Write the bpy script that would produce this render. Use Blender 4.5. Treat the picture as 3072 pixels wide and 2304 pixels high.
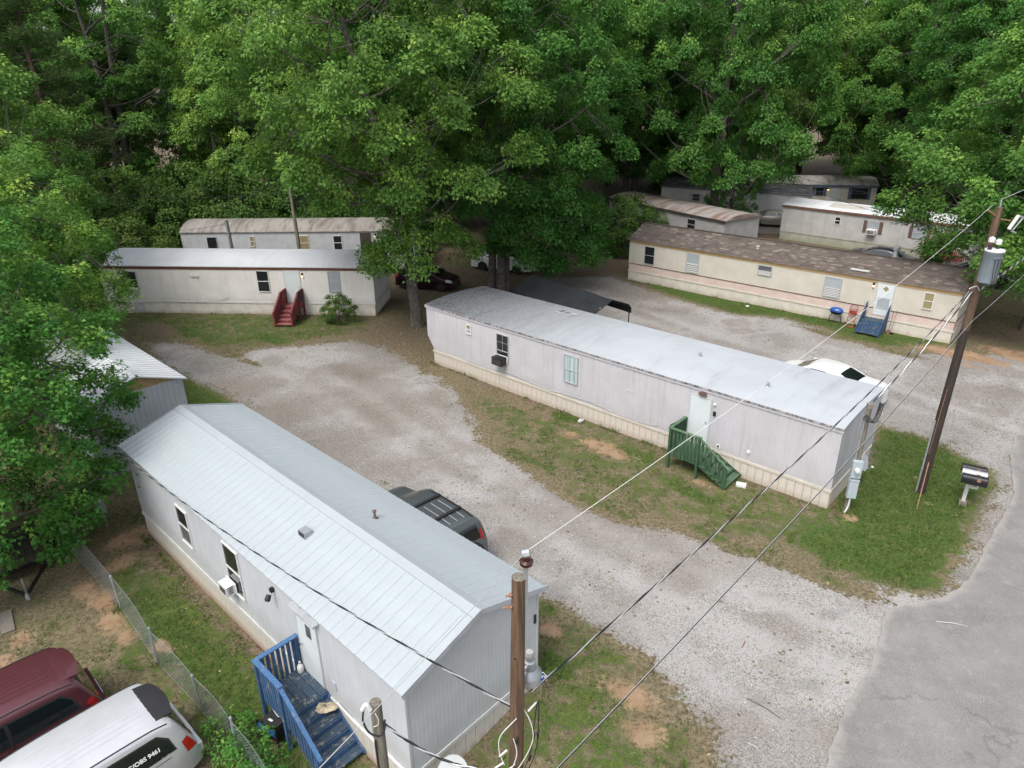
import bpy, bmesh, math, random
import numpy as np
from mathutils import Vector, Matrix
R_ = math.radians
random.seed(7); rng = np.random.default_rng(11)
for o in list(bpy.data.objects): bpy.data.objects.remove(o)
S = bpy.context.scene
COL = S.collection

# ------------------------------------------------------------------ camera
cam = bpy.data.cameras.new('camera'); camo = bpy.data.objects.new('camera', cam); COL.objects.link(camo)
cam.sensor_width = 36; cam.lens = 2087.2 / 3072 * 36; cam.clip_start = .1; cam.clip_end = 4000
_p, _r = R_(24.063), R_(-.5)
_F = Vector((0, math.cos(_p), -math.sin(_p))); _U = Vector((0, math.sin(_p), math.cos(_p))); _X = Vector((1, 0, 0))
_Rt = _X * math.cos(_r) + _U * math.sin(_r); _Up = _U * math.cos(_r) - _X * math.sin(_r)
M = Matrix.Identity(4)
for i in range(3): M[i][0] = _Rt[i]; M[i][1] = _Up[i]; M[i][2] = -_F[i]
M[2][3] = 13.4535
camo.matrix_world = M
S.camera = camo

# ------------------------------------------------------------------ sky, sun, exposure
SUN_AZ, SUN_EL = R_(215), R_(58)           # azimuth measured from +Y clockwise: light from behind-left of the camera
W = bpy.data.worlds.new('World'); S.world = W; W.use_nodes = True
nt = W.node_tree; nt.nodes.clear()
sky = nt.nodes.new('ShaderNodeTexSky'); sky.sky_type = 'NISHITA'; sky.sun_disc = False
sky.sun_elevation = SUN_EL; sky.sun_rotation = SUN_AZ; sky.air_density = 1.0; sky.dust_density = 4.0; sky.ozone_density = 1.0
hs = nt.nodes.new('ShaderNodeHueSaturation'); hs.inputs['Saturation'].default_value = .42
bg = nt.nodes.new('ShaderNodeBackground'); bg.inputs[1].default_value = .15
wo = nt.nodes.new('ShaderNodeOutputWorld')
nt.links.new(sky.outputs[0], hs.inputs['Color']); nt.links.new(hs.outputs[0], bg.inputs[0]); nt.links.new(bg.outputs[0], wo.inputs[0])
sl = bpy.data.lights.new('sun', 'SUN'); sl.energy = 1.0; sl.angle = R_(24); sl.color = (1, .965, .91)
so = bpy.data.objects.new('sun', sl); COL.objects.link(so); so.location = (0, 0, 60)
_sd = Vector((math.sin(SUN_AZ) * math.cos(SUN_EL), math.cos(SUN_AZ) * math.cos(SUN_EL), math.sin(SUN_EL)))
so.rotation_euler = _sd.to_track_quat('Z', 'Y').to_euler()
S.view_settings.view_transform = 'Standard'; S.view_settings.look = 'None'; S.view_settings.gamma = 1
S.view_settings.exposure = 1.05
S.cycles.max_bounces = 5; S.cycles.diffuse_bounces = 3; S.cycles.glossy_bounces = 2; S.cycles.transmission_bounces = 4; S.cycles.sample_clamp_indirect = 6
S.render.resolution_x = 1024; S.render.resolution_y = 768

# ------------------------------------------------------------------ materials
MATS = {}
GF = .84          # overall reflectance scale of the man-made and ground surfaces
def dim(c): return tuple(x * GF for x in c)
def N(nt, t, **kw):
    n = nt.nodes.new('ShaderNode' + t)
    for k, v in kw.items():
        if k.startswith('i_'): n.inputs[k[2:].replace('_', ' ')].default_value = v
        else: setattr(n, k, v)
    return n
def mixc(nt, fac, a, b, mode='MIX'):
    n = nt.nodes.new('ShaderNodeMix'); n.data_type = 'RGBA'; n.blend_type = mode
    for s, v in ((0, fac), (6, a), (7, b)):
        if isinstance(v, (int, float)): n.inputs[s].default_value = v
        elif isinstance(v, tuple): n.inputs[s].default_value = (*v, 1) if len(v) == 3 else v
        else: nt.links.new(v, n.inputs[s])
    return n.outputs[2]
def mth(nt, op, a, b=None, clamp=False):
    n = nt.nodes.new('ShaderNodeMath'); n.operation = op; n.use_clamp = clamp
    for s, v in ((0, a), (1, b)):
        if v is None: continue
        if isinstance(v, (int, float)): n.inputs[s].default_value = v
        else: nt.links.new(v, n.inputs[s])
    return n.outputs[0]
def ramp(nt, v, a, b):
    n = nt.nodes.new('ShaderNodeMapRange'); n.interpolation_type = 'SMOOTHSTEP'
    nt.links.new(v, n.inputs[0]); n.inputs[1].default_value = a; n.inputs[2].default_value = b
    return n.outputs[0]
def noise(nt, vec, scale, detail=4, rough=.55, mapscale=None):
    if mapscale:
        m = nt.nodes.new('ShaderNodeMapping'); m.inputs['Scale'].default_value = mapscale
        nt.links.new(vec, m.inputs[0]); vec = m.outputs[0]
    n = nt.nodes.new('ShaderNodeTexNoise'); n.inputs['Scale'].default_value = scale; n.inputs['Detail'].default_value = detail; n.inputs['Roughness'].default_value = rough
    nt.links.new(vec, n.inputs['Vector'])
    return n.outputs[0]
def newmat(name):
    m = bpy.data.materials.new(name); m.use_nodes = True
    nt = m.node_tree; b = nt.nodes['Principled BSDF']
    MATS[name] = m
    return m, nt, b
def mat(name, col, rough=.55, var=.12, scale=2.5, streak=0, scol=(.25, .24, .23), sscale=(7, 7, .35), metal=0, bump=0, bscale=60, low=None, spec=.4, coat=0, patch=None):
    """painted / weathered surface in object coordinates. low=(z0,z1,colour,amount): splash stain from the soil; patch=(colour, scale, lo, hi)"""
    m, nt, b = newmat(name); col = dim(col); scol = dim(scol)
    if patch: patch = (dim(patch[0]), *patch[1:])
    if low: low = (low[0], low[1], dim(low[2]), low[3])
    tc = N(nt, 'TexCoord'); ob = tc.outputs['Object']
    c = mixc(nt, ramp(nt, noise(nt, ob, scale), .3, .7), tuple(x * (1 - var) for x in col), tuple(min(1, x * (1 + var * .5)) for x in col))
    if streak:
        c = mixc(nt, mth(nt, 'MULTIPLY', ramp(nt, noise(nt, ob, 1.0, 5, .6, sscale), .5, .78), streak), c, scol)
    if patch:
        c = mixc(nt, ramp(nt, noise(nt, ob, patch[1], 6, .65), patch[2], patch[3]), c, patch[0])
    if low:
        sx = N(nt, 'SeparateXYZ'); nt.links.new(ob, sx.inputs[0])
        w = mth(nt, 'ADD', sx.outputs[2], mth(nt, 'MULTIPLY', mth(nt, 'SUBTRACT', noise(nt, ob, 3, 4, .6, (1, 1, .4)), .5), .5))
        c = mixc(nt, mth(nt, 'MULTIPLY', mth(nt, 'SUBTRACT', 1, ramp(nt, w, low[0], low[1])), low[3]), c, low[2])
    nt.links.new(c, b.inputs['Base Color'])
    b.inputs['Roughness'].default_value = rough; b.inputs['Metallic'].default_value = metal
    b.inputs['Specular IOR Level'].default_value = spec
    if coat: b.inputs['Coat Weight'].default_value = coat; b.inputs['Coat Roughness'].default_value = .08
    if bump:
        bp = N(nt, 'Bump'); bp.inputs['Strength'].default_value = bump; bp.inputs['Distance'].default_value = .02
        nt.links.new(noise(nt, ob, bscale, 3), bp.inputs['Height']); nt.links.new(bp.outputs[0], b.inputs['Normal'])
    return m
def wood(name, col, dark, rough=.75, worn=None):
    m, nt, b = newmat(name); col = dim(col); dark = dim(dark)
    tc = N(nt, 'TexCoord'); ob = tc.outputs['Object']
    g = noise(nt, ob, 1.0, 6, .65, (28, 28, 1.2))
    c = mixc(nt, ramp(nt, g, .35, .7), dark, col)
    c = mixc(nt, ramp(nt, noise(nt, ob, .8, 3), .4, .75), c, mixc(nt, .5, c, dark))
    if worn: c = mixc(nt, mth(nt, 'MULTIPLY', ramp(nt, noise(nt, ob, 4, 6, .7, (1.6, 1.6, .8)), .54, .68), worn), c, (.27, .24, .20))
    nt.links.new(c, b.inputs['Base Color']); b.inputs['Roughness'].default_value = rough
    bp = N(nt, 'Bump'); bp.inputs['Strength'].default_value = .4; bp.inputs['Distance'].default_value = .01
    nt.links.new(g, bp.inputs['Height']); nt.links.new(bp.outputs[0], b.inputs['Normal'])
    return m
def leafmat(name, light, dark, pale_toplit, trans=.38):
    m, nt, b = newmat(name); out = nt.nodes['Material Output']; nt.nodes.remove(b)
    at = N(nt, 'Attribute', attribute_name='rnd'); sp = N(nt, 'SeparateColor'); nt.links.new(at.outputs['Color'], sp.inputs[0])
    oi = N(nt, 'ObjectInfo')
    c = mixc(nt, sp.outputs[0], dark, light)
    c = mixc(nt, ramp(nt, sp.outputs[1], .55, 1.0), c, pale_toplit)
    v = mth(nt, 'ADD', mth(nt, 'MULTIPLY', oi.outputs['Random'], .55), .75)
    hv = N(nt, 'HueSaturation'); nt.links.new(c, hv.inputs['Color']); nt.links.new(v, hv.inputs['Value'])
    nt.links.new(mth(nt, 'ADD', mth(nt, 'MULTIPLY', oi.outputs['Random'], -.045), .525), hv.inputs['Hue'])
    d = N(nt, 'BsdfPrincipled'); d.inputs['Roughness'].default_value = .55; d.inputs['Specular IOR Level'].default_value = .16
    t = N(nt, 'BsdfTranslucent'); mx = N(nt, 'MixShader'); mx.inputs[0].default_value = trans
    nt.links.new(hv.outputs[0], d.inputs['Base Color'])
    tcv = mixc(nt, .4, hv.outputs[0], (.14, .32, .035)); nt.links.new(tcv, t.inputs[0])
    nt.links.new(d.outputs[0], mx.inputs[1]); nt.links.new(t.outputs[0], mx.inputs[2]); nt.links.new(mx.outputs[0], out.inputs[0])
    return m

# ------------------------------------------------------------------ mesh helpers
class MB:
    def __init__(s): s.v = []; s.f = []; s.m = []
    def add(s, vs, fs, mi=0):
        k = len(s.v); s.v += [tuple(v) for v in vs]
        for f in fs: s.f.append(tuple(i + k for i in f)); s.m.append(mi)
    def box(s, x0, x1, y0, y1, z0, z1, mi=0):
        s.add([(x0, y0, z0), (x1, y0, z0), (x1, y1, z0), (x0, y1, z0), (x0, y0, z1), (x1, y0, z1), (x1, y1, z1), (x0, y1, z1)],
              [(0, 3, 2, 1), (4, 5, 6, 7), (0, 1, 5, 4), (1, 2, 6, 5), (2, 3, 7, 6), (3, 0, 4, 7)], mi); return s
    def beam(s, p0, p1, w, h, up=(0, 0, 1), mi=0):
        p0, p1 = Vector(p0), Vector(p1); d = (p1 - p0).normalized(); u = Vector(up)
        if abs(d.dot(u)) > .98: u = Vector((0, 1, 0))
        sd = d.cross(u).normalized() * w / 2; uu = sd.cross(d).normalized() * h / 2
        vs = [p + a * sd + b * uu for p in (p0, p1) for a, b in ((-1, -1), (1, -1), (1, 1), (-1, 1))]
        s.add(vs, [(0, 1, 2, 3), (7, 6, 5, 4), (0, 4, 5, 1), (1, 5, 6, 2), (2, 6, 7, 3), (3, 7, 4, 0)], mi); return s
    def tube(s, pts, r, n=6, mi=0, caps=True):
        pts = [Vector(p) for p in pts]; k = len(pts); rs = r if isinstance(r, (list, tuple)) else [r] * k
        vs = []; up = None
        for i, p in enumerate(pts):
            d = (pts[min(i + 1, k - 1)] - pts[max(i - 1, 0)]).normalized()
            if up is None: up = Vector((0, 0, 1)) if abs(d.z) < .9 else Vector((1, 0, 0))
            a = d.cross(up).normalized(); up = a.cross(d).normalized()
            for j in range(n):
                t = 2 * math.pi * j / n; vs.append(p + (a * math.cos(t) + up * math.sin(t)) * rs[i])
        fs = [(i * n + j, i * n + (j + 1) % n, (i + 1) * n + (j + 1) % n, (i + 1) * n + j) for i in range(k - 1) for j in range(n)]
        if caps: fs += [tuple(range(n - 1, -1, -1)), tuple((k - 1) * n + j for j in range(n))]
        s.add(vs, fs, mi); return s
    def lathe(s, prof, n=16, o=(0, 0, 0), mi=0, axis=(0, 0, 1)):
        q = Vector((0, 0, 1)).rotation_difference(Vector(axis)); o = Vector(o)
        vs = []
        for r, z in prof:
            for j in range(n):
                t = 2 * math.pi * j / n; vs.append(o + q @ Vector((r * math.cos(t), r * math.sin(t), z)))
        k = len(prof)
        fs = [(i * n + j, i * n + (j + 1) % n, (i + 1) * n + (j + 1) % n, (i + 1) * n + j) for i in range(k - 1) for j in range(n)]
        fs += [tuple(range(n - 1, -1, -1)), tuple((k - 1) * n + j for j in range(n))]
        s.add(vs, fs, mi); return s
    def prism(s, poly, fn, a, b, mi=0):
        """poly 2d list; fn(p, t) -> 3d"""
        n = len(poly); vs = [fn(p, a) for p in poly] + [fn(p, b) for p in poly]
        fs = [tuple(range(n - 1, -1, -1)), tuple(range(n, 2 * n))] + [(i, (i + 1) % n, n + (i + 1) % n, n + i) for i in range(n)]
        s.add(vs, fs, mi); return s
    def mesh(s, name, mats, smooth=False):
        me = bpy.data.meshes.new(name); me.from_pydata(s.v, [], s.f)
        for m in (mats if isinstance(mats, (list, tuple)) else [mats]): me.materials.append(MATS[m])
        if any(s.m): me.polygons.foreach_set('material_index', s.m)
        if smooth: me.shade_smooth() if hasattr(me, 'shade_smooth') else None
        me.update(); return me
    def build(s, name, mats, parent=None, smooth=False, fixn=True):
        me = s.mesh(name, mats, smooth)
        if fixn:
            bm = bmesh.new(); bm.from_mesh(me); bmesh.ops.recalc_face_normals(bm, faces=bm.faces); bm.to_mesh(me); bm.free()
            if smooth: me.set_sharp_from_angle(angle=R_(40))
        return obj(name, me, parent)
def obj(name, me, parent=None, mw=None):
    o = bpy.data.objects.new(name, me); COL.objects.link(o)
    if parent: o.parent = parent
    if mw is not None: o.matrix_local = mw
    return o
def tag(o, label, cat, group=None, kind=None):
    if label: o['label'] = label
    if cat: o['category'] = cat
    if group: o['group'] = group
    if kind: o['kind'] = kind
    return o
def thing(name, label, cat, loc=(0, 0, 0), rz=0, group=None):
    o = bpy.data.objects.new(name, None); COL.objects.link(o); o.empty_display_size = .3
    o.location = loc; o.rotation_euler = (0, 0, rz)
    return tag(o, label, cat, group)
def copy_tree(o, parent=None):
    c = o.copy(); COL.objects.link(c); c.parent = parent
    for ch in list(o.children): copy_tree(ch, c)
    return c
def sm(a, b, x):
    t = np.clip((x - a) / (b - a), 0, 1); return t * t * (3 - 2 * t)
def text_part(body, size, matname, parent, mw, name='lettering', ext=.001, bold=0.0):
    cu = bpy.data.curves.new(name, 'FONT'); cu.body = body; cu.size = size; cu.extrude = ext; cu.offset = bold
    cu.align_x = 'CENTER'; cu.align_y = 'CENTER'; cu.resolution_u = 3
    t = bpy.data.objects.new('tmp', cu); COL.objects.link(t)
    dg = bpy.context.evaluated_depsgraph_get(); me = bpy.data.meshes.new_from_object(t.evaluated_get(dg))
    bpy.data.objects.remove(t); me.materials.clear(); me.materials.append(MATS[matname])
    return obj(name, me, parent, mw)

# frame of the four near mobile homes: (origin x, y, yaw)
T1F = (-12.317, 19.138, -.758); T2F = (-4.218, 33.076, -.741); T3F = (8.33, 48.237, -.721); T4F = (-25.128, 41.709, -.068)
def w2(Fm, u, v):
    x, y, a = Fm; return (x + u * math.cos(a) - v * math.sin(a), y + u * math.sin(a) + v * math.cos(a))
def l2(Fm, X, Y):
    x, y, a = Fm; return ((X - x) * np.cos(a) + (Y - y) * np.sin(a), -(X - x) * np.sin(a) + (Y - y) * np.cos(a))
def hgt(X, Y):
    """ground height: the yard left of the near home lies lower"""
    X = np.asarray(X, float); Y = np.asarray(Y, float)
    u, v = l2(T1F, X, Y)
    h = -.42 * (1 - sm(.2, 4.2, v)) * (1 - sm(24, 31, Y)) * (1 - sm(22, 30, -X))
    h = h + .025 * np.sin(X * .9 + Y * .4) * np.sin(Y * .7 - X * .3)
    return h
def gz(x, y): return float(hgt(x, y))

# ================================================================== SETTING: ground, road
def vnoise(X, Y, s, seed):
    r = np.random.default_rng(seed); T = r.random((64, 64)); x = X * s + 200; y = Y * s + 200
    i = np.floor(x).astype(int); j = np.floor(y).astype(int); fx = x - i; fy = y - j; fx = fx * fx * (3 - 2 * fx); fy = fy * fy * (3 - 2 * fy)
    g = lambda a, b: T[a % 64, b % 64]
    return (g(i, j) * (1 - fx) + g(i + 1, j) * fx) * (1 - fy) + (g(i, j + 1) * (1 - fx) + g(i + 1, j + 1) * fx) * fy
def sdf(poly, X, Y):
    P = np.array(poly, float); n = len(P); d = np.full(X.shape, 1e9); ins = np.zeros(X.shape, bool)
    for i in range(n):
        a, b = P[i], P[(i + 1) % n]; e = b - a; L2 = (e ** 2).sum()
        t = np.clip(((X - a[0]) * e[0] + (Y - a[1]) * e[1]) / L2, 0, 1)
        d = np.minimum(d, np.hypot(X - a[0] - t * e[0], Y - a[1] - t * e[1]))
        c = ((a[1] > Y) != (b[1] > Y)) & (X < e[0] * (Y - a[1]) / (e[1] if e[1] else 1e-9) + a[0]); ins ^= c
    return np.where(ins, -d, d)
ROAD = [(24.5, 29), (21.07, 25.37), (19.89, 24.25), (18.9, 22.95), (18.2, 21.76), (17.25, 20.24), (16.36, 19.34), (15.4, 18.35), (14.39, 17.31), (13.6, 16.45), (12.94, 15.85), (12.08, 15.3), (11.1, 15.0), (10.15, 14.76), (9.75, 14.2), (9.42, 13.69), (9.0, 13.1), (8.77, 12.73), (7.95, 11.95), (7.44, 11.35), (6.78, 10.45), (6.5, 10.0), (5.2, 7.5), (2.5, 3), (8, 0), (12, 6), (17, 13), (22, 19), (29, 27)]
GRAV1 = [(5.5, 7), (4.52, 10.11), (4.4, 10.9), (4.18, 11.38), (3.84, 11.64), (3.21, 13.09), (2.17, 14.16), (.71, 15.49), (-.9, 15.4), (-9.5, 22.2), (-12.3, 28.3), (-15.5, 31), (-18.2, 33.3), (-20.2, 36.3), (-18.6, 36.0), (-15.6, 34.6), (-13.2, 35.2), (-11.35, 35.4), (-8.98, 36.1), (-7, 35.2), (-5.09, 32.7), (-2.98, 29.9), (-1.34, 25.6), (-.06, 24.01), (1.08, 22.13), (2.09, 20.67), (3.3, 19.61), (5.6, 18.6), (7.6, 17.6), (8.8, 16.9), (9.41, 16.17), (10.52, 15.68), (11.4, 15.3), (12.6, 15.5), (18, 12), (10, 5)]
GRAV2 = [(7.2, 49), (10.6, 43.2), (13.6, 40.0), (16.2, 39.2), (17.73, 37.55), (18.66, 35.73), (19.65, 34.29), (21.75, 33.6), (26, 33.2), (31, 34), (40, 40), (44, 34), (30, 26), (24, 24), (20, 20), (16.4, 19.0), (14, 16.5), (12.3, 15.2), (12.08, 15.34), (12.75, 16.13), (14.1, 17.48), (15.81, 19.52), (17.17, 20.83), (17.67, 21.86), (17.4, 22.63), (16.94, 23.84), (16.5, 24.59), (15.12, 25.78), (13.4, 22.6), (-.9, 36.4), (.3, 42), (2.5, 49)]
GRAV3 = [(22, 63.5), (26, 62), (33, 58), (46, 50), (47, 53), (34, 62), (27, 67), (22, 68)]
ISLE = [(15.12, 25.78), (16.5, 24.59), (16.94, 23.84), (17.4, 22.63), (17.67, 21.86), (17.17, 20.83), (15.81, 19.52), (14.1, 17.48), (12.75, 16.13), (12.08, 15.34), (11.4, 15.3), (10.52, 15.68), (9.41, 16.3), (8.7, 17.5), (6.6, 19.2), (5.9, 21.6), (10.5, 18.8), (13, 22.5)]
STRIP2 = [(-5.4, 33.3), (-3.2, 30.4), (-1.34, 26.2), (.4, 24.3), (1.6, 22.6), (3.4, 20.6), (5.6, 19.4), (8.6, 17.8), (10.8, 19.4), (-4.0, 33.3)]
STRIP3 = [(7.6, 48.6), (10.6, 43.2), (13.6, 40.0), (16.2, 39.2), (17.73, 37.55), (18.66, 35.73), (20.2, 34.4), (23.6, 35.2), (8.6, 48.8)]
T4G = [(-24.5, 40.4), (-20.6, 37.6), (-18.4, 36.2), (-15.6, 34.8), (-13.2, 35.5), (-11.2, 36.4), (-8.6, 37.8), (-8, 40.3), (-24, 41.5)]
T5G = [(-12.9, 24.6), (-10.0, 23.2), (-9.6, 24.6), (-12.5, 28.6), (-15.8, 31.4), (-18.6, 33.8), (-19.2, 31.0)]
YARD = [(-12.2, 17.6), (-9.2, 15.4), (-5.6, 12.3), (-3.2, 9.8), (-4, 7), (-6.4, 11.0), (-7.6, 12.2), (-9.4, 13.7), (-11.3, 15.6)]
FRONT = [(.3, 15.9), (.9, 15.3), (2.2, 14.0), (3.2, 12.9), (3.9, 11.6), (4.4, 10.9), (4.5, 10), (5, 7), (-2, 7), (-1.8, 9.4), (.9, 12.6)]
_c = lambda n0, n1, s: list(np.arange(n0, n1, s))
def axis(lo, hi, s):
    a = _c(lo, hi, s); st = s; l = [lo]; h = [a[-1]]
    while l[-1] > -1600: st *= 1.35; l.append(l[-1] - st)
    st = s
    while h[-1] < 1600: st *= 1.35; h.append(h[-1] + st)
    return np.array(l[:0:-1] + a + h[1:])
gx = axis(-27, 33, .2); gy = axis(6, 60, .2)
GX, GY = np.meshgrid(gx, gy); Xf, Yf = GX.ravel(), GY.ravel()
near = (np.abs(Xf) < 70) & (Yf > -5) & (Yf < 110)
def soft(poly, X, Y, w=2.3): return np.clip(.5 - sdf(poly, X, Y) / w, 0, 1)
def masks(X, Y):
    gv = np.maximum.reduce([soft(GRAV1, X, Y), soft(GRAV2, X, Y), soft(GRAV3, X, Y)])
    gr = np.full(X.shape, .30)
    for poly, a in ((ISLE, .90), (STRIP2, .46), (STRIP3, .80), (T4G, .55), (T5G, .95), (YARD, .80), (FRONT, .52)):
        m = soft(poly, X, Y, 1.5); gr = gr * (1 - m) + a * m
    di = np.zeros(X.shape)
    def blob(x, y, r, amt, arr, ry=None, rot=0):
        c, s = math.cos(rot), math.sin(rot); dx = (X - x) * c + (Y - y) * s; dy = -(X - x) * s + (Y - y) * c
        return np.maximum(arr, amt * np.exp(-(dx / r) ** 2 - (dy / (ry or r)) ** 2)) if amt > 0 else np.clip(arr + amt * np.exp(-(dx / r) ** 2 - (dy / (ry or r)) ** 2), 0, 1)
    for x, y, r, ry, a in ((3.7, 23.8, 1.6, .7, 1), (2.3, 25.0, .7, .4, .8), (.95, 14.2, .5, .35, 1), (1.7, 12.5, .5, .4, .6), (2.7, 12.0, 1.1, .5, .85), (2.8, 11.0, .8, .6, .8), (11.1, 19.1, .35, .3, 1), (15.6, 20.0, .5, .3, .6),
                           (14.15, 19.9, .25, .25, .7), (23.2, 33.4, 2.8, 1.0, 1), (26, 33.2, 2, 1, 1), (22.9, 31.8, 1.6, .6, .6), (16.5, 40.1, .8, .35, .5), (-12.7, 18.9, .7, .9, 1), (-12.3, 17.6, .6, .7, .9), (-11.9, 15.9, .9, .5, .95), (-12.7, 16.4, .6, .5, .9),
                           (-11.2, 15.0, .7, .5, .9), (-10.5, 14.5, .6, .4, .8), (-9.4, 14.1, .45, .35, .9), (-13.3, 14.4, .6, .4, .8), (-13.2, 13.6, .6, .3, .8), (-8.6, 13.3, .7, .3, .6), (-7.0, 12.0, .9, .4, .6), (-5.6, 10.9, .7, .6, .7), (6.7, 21.3, 1.1, .4, .7), (5.7, 22.2, .6, .4, .6), (-10.4, 38.3, .9, .3, .4)):
        di = blob(x, y, r, a, di, ry, -.7 if -1 < x < 20 else -.8)
    for x, y, r, ry, a in ((-9.5, 16.3, 2.2, .6, .35), (-7.2, 13.6, 2.2, .6, .3), (-9.8, 13.4, .9, .4, .7), (-10.7, 13.2, .7, .4, .6), (1.0, 12.9, .7, .5, .95), (.95, 15.1, .5, .3, .9), (3.9, 12.0, .5, .2, .9), (-18.6, 38.0, 2.0, .6, .9), (-13.4, 36.6, 2.4, .7, .95), (-17, 36.6, 1.2, .5, .8), (-10.6, 38.4, 1.2, .6, .7), (2.2, 26.6, 1.0, .5, .9), (4.6, 23.4, 1.6, .5, .95), (6.3, 20.6, 1.4, .5, .8)):
        gr = blob(x, y, r, a, gr, ry, -.75)
    for x, y, r, ry, a in ((-5.6, 36.5, 3.2, 2.2, -.45), (-20.5, 38.4, 1.6, .8, -.4), (-2.2, 31.0, 2.2, .6, -.35), (0.2, 28.2, 2.5, .5, -.3), (7.5, 44.5, 3, 1.5, -.4)):
        gr = blob(x, y, r, a, gr, ry, -.75)
    # grass thins to tufts over the gravel margin in front of the long white home
    for x, y, r, ry, a in ((.4, 23.2, 2.6, .55, .62), (3.0, 19.9, 2.2, .45, .58), (6.6, 18.0, 2.4, .4, .55), (9.2, 15.9, 1.6, .3, .5), (-13.1, 32.8, .9, .25, .8), (-14.5, 34.0, 1.3, .5, .62), (1.9, 13.9, 1.8, .25, .5), (-4.6, 21.4, .5, .3, .6), (17.6, 36.6, 1.6, .4, .62), (20.4, 33.4, 1.4, .4, .6)):
        gr = blob(x, y, r, a, gr, ry, -.75); gv = blob(x, y, r * 1.1, -.55, gv, ry * 1.3, -.75)
    # bare leaf-litter along the skirts and under the trees
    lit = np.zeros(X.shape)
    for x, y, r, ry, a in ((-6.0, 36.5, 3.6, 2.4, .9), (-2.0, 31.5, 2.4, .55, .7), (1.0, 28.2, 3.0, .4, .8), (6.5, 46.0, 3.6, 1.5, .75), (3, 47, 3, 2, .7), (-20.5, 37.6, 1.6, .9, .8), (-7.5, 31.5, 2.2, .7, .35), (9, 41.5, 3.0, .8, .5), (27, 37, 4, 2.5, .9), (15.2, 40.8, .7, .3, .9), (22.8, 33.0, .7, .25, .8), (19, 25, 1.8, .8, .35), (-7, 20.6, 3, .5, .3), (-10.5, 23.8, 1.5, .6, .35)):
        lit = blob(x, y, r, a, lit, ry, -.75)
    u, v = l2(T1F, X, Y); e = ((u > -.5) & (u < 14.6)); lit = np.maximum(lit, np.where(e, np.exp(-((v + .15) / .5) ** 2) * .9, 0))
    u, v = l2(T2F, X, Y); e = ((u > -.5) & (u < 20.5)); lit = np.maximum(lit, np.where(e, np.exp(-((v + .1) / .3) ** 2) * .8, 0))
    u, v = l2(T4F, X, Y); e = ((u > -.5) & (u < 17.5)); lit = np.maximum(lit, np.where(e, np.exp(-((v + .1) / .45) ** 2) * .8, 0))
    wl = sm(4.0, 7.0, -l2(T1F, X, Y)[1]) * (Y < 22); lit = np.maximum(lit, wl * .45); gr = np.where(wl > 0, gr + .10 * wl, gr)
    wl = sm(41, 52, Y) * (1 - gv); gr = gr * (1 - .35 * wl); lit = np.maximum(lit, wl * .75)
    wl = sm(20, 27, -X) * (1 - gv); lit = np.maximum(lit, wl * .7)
    return gv, gr, di, lit
gv = np.zeros(Xf.shape); gr = np.full(Xf.shape, .3); di = np.zeros(Xf.shape); li = np.full(Xf.shape, .75)
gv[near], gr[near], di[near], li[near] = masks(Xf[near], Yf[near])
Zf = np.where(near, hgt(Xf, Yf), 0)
nx, ny = len(gx), len(gy)
me = bpy.data.meshes.new('ground'); me.vertices.add(nx * ny); me.vertices.foreach_set('co', np.stack([Xf, Yf, Zf], 1).ravel())
ii = (np.arange(ny - 1)[:, None] * nx + np.arange(nx - 1)[None]).ravel(); q = np.stack([ii, ii + 1, ii + nx + 1, ii + nx], 1)
me.loops.add(q.size); me.loops.foreach_set('vertex_index', q.ravel()); me.polygons.add(len(q)); me.polygons.foreach_set('loop_start', np.arange(0, q.size, 4)); me.polygons.foreach_set('loop_total', np.full(len(q), 4))
me.update(); me.shade_smooth()
TRACKS = [([(9.6, 12.6), (6.5, 14.6), (3, 17.4), (-1, 21.2), (-4.6, 25.2), (-8, 29.4), (-12.5, 33.6)], .78, 1.0), ([(10.8, 14.4), (6.5, 16.3), (2.2, 19.4), (-2.2, 24.2), (-6.2, 29.5)], .8, .6), ([(21, 23), (18.5, 27), (14.5, 31.6), (10.5, 36.6), (6.2, 43.0)], .8, .9), ([(22, 25.5), (25, 29), (31, 32)], .8, .7), ([(8.6, 10.5), (6.2, 12.0), (2.6, 16.0), (-2.4, 20.4)], .8, .6)]
def pl_dist(P, X, Y):
    d = np.full(X.shape, 1e9)
    for a, b in zip(P, P[1:]):
        e = (b[0] - a[0], b[1] - a[1]); t = np.clip(((X - a[0]) * e[0] + (Y - a[1]) * e[1]) / (e[0] ** 2 + e[1] ** 2), 0, 1); d = np.minimum(d, np.hypot(X - a[0] - t * e[0], Y - a[1] - t * e[1]))
    return d
tk = np.zeros(Xf.shape); ed_ = np.zeros(Xf.shape)
for P_, o_, a_ in TRACKS:
    D = pl_dist(P_, Xf[near], Yf[near]); tk[near] = np.maximum(tk[near], a_ * np.exp(-((D - o_) / .34) ** 2)); ed_[near] = np.maximum(ed_[near], a_ * np.exp(-(D / .3) ** 2))
def fbm(X, Y, s, seed, o=4): return sum(vnoise(X, Y, s * 2 ** k, seed + k) * .5 ** k for k in range(o)) / sum(.5 ** k for k in range(o))
c2 = me.attributes.new('tracks', 'FLOAT_COLOR', 'POINT'); c2.data.foreach_set('color', np.stack([tk, ed_, fbm(Xf, Yf, .4, 21), fbm(Xf, Yf, .28, 31)], 1).ravel())
c3 = me.attributes.new('stains', 'FLOAT_COLOR', 'POINT'); c3.data.foreach_set('color', np.stack([fbm(Xf, Yf, .62, 41), fbm(Xf * .7, Yf * 1.3, 1.0, 51, 3), tk, tk], 1).ravel())
ca = me.attributes.new('zone', 'FLOAT_COLOR', 'POINT'); ca.data.foreach_set('color', np.stack([gv, gr, di, li], 1).ravel())

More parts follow.
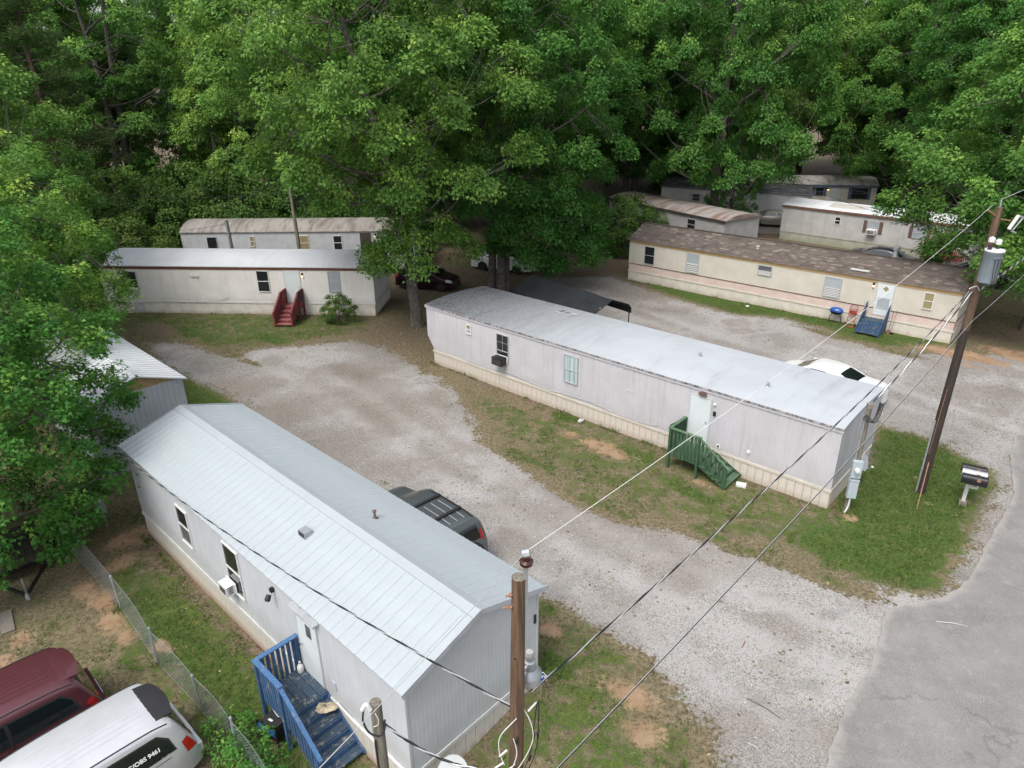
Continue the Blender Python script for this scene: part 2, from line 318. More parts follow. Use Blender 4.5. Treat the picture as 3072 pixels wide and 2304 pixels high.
def ground_mat():
    m, nt, b = newmat('ground')
    at = N(nt, 'Attribute', attribute_name='zone'); sp = N(nt, 'SeparateColor'); nt.links.new(at.outputs['Color'], sp.inputs[0])
    gvv, grr, dii, lii = sp.outputs[0], sp.outputs[1], sp.outputs[2], at.outputs['Alpha']
    ob = N(nt, 'TexCoord').outputs['Object']
    at2 = N(nt, 'Attribute', attribute_name='tracks'); s2 = N(nt, 'SeparateColor'); nt.links.new(at2.outputs['Color'], s2.inputs[0]); at3 = N(nt, 'Attribute', attribute_name='stains'); s3 = N(nt, 'SeparateColor'); nt.links.new(at3.outputs['Color'], s3.inputs[0])
    n_big = s2.outputs[2]; n_mid = noise(nt, ob, 1.7, 3, .7); n_fine = noise(nt, ob, 9, 2, .75); n_px = noise(nt, ob, 38, 0, .6)
    vor = N(nt, 'TexVoronoi'); vor.inputs['Scale'].default_value = 26; nt.links.new(ob, vor.inputs['Vector'])
    vs = N(nt, 'SeparateColor'); nt.links.new(vor.outputs['Color'], vs.inputs[0])
    # gravel
    c = mixc(nt, ramp(nt, n_big, .34, .68), (.26, .242, .22), (.375, .362, .343))
    c = mixc(nt, mth(nt, 'MULTIPLY', ramp(nt, n_mid, .5, .72), .5), c, (.17, .157, .142))
    c = mixc(nt, mth(nt, 'MULTIPLY', ramp(nt, s3.outputs[0], .52, .68), .62), c, (.215, .18, .15))
    c = mixc(nt, mth(nt, 'MULTIPLY', vs.outputs[0], .45), c, (.42, .41, .40))
    c = mixc(nt, mth(nt, 'MULTIPLY', ramp(nt, vs.outputs[1], .72, .95), .55), c, (.12, .115, .11))
    c = mixc(nt, mth(nt, 'MULTIPLY', ramp(nt, n_px, .54, .70), .75), c, (.095, .085, .075))
    c = mixc(nt, mth(nt, 'MULTIPLY', mth(nt, 'MULTIPLY', s2.outputs[0], ramp(nt, n_mid, .3, .6)), .6), c, mixc(nt, n_px, (.31, .298, .28), (.44, .428, .41)))
    c = mixc(nt, mth(nt, 'MULTIPLY', mth(nt, 'MULTIPLY', s2.outputs[1], ramp(nt, n_fine, .4, .65)), .5), c, (.17, .155, .13))
    c = mixc(nt, mth(nt, 'MULTIPLY', ramp(nt, at2.outputs['Alpha'], .52, .66), .35), c, (.18, .15, .122))
    c = mixc(nt, mth(nt, 'MULTIPLY', ramp(nt, s3.outputs[1], .66, .85), .4), c, (.15, .145, .135))
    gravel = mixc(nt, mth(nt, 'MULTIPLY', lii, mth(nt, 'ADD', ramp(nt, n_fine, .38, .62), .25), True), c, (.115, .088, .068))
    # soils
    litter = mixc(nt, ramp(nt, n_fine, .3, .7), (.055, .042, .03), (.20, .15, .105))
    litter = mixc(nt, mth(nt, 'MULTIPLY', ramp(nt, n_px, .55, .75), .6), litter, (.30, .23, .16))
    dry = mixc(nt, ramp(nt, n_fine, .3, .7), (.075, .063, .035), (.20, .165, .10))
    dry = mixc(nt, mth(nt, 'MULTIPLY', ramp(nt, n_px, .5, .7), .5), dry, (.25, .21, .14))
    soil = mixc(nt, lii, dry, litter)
    dirt = mixc(nt, ramp(nt, n_mid, .3, .7), (.26, .16, .095), (.36, .25, .165))
    dirt = mixc(nt, mth(nt, 'MULTIPLY', ramp(nt, n_px, .55, .72), .4), dirt, (.22, .13, .08))
    grass = mixc(nt, ramp(nt, n_fine, .28, .72), (.032, .060, .014), (.080, .128, .026))
    grass = mixc(nt, mth(nt, 'MULTIPLY', ramp(nt, n_mid, .45, .75), .55), grass, (.15, .155, .05))
    grass = mixc(nt, mth(nt, 'MULTIPLY', ramp(nt, n_px, .5, .68), .45), grass, (.022, .045, .008))
    w = mth(nt, 'ADD', mth(nt, 'MULTIPLY', mth(nt, 'SUBTRACT', n_mid, .5), 1.25), mth(nt, 'MULTIPLY', mth(nt, 'SUBTRACT', n_fine, .5), .9))
    fg = ramp(nt, mth(nt, 'ADD', gvv, mth(nt, 'MULTIPLY', w, .75)), .42, .58)
    base = mixc(nt, fg, soil, gravel)
    fgr = ramp(nt, mth(nt, 'ADD', mth(nt, 'SUBTRACT', grr, mth(nt, 'MULTIPLY', gvv, .62)), w), .36, .62)
    fd = ramp(nt, mth(nt, 'ADD', mth(nt, 'MULTIPLY', dii, 1.05), mth(nt, 'MULTIPLY', w, 1.0)), .40, .82)
    base = mixc(nt, fd, base, dirt)
    base = mixc(nt, mth(nt, 'MULTIPLY', fgr, mth(nt, 'SUBTRACT', 1, mth(nt, 'MULTIPLY', fd, .8))), base, grass)
    base = mixc(nt, 1.0, base, (GF, GF, GF), 'MULTIPLY')
    nt.links.new(base, b.inputs['Base Color']); b.inputs['Roughness'].default_value = .95; b.inputs['Specular IOR Level'].default_value = .15
    bp = N(nt, 'Bump'); bp.inputs['Strength'].default_value = .6; bp.inputs['Distance'].default_value = .03
    nt.links.new(noise(nt, ob, 20, 1, .8), bp.inputs['Height']); nt.links.new(bp.outputs[0], b.inputs['Normal'])
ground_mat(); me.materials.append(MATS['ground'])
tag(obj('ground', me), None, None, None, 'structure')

def road_mat():
    m, nt, b = newmat('asphalt'); ob = N(nt, 'TexCoord').outputs['Object']
    c = mixc(nt, ramp(nt, noise(nt, ob, .6, 5, .6), .3, .7), (.185, .18, .172), (.245, .238, .228))
    c = mixc(nt, mth(nt, 'MULTIPLY', ramp(nt, noise(nt, ob, 3.0, 5, .65), .5, .75), .35), c, (.38, .37, .36))
    c = mixc(nt, mth(nt, 'MULTIPLY', ramp(nt, noise(nt, ob, 55, 2, .6), .5, .7), .75), c, (.10, .10, .10))
    c = mixc(nt, mth(nt, 'MULTIPLY', ramp(nt, noise(nt, ob, 70, 2, .6, (1.3, 1, 1)), .55, .7), .6), c, (.48, .47, .455))
    vn = N(nt, 'TexVoronoi', feature='DISTANCE_TO_EDGE'); vn.inputs['Scale'].default_value = .33
    nz = nt.nodes.new('ShaderNodeTexNoise'); nz.inputs['Scale'].default_value = 1.5; nz.inputs['Detail'].default_value = 5; nt.links.new(ob, nz.inputs['Vector'])
    va = N(nt, 'VectorMath', operation='SCALE'); va.inputs['Scale'].default_value = .9; nt.links.new(nz.outputs['Color'], va.inputs[0])
    vb = N(nt, 'VectorMath', operation='ADD'); nt.links.new(ob, vb.inputs[0]); nt.links.new(va.outputs[0], vb.inputs[1]); nt.links.new(vb.outputs[0], vn.inputs['Vector'])
    crack = mth(nt, 'MULTIPLY', mth(nt, 'SUBTRACT', 1, ramp(nt, vn.outputs['Distance'], .002, .012)), ramp(nt, noise(nt, ob, .5, 2), .44, .56))
    c = mixc(nt, mth(nt, 'MULTIPLY', crack, .36), c, (.09, .09, .09))
    at = N(nt, 'Attribute', attribute_name='edge'); nm_ = noise(nt, ob, 2.2, 6, .7)
    fe = ramp(nt, mth(nt, 'ADD', at.outputs['Fac'], mth(nt, 'MULTIPLY', mth(nt, 'SUBTRACT', nm_, .5), 1.5)), .45, 1.05)
    c = mixc(nt, mth(nt, 'MULTIPLY', fe, .85), c, mixc(nt, noise(nt, ob, 40, 2), (.22, .205, .185), (.42, .40, .37)))
    c = mixc(nt, mth(nt, 'MULTIPLY', ramp(nt, noise(nt, ob, .25, 5, .65), .5, .72), .45), c, (.165, .16, .155))
    c = mixc(nt, 1.0, c, (GF, GF, GF), 'MULTIPLY')
    nt.links.new(c, b.inputs['Base Color']); b.inputs['Roughness'].default_value = .9; b.inputs['Specular IOR Level'].default_value = .2
    bp = N(nt, 'Bump'); bp.inputs['Strength'].default_value = .35; bp.inputs['Distance'].default_value = .012
    nt.links.new(noise(nt, ob, 60, 2), bp.inputs['Height']); nt.links.new(bp.outputs[0], b.inputs['Normal'])
road_mat()
# road sheet: densified edge with a ragged broken lip, draped on the ground
rp = []
for i in range(len(ROAD)):
    a, b_ = Vector(ROAD[i]), Vector(ROAD[(i + 1) % len(ROAD)]); n = max(1, int((b_ - a).length / .22))
    for k in range(n):
        p = a.lerp(b_, k / n); j = .035 if i < 22 else 0
        rp.append((p.x + random.uniform(-j, j), p.y + random.uniform(-j, j)))
bm = bmesh.new(); vs = [bm.verts.new((x, y, 0)) for x, y in rp]; f = bm.faces.new(vs); bm.normal_update()
ed_l = bm.verts.layers.float.new('edge')
bmesh.ops.inset_individual(bm, faces=[f], thickness=.5)
for v in bm.verts: v[ed_l] = 1.0
for v in f.verts: v[ed_l] = 0.0
bmesh.ops.triangulate(bm, faces=bm.faces[:])
for _ in range(3):
    le = [e for e in bm.edges if e.calc_length() > 1.3]
    if le: bmesh.ops.subdivide_edges(bm, edges=le, cuts=1); bmesh.ops.triangulate(bm, faces=bm.faces[:])
for v in bm.verts: v.co.z = gz(v.co.x, v.co.y) + .03
be = [e for e in bm.edges if e.is_boundary]; r = bmesh.ops.extrude_edge_only(bm, edges=be)
for g_ in r['geom']:
    if isinstance(g_, bmesh.types.BMVert): g_.co.z -= .08
bmesh.ops.recalc_face_normals(bm, faces=bm.faces)
me = bpy.data.meshes.new('road'); bm.to_mesh(me); bm.free(); me.materials.append(MATS['asphalt'])
if sum(p.normal.z for p in me.polygons) < 0: me.flip_normals()
tag(obj('road', me), None, None, None, 'structure')

# ---- fine instanced-looking ground detail: grass blades, fallen leaves, loose stones (nobody could count them)
def tri_stuff(name, verts, faces4, col, matname, label):
    me = bpy.data.meshes.new(name); k = faces4.shape[1]
    me.vertices.add(len(verts)); me.vertices.foreach_set('co', verts.ravel())
    me.loops.add(faces4.size); me.loops.foreach_set('vertex_index', faces4.ravel()); me.polygons.add(len(faces4))
    me.polygons.foreach_set('loop_start', np.arange(0, faces4.size, k)); me.polygons.foreach_set('loop_total', np.full(len(faces4), k)); me.update()
    a = me.attributes.new('rnd', 'FLOAT_COLOR', 'POINT'); a.data.foreach_set('color', col.ravel()); me.materials.append(MATS[matname])
    if label is None: return me
    o = obj(name, me); return tag(o, label, None, None, 'stuff')
leafmat('grass_blade', (.09, .14, .029), (.029, .06, .012), (.22, .205, .095), .25)
def scatter(n, x0, x1, y0, y1): return rng.uniform(x0, x1, n), rng.uniform(y0, y1, n)
cand = [scatter(150000, -14, 18, 8, 28), scatter(60000, -24, 20, 28, 42), scatter(16000, -6, 34, 38, 62)]
X = np.concatenate([c[0] for c in cand]); Y = np.concatenate([c[1] for c in cand])
a_, b2, c_, d_ = masks(X, Y)
val = b2 - .62 * a_ + 1.1 * (vnoise(X, Y, 1.5, 3) - .5) + .8 * (vnoise(X, Y, 6, 4) - .5) - .6 * c_
keep = (val > .30 + rng.uniform(0, .62, len(X))) & (sdf(ROAD, X, Y) > .1)
for Fm, L_, W_ in ((T1F, 14.1, 4.1), (T2F, 20, 4.1), (T3F, 20.2, 4.1), (T4F, 17, 4)):
    u, v = l2(Fm, X, Y); keep &= ~((u > -.1) & (u < L_ + .1) & (v > -.05) & (v < W_))
X, Y = X[keep], Y[keep]; tall = np.ones(len(X))
for Fm, L_, m_ in ((T1F, 14, 420), (T2F, 20, 520), (T3F, 20, 420), (T4F, 16.5, 320)):   # longer grass the mower misses along the skirtings
    u_ = rng.uniform(.2, L_, m_); u_ = u_[vnoise(u_, u_ * 0, .9, 77) > .42]; v_ = -np.abs(rng.normal(0, .09, len(u_))) - .05
    X = np.concatenate([X, Fm[0] + u_ * math.cos(Fm[2]) - v_ * math.sin(Fm[2])]); Y = np.concatenate([Y, Fm[1] + u_ * math.sin(Fm[2]) + v_ * math.cos(Fm[2])]); tall = np.concatenate([tall, rng.uniform(1.4, 3.2, len(u_))])
for px_, py_ in ((14.22, 20.6), (11.15, 19.5), (15.2, 19.8), (-11.25, 15.55), (-9.25, 13.55), (-7.45, 12.0)):
    a_ = rng.normal(0, .16, (40, 2)); X = np.concatenate([X, px_ + a_[:, 0]]); Y = np.concatenate([Y, py_ + a_[:, 1]]); tall = np.concatenate([tall, rng.uniform(1.2, 2.4, 40)])
B = 4; n = len(X)
bx = np.repeat(X, B) + rng.normal(0, .03, n * B); by = np.repeat(Y, B) + rng.normal(0, .03, n * B); bz = hgt(bx, by) - .005
an = rng.uniform(0, 2 * np.pi, n * B); hb = rng.uniform(.03, .085, n * B) * np.repeat(rng.uniform(.6, 1.3, n) * np.where(rng.random(n) < .05, 2.2, 1) * tall, B); wb = rng.uniform(.006, .011, n * B); ln = rng.uniform(.2, .9, n * B) * hb
p0 = np.stack([bx - np.sin(an) * wb, by + np.cos(an) * wb, bz], 1); p1 = np.stack([bx + np.sin(an) * wb, by - np.cos(an) * wb, bz], 1); p2 = np.stack([bx + np.cos(an) * ln, by + np.sin(an) * ln, bz + hb], 1)
V = np.stack([p0, p1, p2], 1).reshape(-1, 3); Fc = np.arange(len(V)).reshape(-1, 3)
rc = np.repeat(np.repeat(rng.random(n), B) * .5 + rng.random(n * B) * .5, 3); tp = np.repeat(np.repeat(rng.random(n), B) * .75 + .25 * rng.random(n * B), 3)
tri_stuff('grass', V, Fc, np.stack([rc, tp, rc, rc], 1), 'grass_blade', 'short patchy green grass on the verges and yards')
# fallen leaves and twigs over the gravel
leafmat('dead_leaf', (.20, .145, .085), (.06, .045, .03), (.30, .23, .14), .1)
X, Y = scatter(60000, -22, 30, 10, 50); a_, b2, c_, d_ = masks(X, Y)
pr_ = .05 + .5 * d_ + .16 * a_ * (vnoise(X, Y, .6, 9) > .5); keep = (rng.random(len(X)) < pr_) & (sdf(ROAD, X, Y) > .2)
for Fm, L_, W_ in ((T1F, 14.1, 4.1), (T2F, 20, 4.1), (T3F, 20.2, 4.1), (T4F, 17, 4)):
    u, v = l2(Fm, X, Y); keep &= ~((u > -.1) & (u < L_ + .1) & (v > -.05) & (v < W_))
X, Y = X[keep], Y[keep]; n = len(X); an = rng.uniform(0, 6.28, n); s1 = rng.uniform(.02, .06, n); s2 = s1 * rng.uniform(.3, .8, n); Z = hgt(X, Y) + .006
cs, sn = np.cos(an), np.sin(an); zz = np.zeros(n)
P = np.stack([np.stack([X + cs * s1, Y + sn * s1, Z + rng.uniform(0, .02, n)], 1), np.stack([X - sn * s2, Y + cs * s2, Z + rng.uniform(0, .025, n)], 1), np.stack([X - cs * s1, Y - sn * s1, Z], 1), np.stack([X + sn * s2, Y - cs * s2, Z], 1)], 1).reshape(-1, 3)
rc = np.repeat(rng.random(n), 4); tp = np.repeat(rng.random(n), 4)
tri_stuff('leaf_litter', P, np.arange(len(P)).reshape(-1, 4), np.stack([rc, tp, rc, rc], 1), 'dead_leaf', 'brown fallen leaves scattered over gravel and bare soil')
# loose stones
m_, nt_, b_ = newmat('stone'); at_ = N(nt_, 'Attribute', attribute_name='rnd'); nt_.links.new(mixc(nt_, at_.outputs['Fac'], (.14, .13, .12), (.38, .365, .35)), b_.inputs['Base Color']); b_.inputs['Roughness'].default_value = .9
X, Y = scatter(26000, -20, 20, 9, 36); a_, b2, c_, d_ = masks(X, Y); keep = (a_ > .45) & (rng.random(len(X)) < .75) & (sdf(ROAD, X, Y) > .05)
for Fm, L_, W_ in ((T1F, 14.1, 4.1), (T2F, 20, 4.1)):
    u, v = l2(Fm, X, Y); keep &= ~((u > -.1) & (u < L_ + .1) & (v > -.05) & (v < W_))
X, Y = X[keep], Y[keep]; n = len(X); s = rng.uniform(.012, .032, n) * np.where(rng.random(n) < .02, 1.5, 1); Z = hgt(X, Y)
base = np.array([(1, 0, 0), (0, 1, 0), (-1, 0, 0), (0, -1, 0), (0, 0, .7)]); an = rng.uniform(0, 6.28, n); st = rng.uniform(.6, 1.3, (n, 2))
bx = base[None, :, 0] * st[:, :1]; by = base[None, :, 1] * st[:, 1:]
V = np.stack([X[:, None] + s[:, None] * (bx * np.cos(an)[:, None] - by * np.sin(an)[:, None]), Y[:, None] + s[:, None] * (bx * np.sin(an)[:, None] + by * np.cos(an)[:, None]), Z[:, None] + s[:, None] * base[None, :, 2] - .002], 2).reshape(-1, 3)
Fc = (np.arange(n)[:, None, None] * 5 + np.array([(0, 1, 4), (1, 2, 4), (2, 3, 4), (3, 0, 4)])[None]).reshape(-1, 3); rc = np.repeat(rng.random(n), 5)
tri_stuff('gravel_stones', V, Fc, np.stack([rc, rc, rc, np.ones_like(rc)], 1), 'stone', 'loose pale crushed stone on the gravel drives')

# ================================================================== TREES
mat('bark', (.13, .115, .10), .95, .45, 5, bump=.9, bscale=14, streak=.5, scol=(.07, .06, .05), sscale=(9, 9, .7))
mat('bark_pine', (.13, .085, .065), .95, .4, 6, bump=.9, bscale=12)
leafmat('leaf_gum', (.14, .28, .056), (.053, .132, .03), (.25, .41, .08))
leafmat('leaf_near', (.13, .29, .05), (.048, .13, .028), (.32, .50, .09))
leafmat('leaf_oak', (.10, .24, .05), (.04, .115, .025), (.15, .32, .06))
leafmat('leaf_pine', (.075, .12, .028), (.03, .055, .015), (.11, .15, .04), .2)
leafmat('leaf_shrub', (.07, .14, .025), (.025, .06, .014), (.12, .18, .035), .25)
def leaves(C, T, Nn, l, w, star=False):
    """diamond (or three-lobed) leaf blades from centre C, direction T, normal Nn"""
    T = T / np.linalg.norm(T, axis=1, keepdims=True); B = np.cross(Nn, T); B /= np.linalg.norm(B, axis=1, keepdims=True) + 1e-9
    l = l[:, None]; w = w[:, None]; up = np.cross(T, B)
    if not star:
        V = np.stack([C, C + .45 * l * T + .5 * w * B + .12 * l * up, C + l * T - .05 * l * up, C + .45 * l * T - .5 * w * B + .12 * l * up], 1)
        return V.reshape(-1, 3), np.arange(len(C) * 4).reshape(-1, 4), 4
    a = C + .2 * l * T
    V = np.stack([C, C + .30 * l * T + .62 * w * B, a + .25 * l * T + .18 * w * B, C + l * T, a + .25 * l * T - .18 * w * B, C + .30 * l * T - .62 * w * B], 1)
    k = np.arange(len(C))[:, None] * 6
    F = np.concatenate([k + np.array([0, 1, 2, 2]), k + np.array([0, 2, 3, 4]), k + np.array([0, 4, 5, 5])])
    F = np.concatenate([k + np.array(t) for t in ((0, 1, 2), (0, 2, 3), (0, 3, 4), (0, 4, 5))])
    return V.reshape(-1, 3), F, 6
def make_tree(seed, H, R, zb, nclump, nspray, per, lsize, mats, trunk_r=.3, off=(0, 0), fork=1, shape=1.0, star=False, droop=.5, cr=(1.2, 2.1), sr=(.4, .75), fill=.2, limbs=22, extra=()):
    """returns trunk mesh (with limbs) and crown mesh; crown = leaf sprays on an uneven shell over radius R from zb to H"""
    r = np.random.default_rng(seed); rnd = random.Random(seed)
    lobes = [(r.uniform(0, 6.28), r.uniform(.1, .95), r.uniform(-.22, .3)) for _ in range(12)]
    def env(th, t):
        b = (np.sin(np.pi * np.clip(t * .93 + .05, 0, 1) ** .7) ** .6) * shape
        for a, h, k in lobes: b = b + k * np.exp(-((np.angle(np.exp(1j * (th - a)))) / .6) ** 2 - ((t - h) / .18) ** 2)
        return np.clip(b, .2, 1.35) * R
    # boughs: clumps spread evenly (best of many candidates) over the shell, some inside
    CC = []; CT = []
    for i in range(nclump):
        best = None
        for _ in range(14):
            t = r.uniform(0, 1) ** .85; th = r.uniform(0, 2 * np.pi); rad = (r.uniform(.3, .75) if r.random() < fill else r.uniform(.82, 1.0)) * float(env(np.array(th), np.array(t)))
            o_ = sm(0, .7, t); c = np.array([off[0] * o_ + rad * np.cos(th), off[1] * o_ + rad * np.sin(th), zb + (H - zb) * t - .12 * rad * (1 - t)])
            dd = min([np.linalg.norm((c - q)) for q in CC], default=9)
            if best is None or dd > best[0]: best = (dd, c, t, th)
        CC.append(best[1]); CT.append((best[2], best[3]))
    for e_ in extra: CC.append(np.array(e_, float)); CT.append((.3, math.atan2(e_[1], e_[0])))
    nclump = len(CC); CC = np.array(CC); CT = np.array(CT); crad = r.uniform(*cr, nclump)
    ci = np.repeat(np.arange(nclump), nspray); ns = len(ci)
    out0 = np.stack([np.cos(CT[:, 1]), np.sin(CT[:, 1]), .35 + 0 * CT[:, 1]], 1)[ci]
    d = r.normal(0, 1, (ns, 3)) + out0 * .55; d /= np.linalg.norm(d, axis=1, keepdims=True); d[:, 2] = np.where(d[:, 2] < -.25, -d[:, 2] * .6, d[:, 2])
    SC = CC[ci] + d * (crad[ci] * r.uniform(.5, 1.05, ns))[:, None] * np.array([.85, .85, .95]); SC[:, 2] -= droop * crad[ci] * (d[:, 0] ** 2 + d[:, 1] ** 2) * .5
    SC[:, 2] = np.maximum(SC[:, 2], .15)
    th = CT[ci, 1]; t = CT[ci, 0]; up_s = d[:, 2].copy(); srad = r.uniform(*sr, ns); nspray_t = ns; n = ns * per; idx = np.repeat(np.arange(ns), per)
    d = r.normal(0, 1, (n, 3)); d /= np.linalg.norm(d, axis=1, keepdims=True); q = r.random(n) ** .5
    out = out0[idx]
    P = SC[idx] + d * (srad[idx] * q)[:, None] * np.array([1, 1, .6]); P[:, 2] -= droop * (np.hypot(d[:, 0], d[:, 1]) * q) ** 2 * srad[idx]
    T = d * np.array([1, 1, .3]) + out * .5 + r.normal(0, .45, (n, 3)); T[:, 2] -= .8
    Nn = np.array([0, 0, .75]) + .45 * d + .6 * out + r.normal(0, .5, (n, 3))
    l = lsize * r.uniform(.6, 1.3, n); w = l * r.uniform(.5, .78, n) * (1.25 if star else 1)
    V, F, k = leaves(P, T, Nn, l, w, star)
    sprc = r.random(nclump)[ci][idx] * .35 + r.random(ns)[idx] * .35 + r.random(n) * .3; pale_toplit = np.clip(sm(.1, .9, up_s)[idx] * .4 + .35 * r.random(ns)[idx] + .3 * r.random(n), 0, 1)  # random pale leaves, plus top light painted onto up-facing sprays
    col = np.stack([sprc, pale_toplit, sprc, np.ones(n)], 1).repeat(k, 0)
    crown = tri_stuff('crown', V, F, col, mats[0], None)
    mb = MB()
    def limb(p0, p1, r0, r1, seg=6, wob=.25, sag=0):
        p0, p1 = np.array(p0, float), np.array(p1, float); pts = []
        L = np.linalg.norm(p1 - p0); o = r.normal(0, wob * L * .12, (2, 3))
        for i in range(seg + 1):
            s_ = i / seg; b = p0 + (p1 - p0) * s_ + o[0] * math.sin(math.pi * s_) + o[1] * math.sin(2 * math.pi * s_) * .5; b[2] += sag * math.sin(math.pi * s_); pts.append(b)
        mb.tube(pts, [r0 + (r1 - r0) * i / seg for i in range(seg + 1)], 7 if r0 > .06 else 4, caps=False); return pts
    axes = []
    for k2 in range(fork):
        a = rnd.uniform(0, 6.28) if fork > 1 else 0; bf = min(.55, .075 * R); bo = (bf * math.cos(a + k2 * 2.1), bf * math.sin(a + k2 * 2.1)) if fork > 1 else (0, 0)
        tp = (off[0] + bo[0] * 3, off[1] + bo[1] * 3, H * .9); rr = trunk_r * (1 if fork == 1 else .78)
        hz = min(.9, H * .06); root = limb((bo[0], bo[1], -.6 if H > 6 else -.1), (bo[0] * 1.02, bo[1] * 1.02, hz), rr * 1.45, rr, 3, .02)
        md = (bo[0] * 1.3 + off[0] * .12, bo[1] * 1.3 + off[1] * .12, H * .3); pts = limb((bo[0] * 1.02, bo[1] * 1.02, hz), md, rr, rr * .72, 6, .15) + limb(md, tp, rr * .72, rr * .12, 9, .4); axes.append(pts)
    L_ends = CC[:limbs]; lim = []
    for e in L_ends:
        A = axes[rnd.randrange(len(axes))]; zt = e[2] - .55 * math.hypot(e[0] - off[0], e[1] - off[1]); zt = min(max(zt, zb * .6), H * .85)
        p = min(A, key=lambda q_: abs(q_[2] - zt)); L = float(np.linalg.norm(e - p)); lim += limb(p, e * .96 + np.array(p) * .04, min(trunk_r * .3, .02 + .009 * L), min(.018, trunk_r * .3), 7, .5, -.06 * L if e[2] > p[2] else .1 * L)
    lim = np.array(lim)
    for e in np.concatenate([CC, SC[::5]]):
        j = np.argmin(((lim - e) ** 2).sum(1)); 
        if np.linalg.norm(lim[j] - e) > .05 * R: limb(lim[j], e, min(.022, trunk_r * .3), min(.008, trunk_r * .15), 2, .3)
    trunk = mb.mesh('trunk', mats[1], True)
    return trunk, crown
def place(proto, name, label, loc, rz=0, sc=(1, 1, 1), group=None, tilt=(0, 0), cat='tree'):
    o = thing(name, label, cat, loc, rz, group); o.scale = sc; o.rotation_euler = (tilt[0], tilt[1], rz)
    obj('trunk', proto[0], o); obj('crown', proto[1], o); return o

LOW = [(-1.5, -1.0, 4.0), (-.6, -1.5, 5.7), (.4, -1.5, 4.7), (1.5, -.5, 5.7), (-.1, -.5, 6.6), (2.8, .5, 4.5), (-4.0, -.5, 7.3), (-2.2, 1.0, 4.1)]
LOWB = [(-1.3, -2.8, 4.8), (1.1, -2.3, 3), (2.7, -2.8, 4.7), (4, -1.8, 3.9), (5.4, -1.3, 5.4), (7, -0.8, 4.3), (1.9, -2.8, 6.9), (4.1, -2.3, 6.4), (0.3, -2.3, 6.5), (8, -0.3, 2.6), (-0.6, -0.8, 3.5), (3.2, -1.3, 1.6), (0.9, -0.8, 4.3), (1.5, -3.3, 4.6), (3.1, -3.3, 3.8), (4.3, -3.3, 2.8), (2.3, -2.8, 2.5), (0.2, -2.8, 3.1), (-0.8, -2.3, 5.7), (5.2, -2.3, 4.4), (6.6, -1.3, 3.3), (7.7, -0.3, 5.2), (1.7, -3.3, 5.8), (3.5, -3.3, 5.4), (5.7, -2.3, 2.3)]
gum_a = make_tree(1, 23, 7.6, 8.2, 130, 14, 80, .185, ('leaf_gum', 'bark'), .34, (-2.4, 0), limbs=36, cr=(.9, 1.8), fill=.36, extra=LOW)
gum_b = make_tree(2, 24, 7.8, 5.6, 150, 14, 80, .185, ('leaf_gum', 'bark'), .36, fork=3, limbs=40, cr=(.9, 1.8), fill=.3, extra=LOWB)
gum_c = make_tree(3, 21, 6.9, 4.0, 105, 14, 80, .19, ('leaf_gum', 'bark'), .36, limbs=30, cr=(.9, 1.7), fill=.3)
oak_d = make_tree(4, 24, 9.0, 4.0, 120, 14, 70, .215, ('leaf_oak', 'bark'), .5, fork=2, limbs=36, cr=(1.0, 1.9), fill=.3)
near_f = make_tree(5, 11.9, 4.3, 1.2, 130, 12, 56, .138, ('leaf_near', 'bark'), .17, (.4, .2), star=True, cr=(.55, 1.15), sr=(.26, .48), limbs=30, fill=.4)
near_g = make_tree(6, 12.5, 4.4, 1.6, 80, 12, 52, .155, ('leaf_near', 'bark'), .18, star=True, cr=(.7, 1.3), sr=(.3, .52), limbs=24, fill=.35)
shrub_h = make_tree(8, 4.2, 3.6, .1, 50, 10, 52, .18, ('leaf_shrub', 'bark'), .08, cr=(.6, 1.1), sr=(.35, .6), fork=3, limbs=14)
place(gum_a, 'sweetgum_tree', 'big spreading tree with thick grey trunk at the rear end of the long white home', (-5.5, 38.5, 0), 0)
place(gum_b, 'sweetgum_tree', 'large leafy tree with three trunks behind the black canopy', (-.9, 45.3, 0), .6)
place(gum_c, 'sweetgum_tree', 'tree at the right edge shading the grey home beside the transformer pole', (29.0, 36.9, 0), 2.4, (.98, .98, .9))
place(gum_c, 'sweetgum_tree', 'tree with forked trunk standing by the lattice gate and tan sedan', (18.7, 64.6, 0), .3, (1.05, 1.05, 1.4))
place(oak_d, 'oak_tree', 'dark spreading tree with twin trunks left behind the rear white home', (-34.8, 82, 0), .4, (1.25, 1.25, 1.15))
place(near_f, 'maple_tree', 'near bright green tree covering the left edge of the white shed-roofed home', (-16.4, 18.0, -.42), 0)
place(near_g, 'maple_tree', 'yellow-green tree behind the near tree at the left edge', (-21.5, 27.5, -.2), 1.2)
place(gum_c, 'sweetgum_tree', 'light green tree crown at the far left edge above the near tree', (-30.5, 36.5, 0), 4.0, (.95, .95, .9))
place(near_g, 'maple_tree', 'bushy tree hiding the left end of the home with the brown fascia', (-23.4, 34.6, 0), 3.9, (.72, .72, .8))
place(near_g, 'maple_tree', 'slim young tree with low branches beside the lattice fence', (20.2, 64.6, 0), 2.2, (.5, .5, .8))
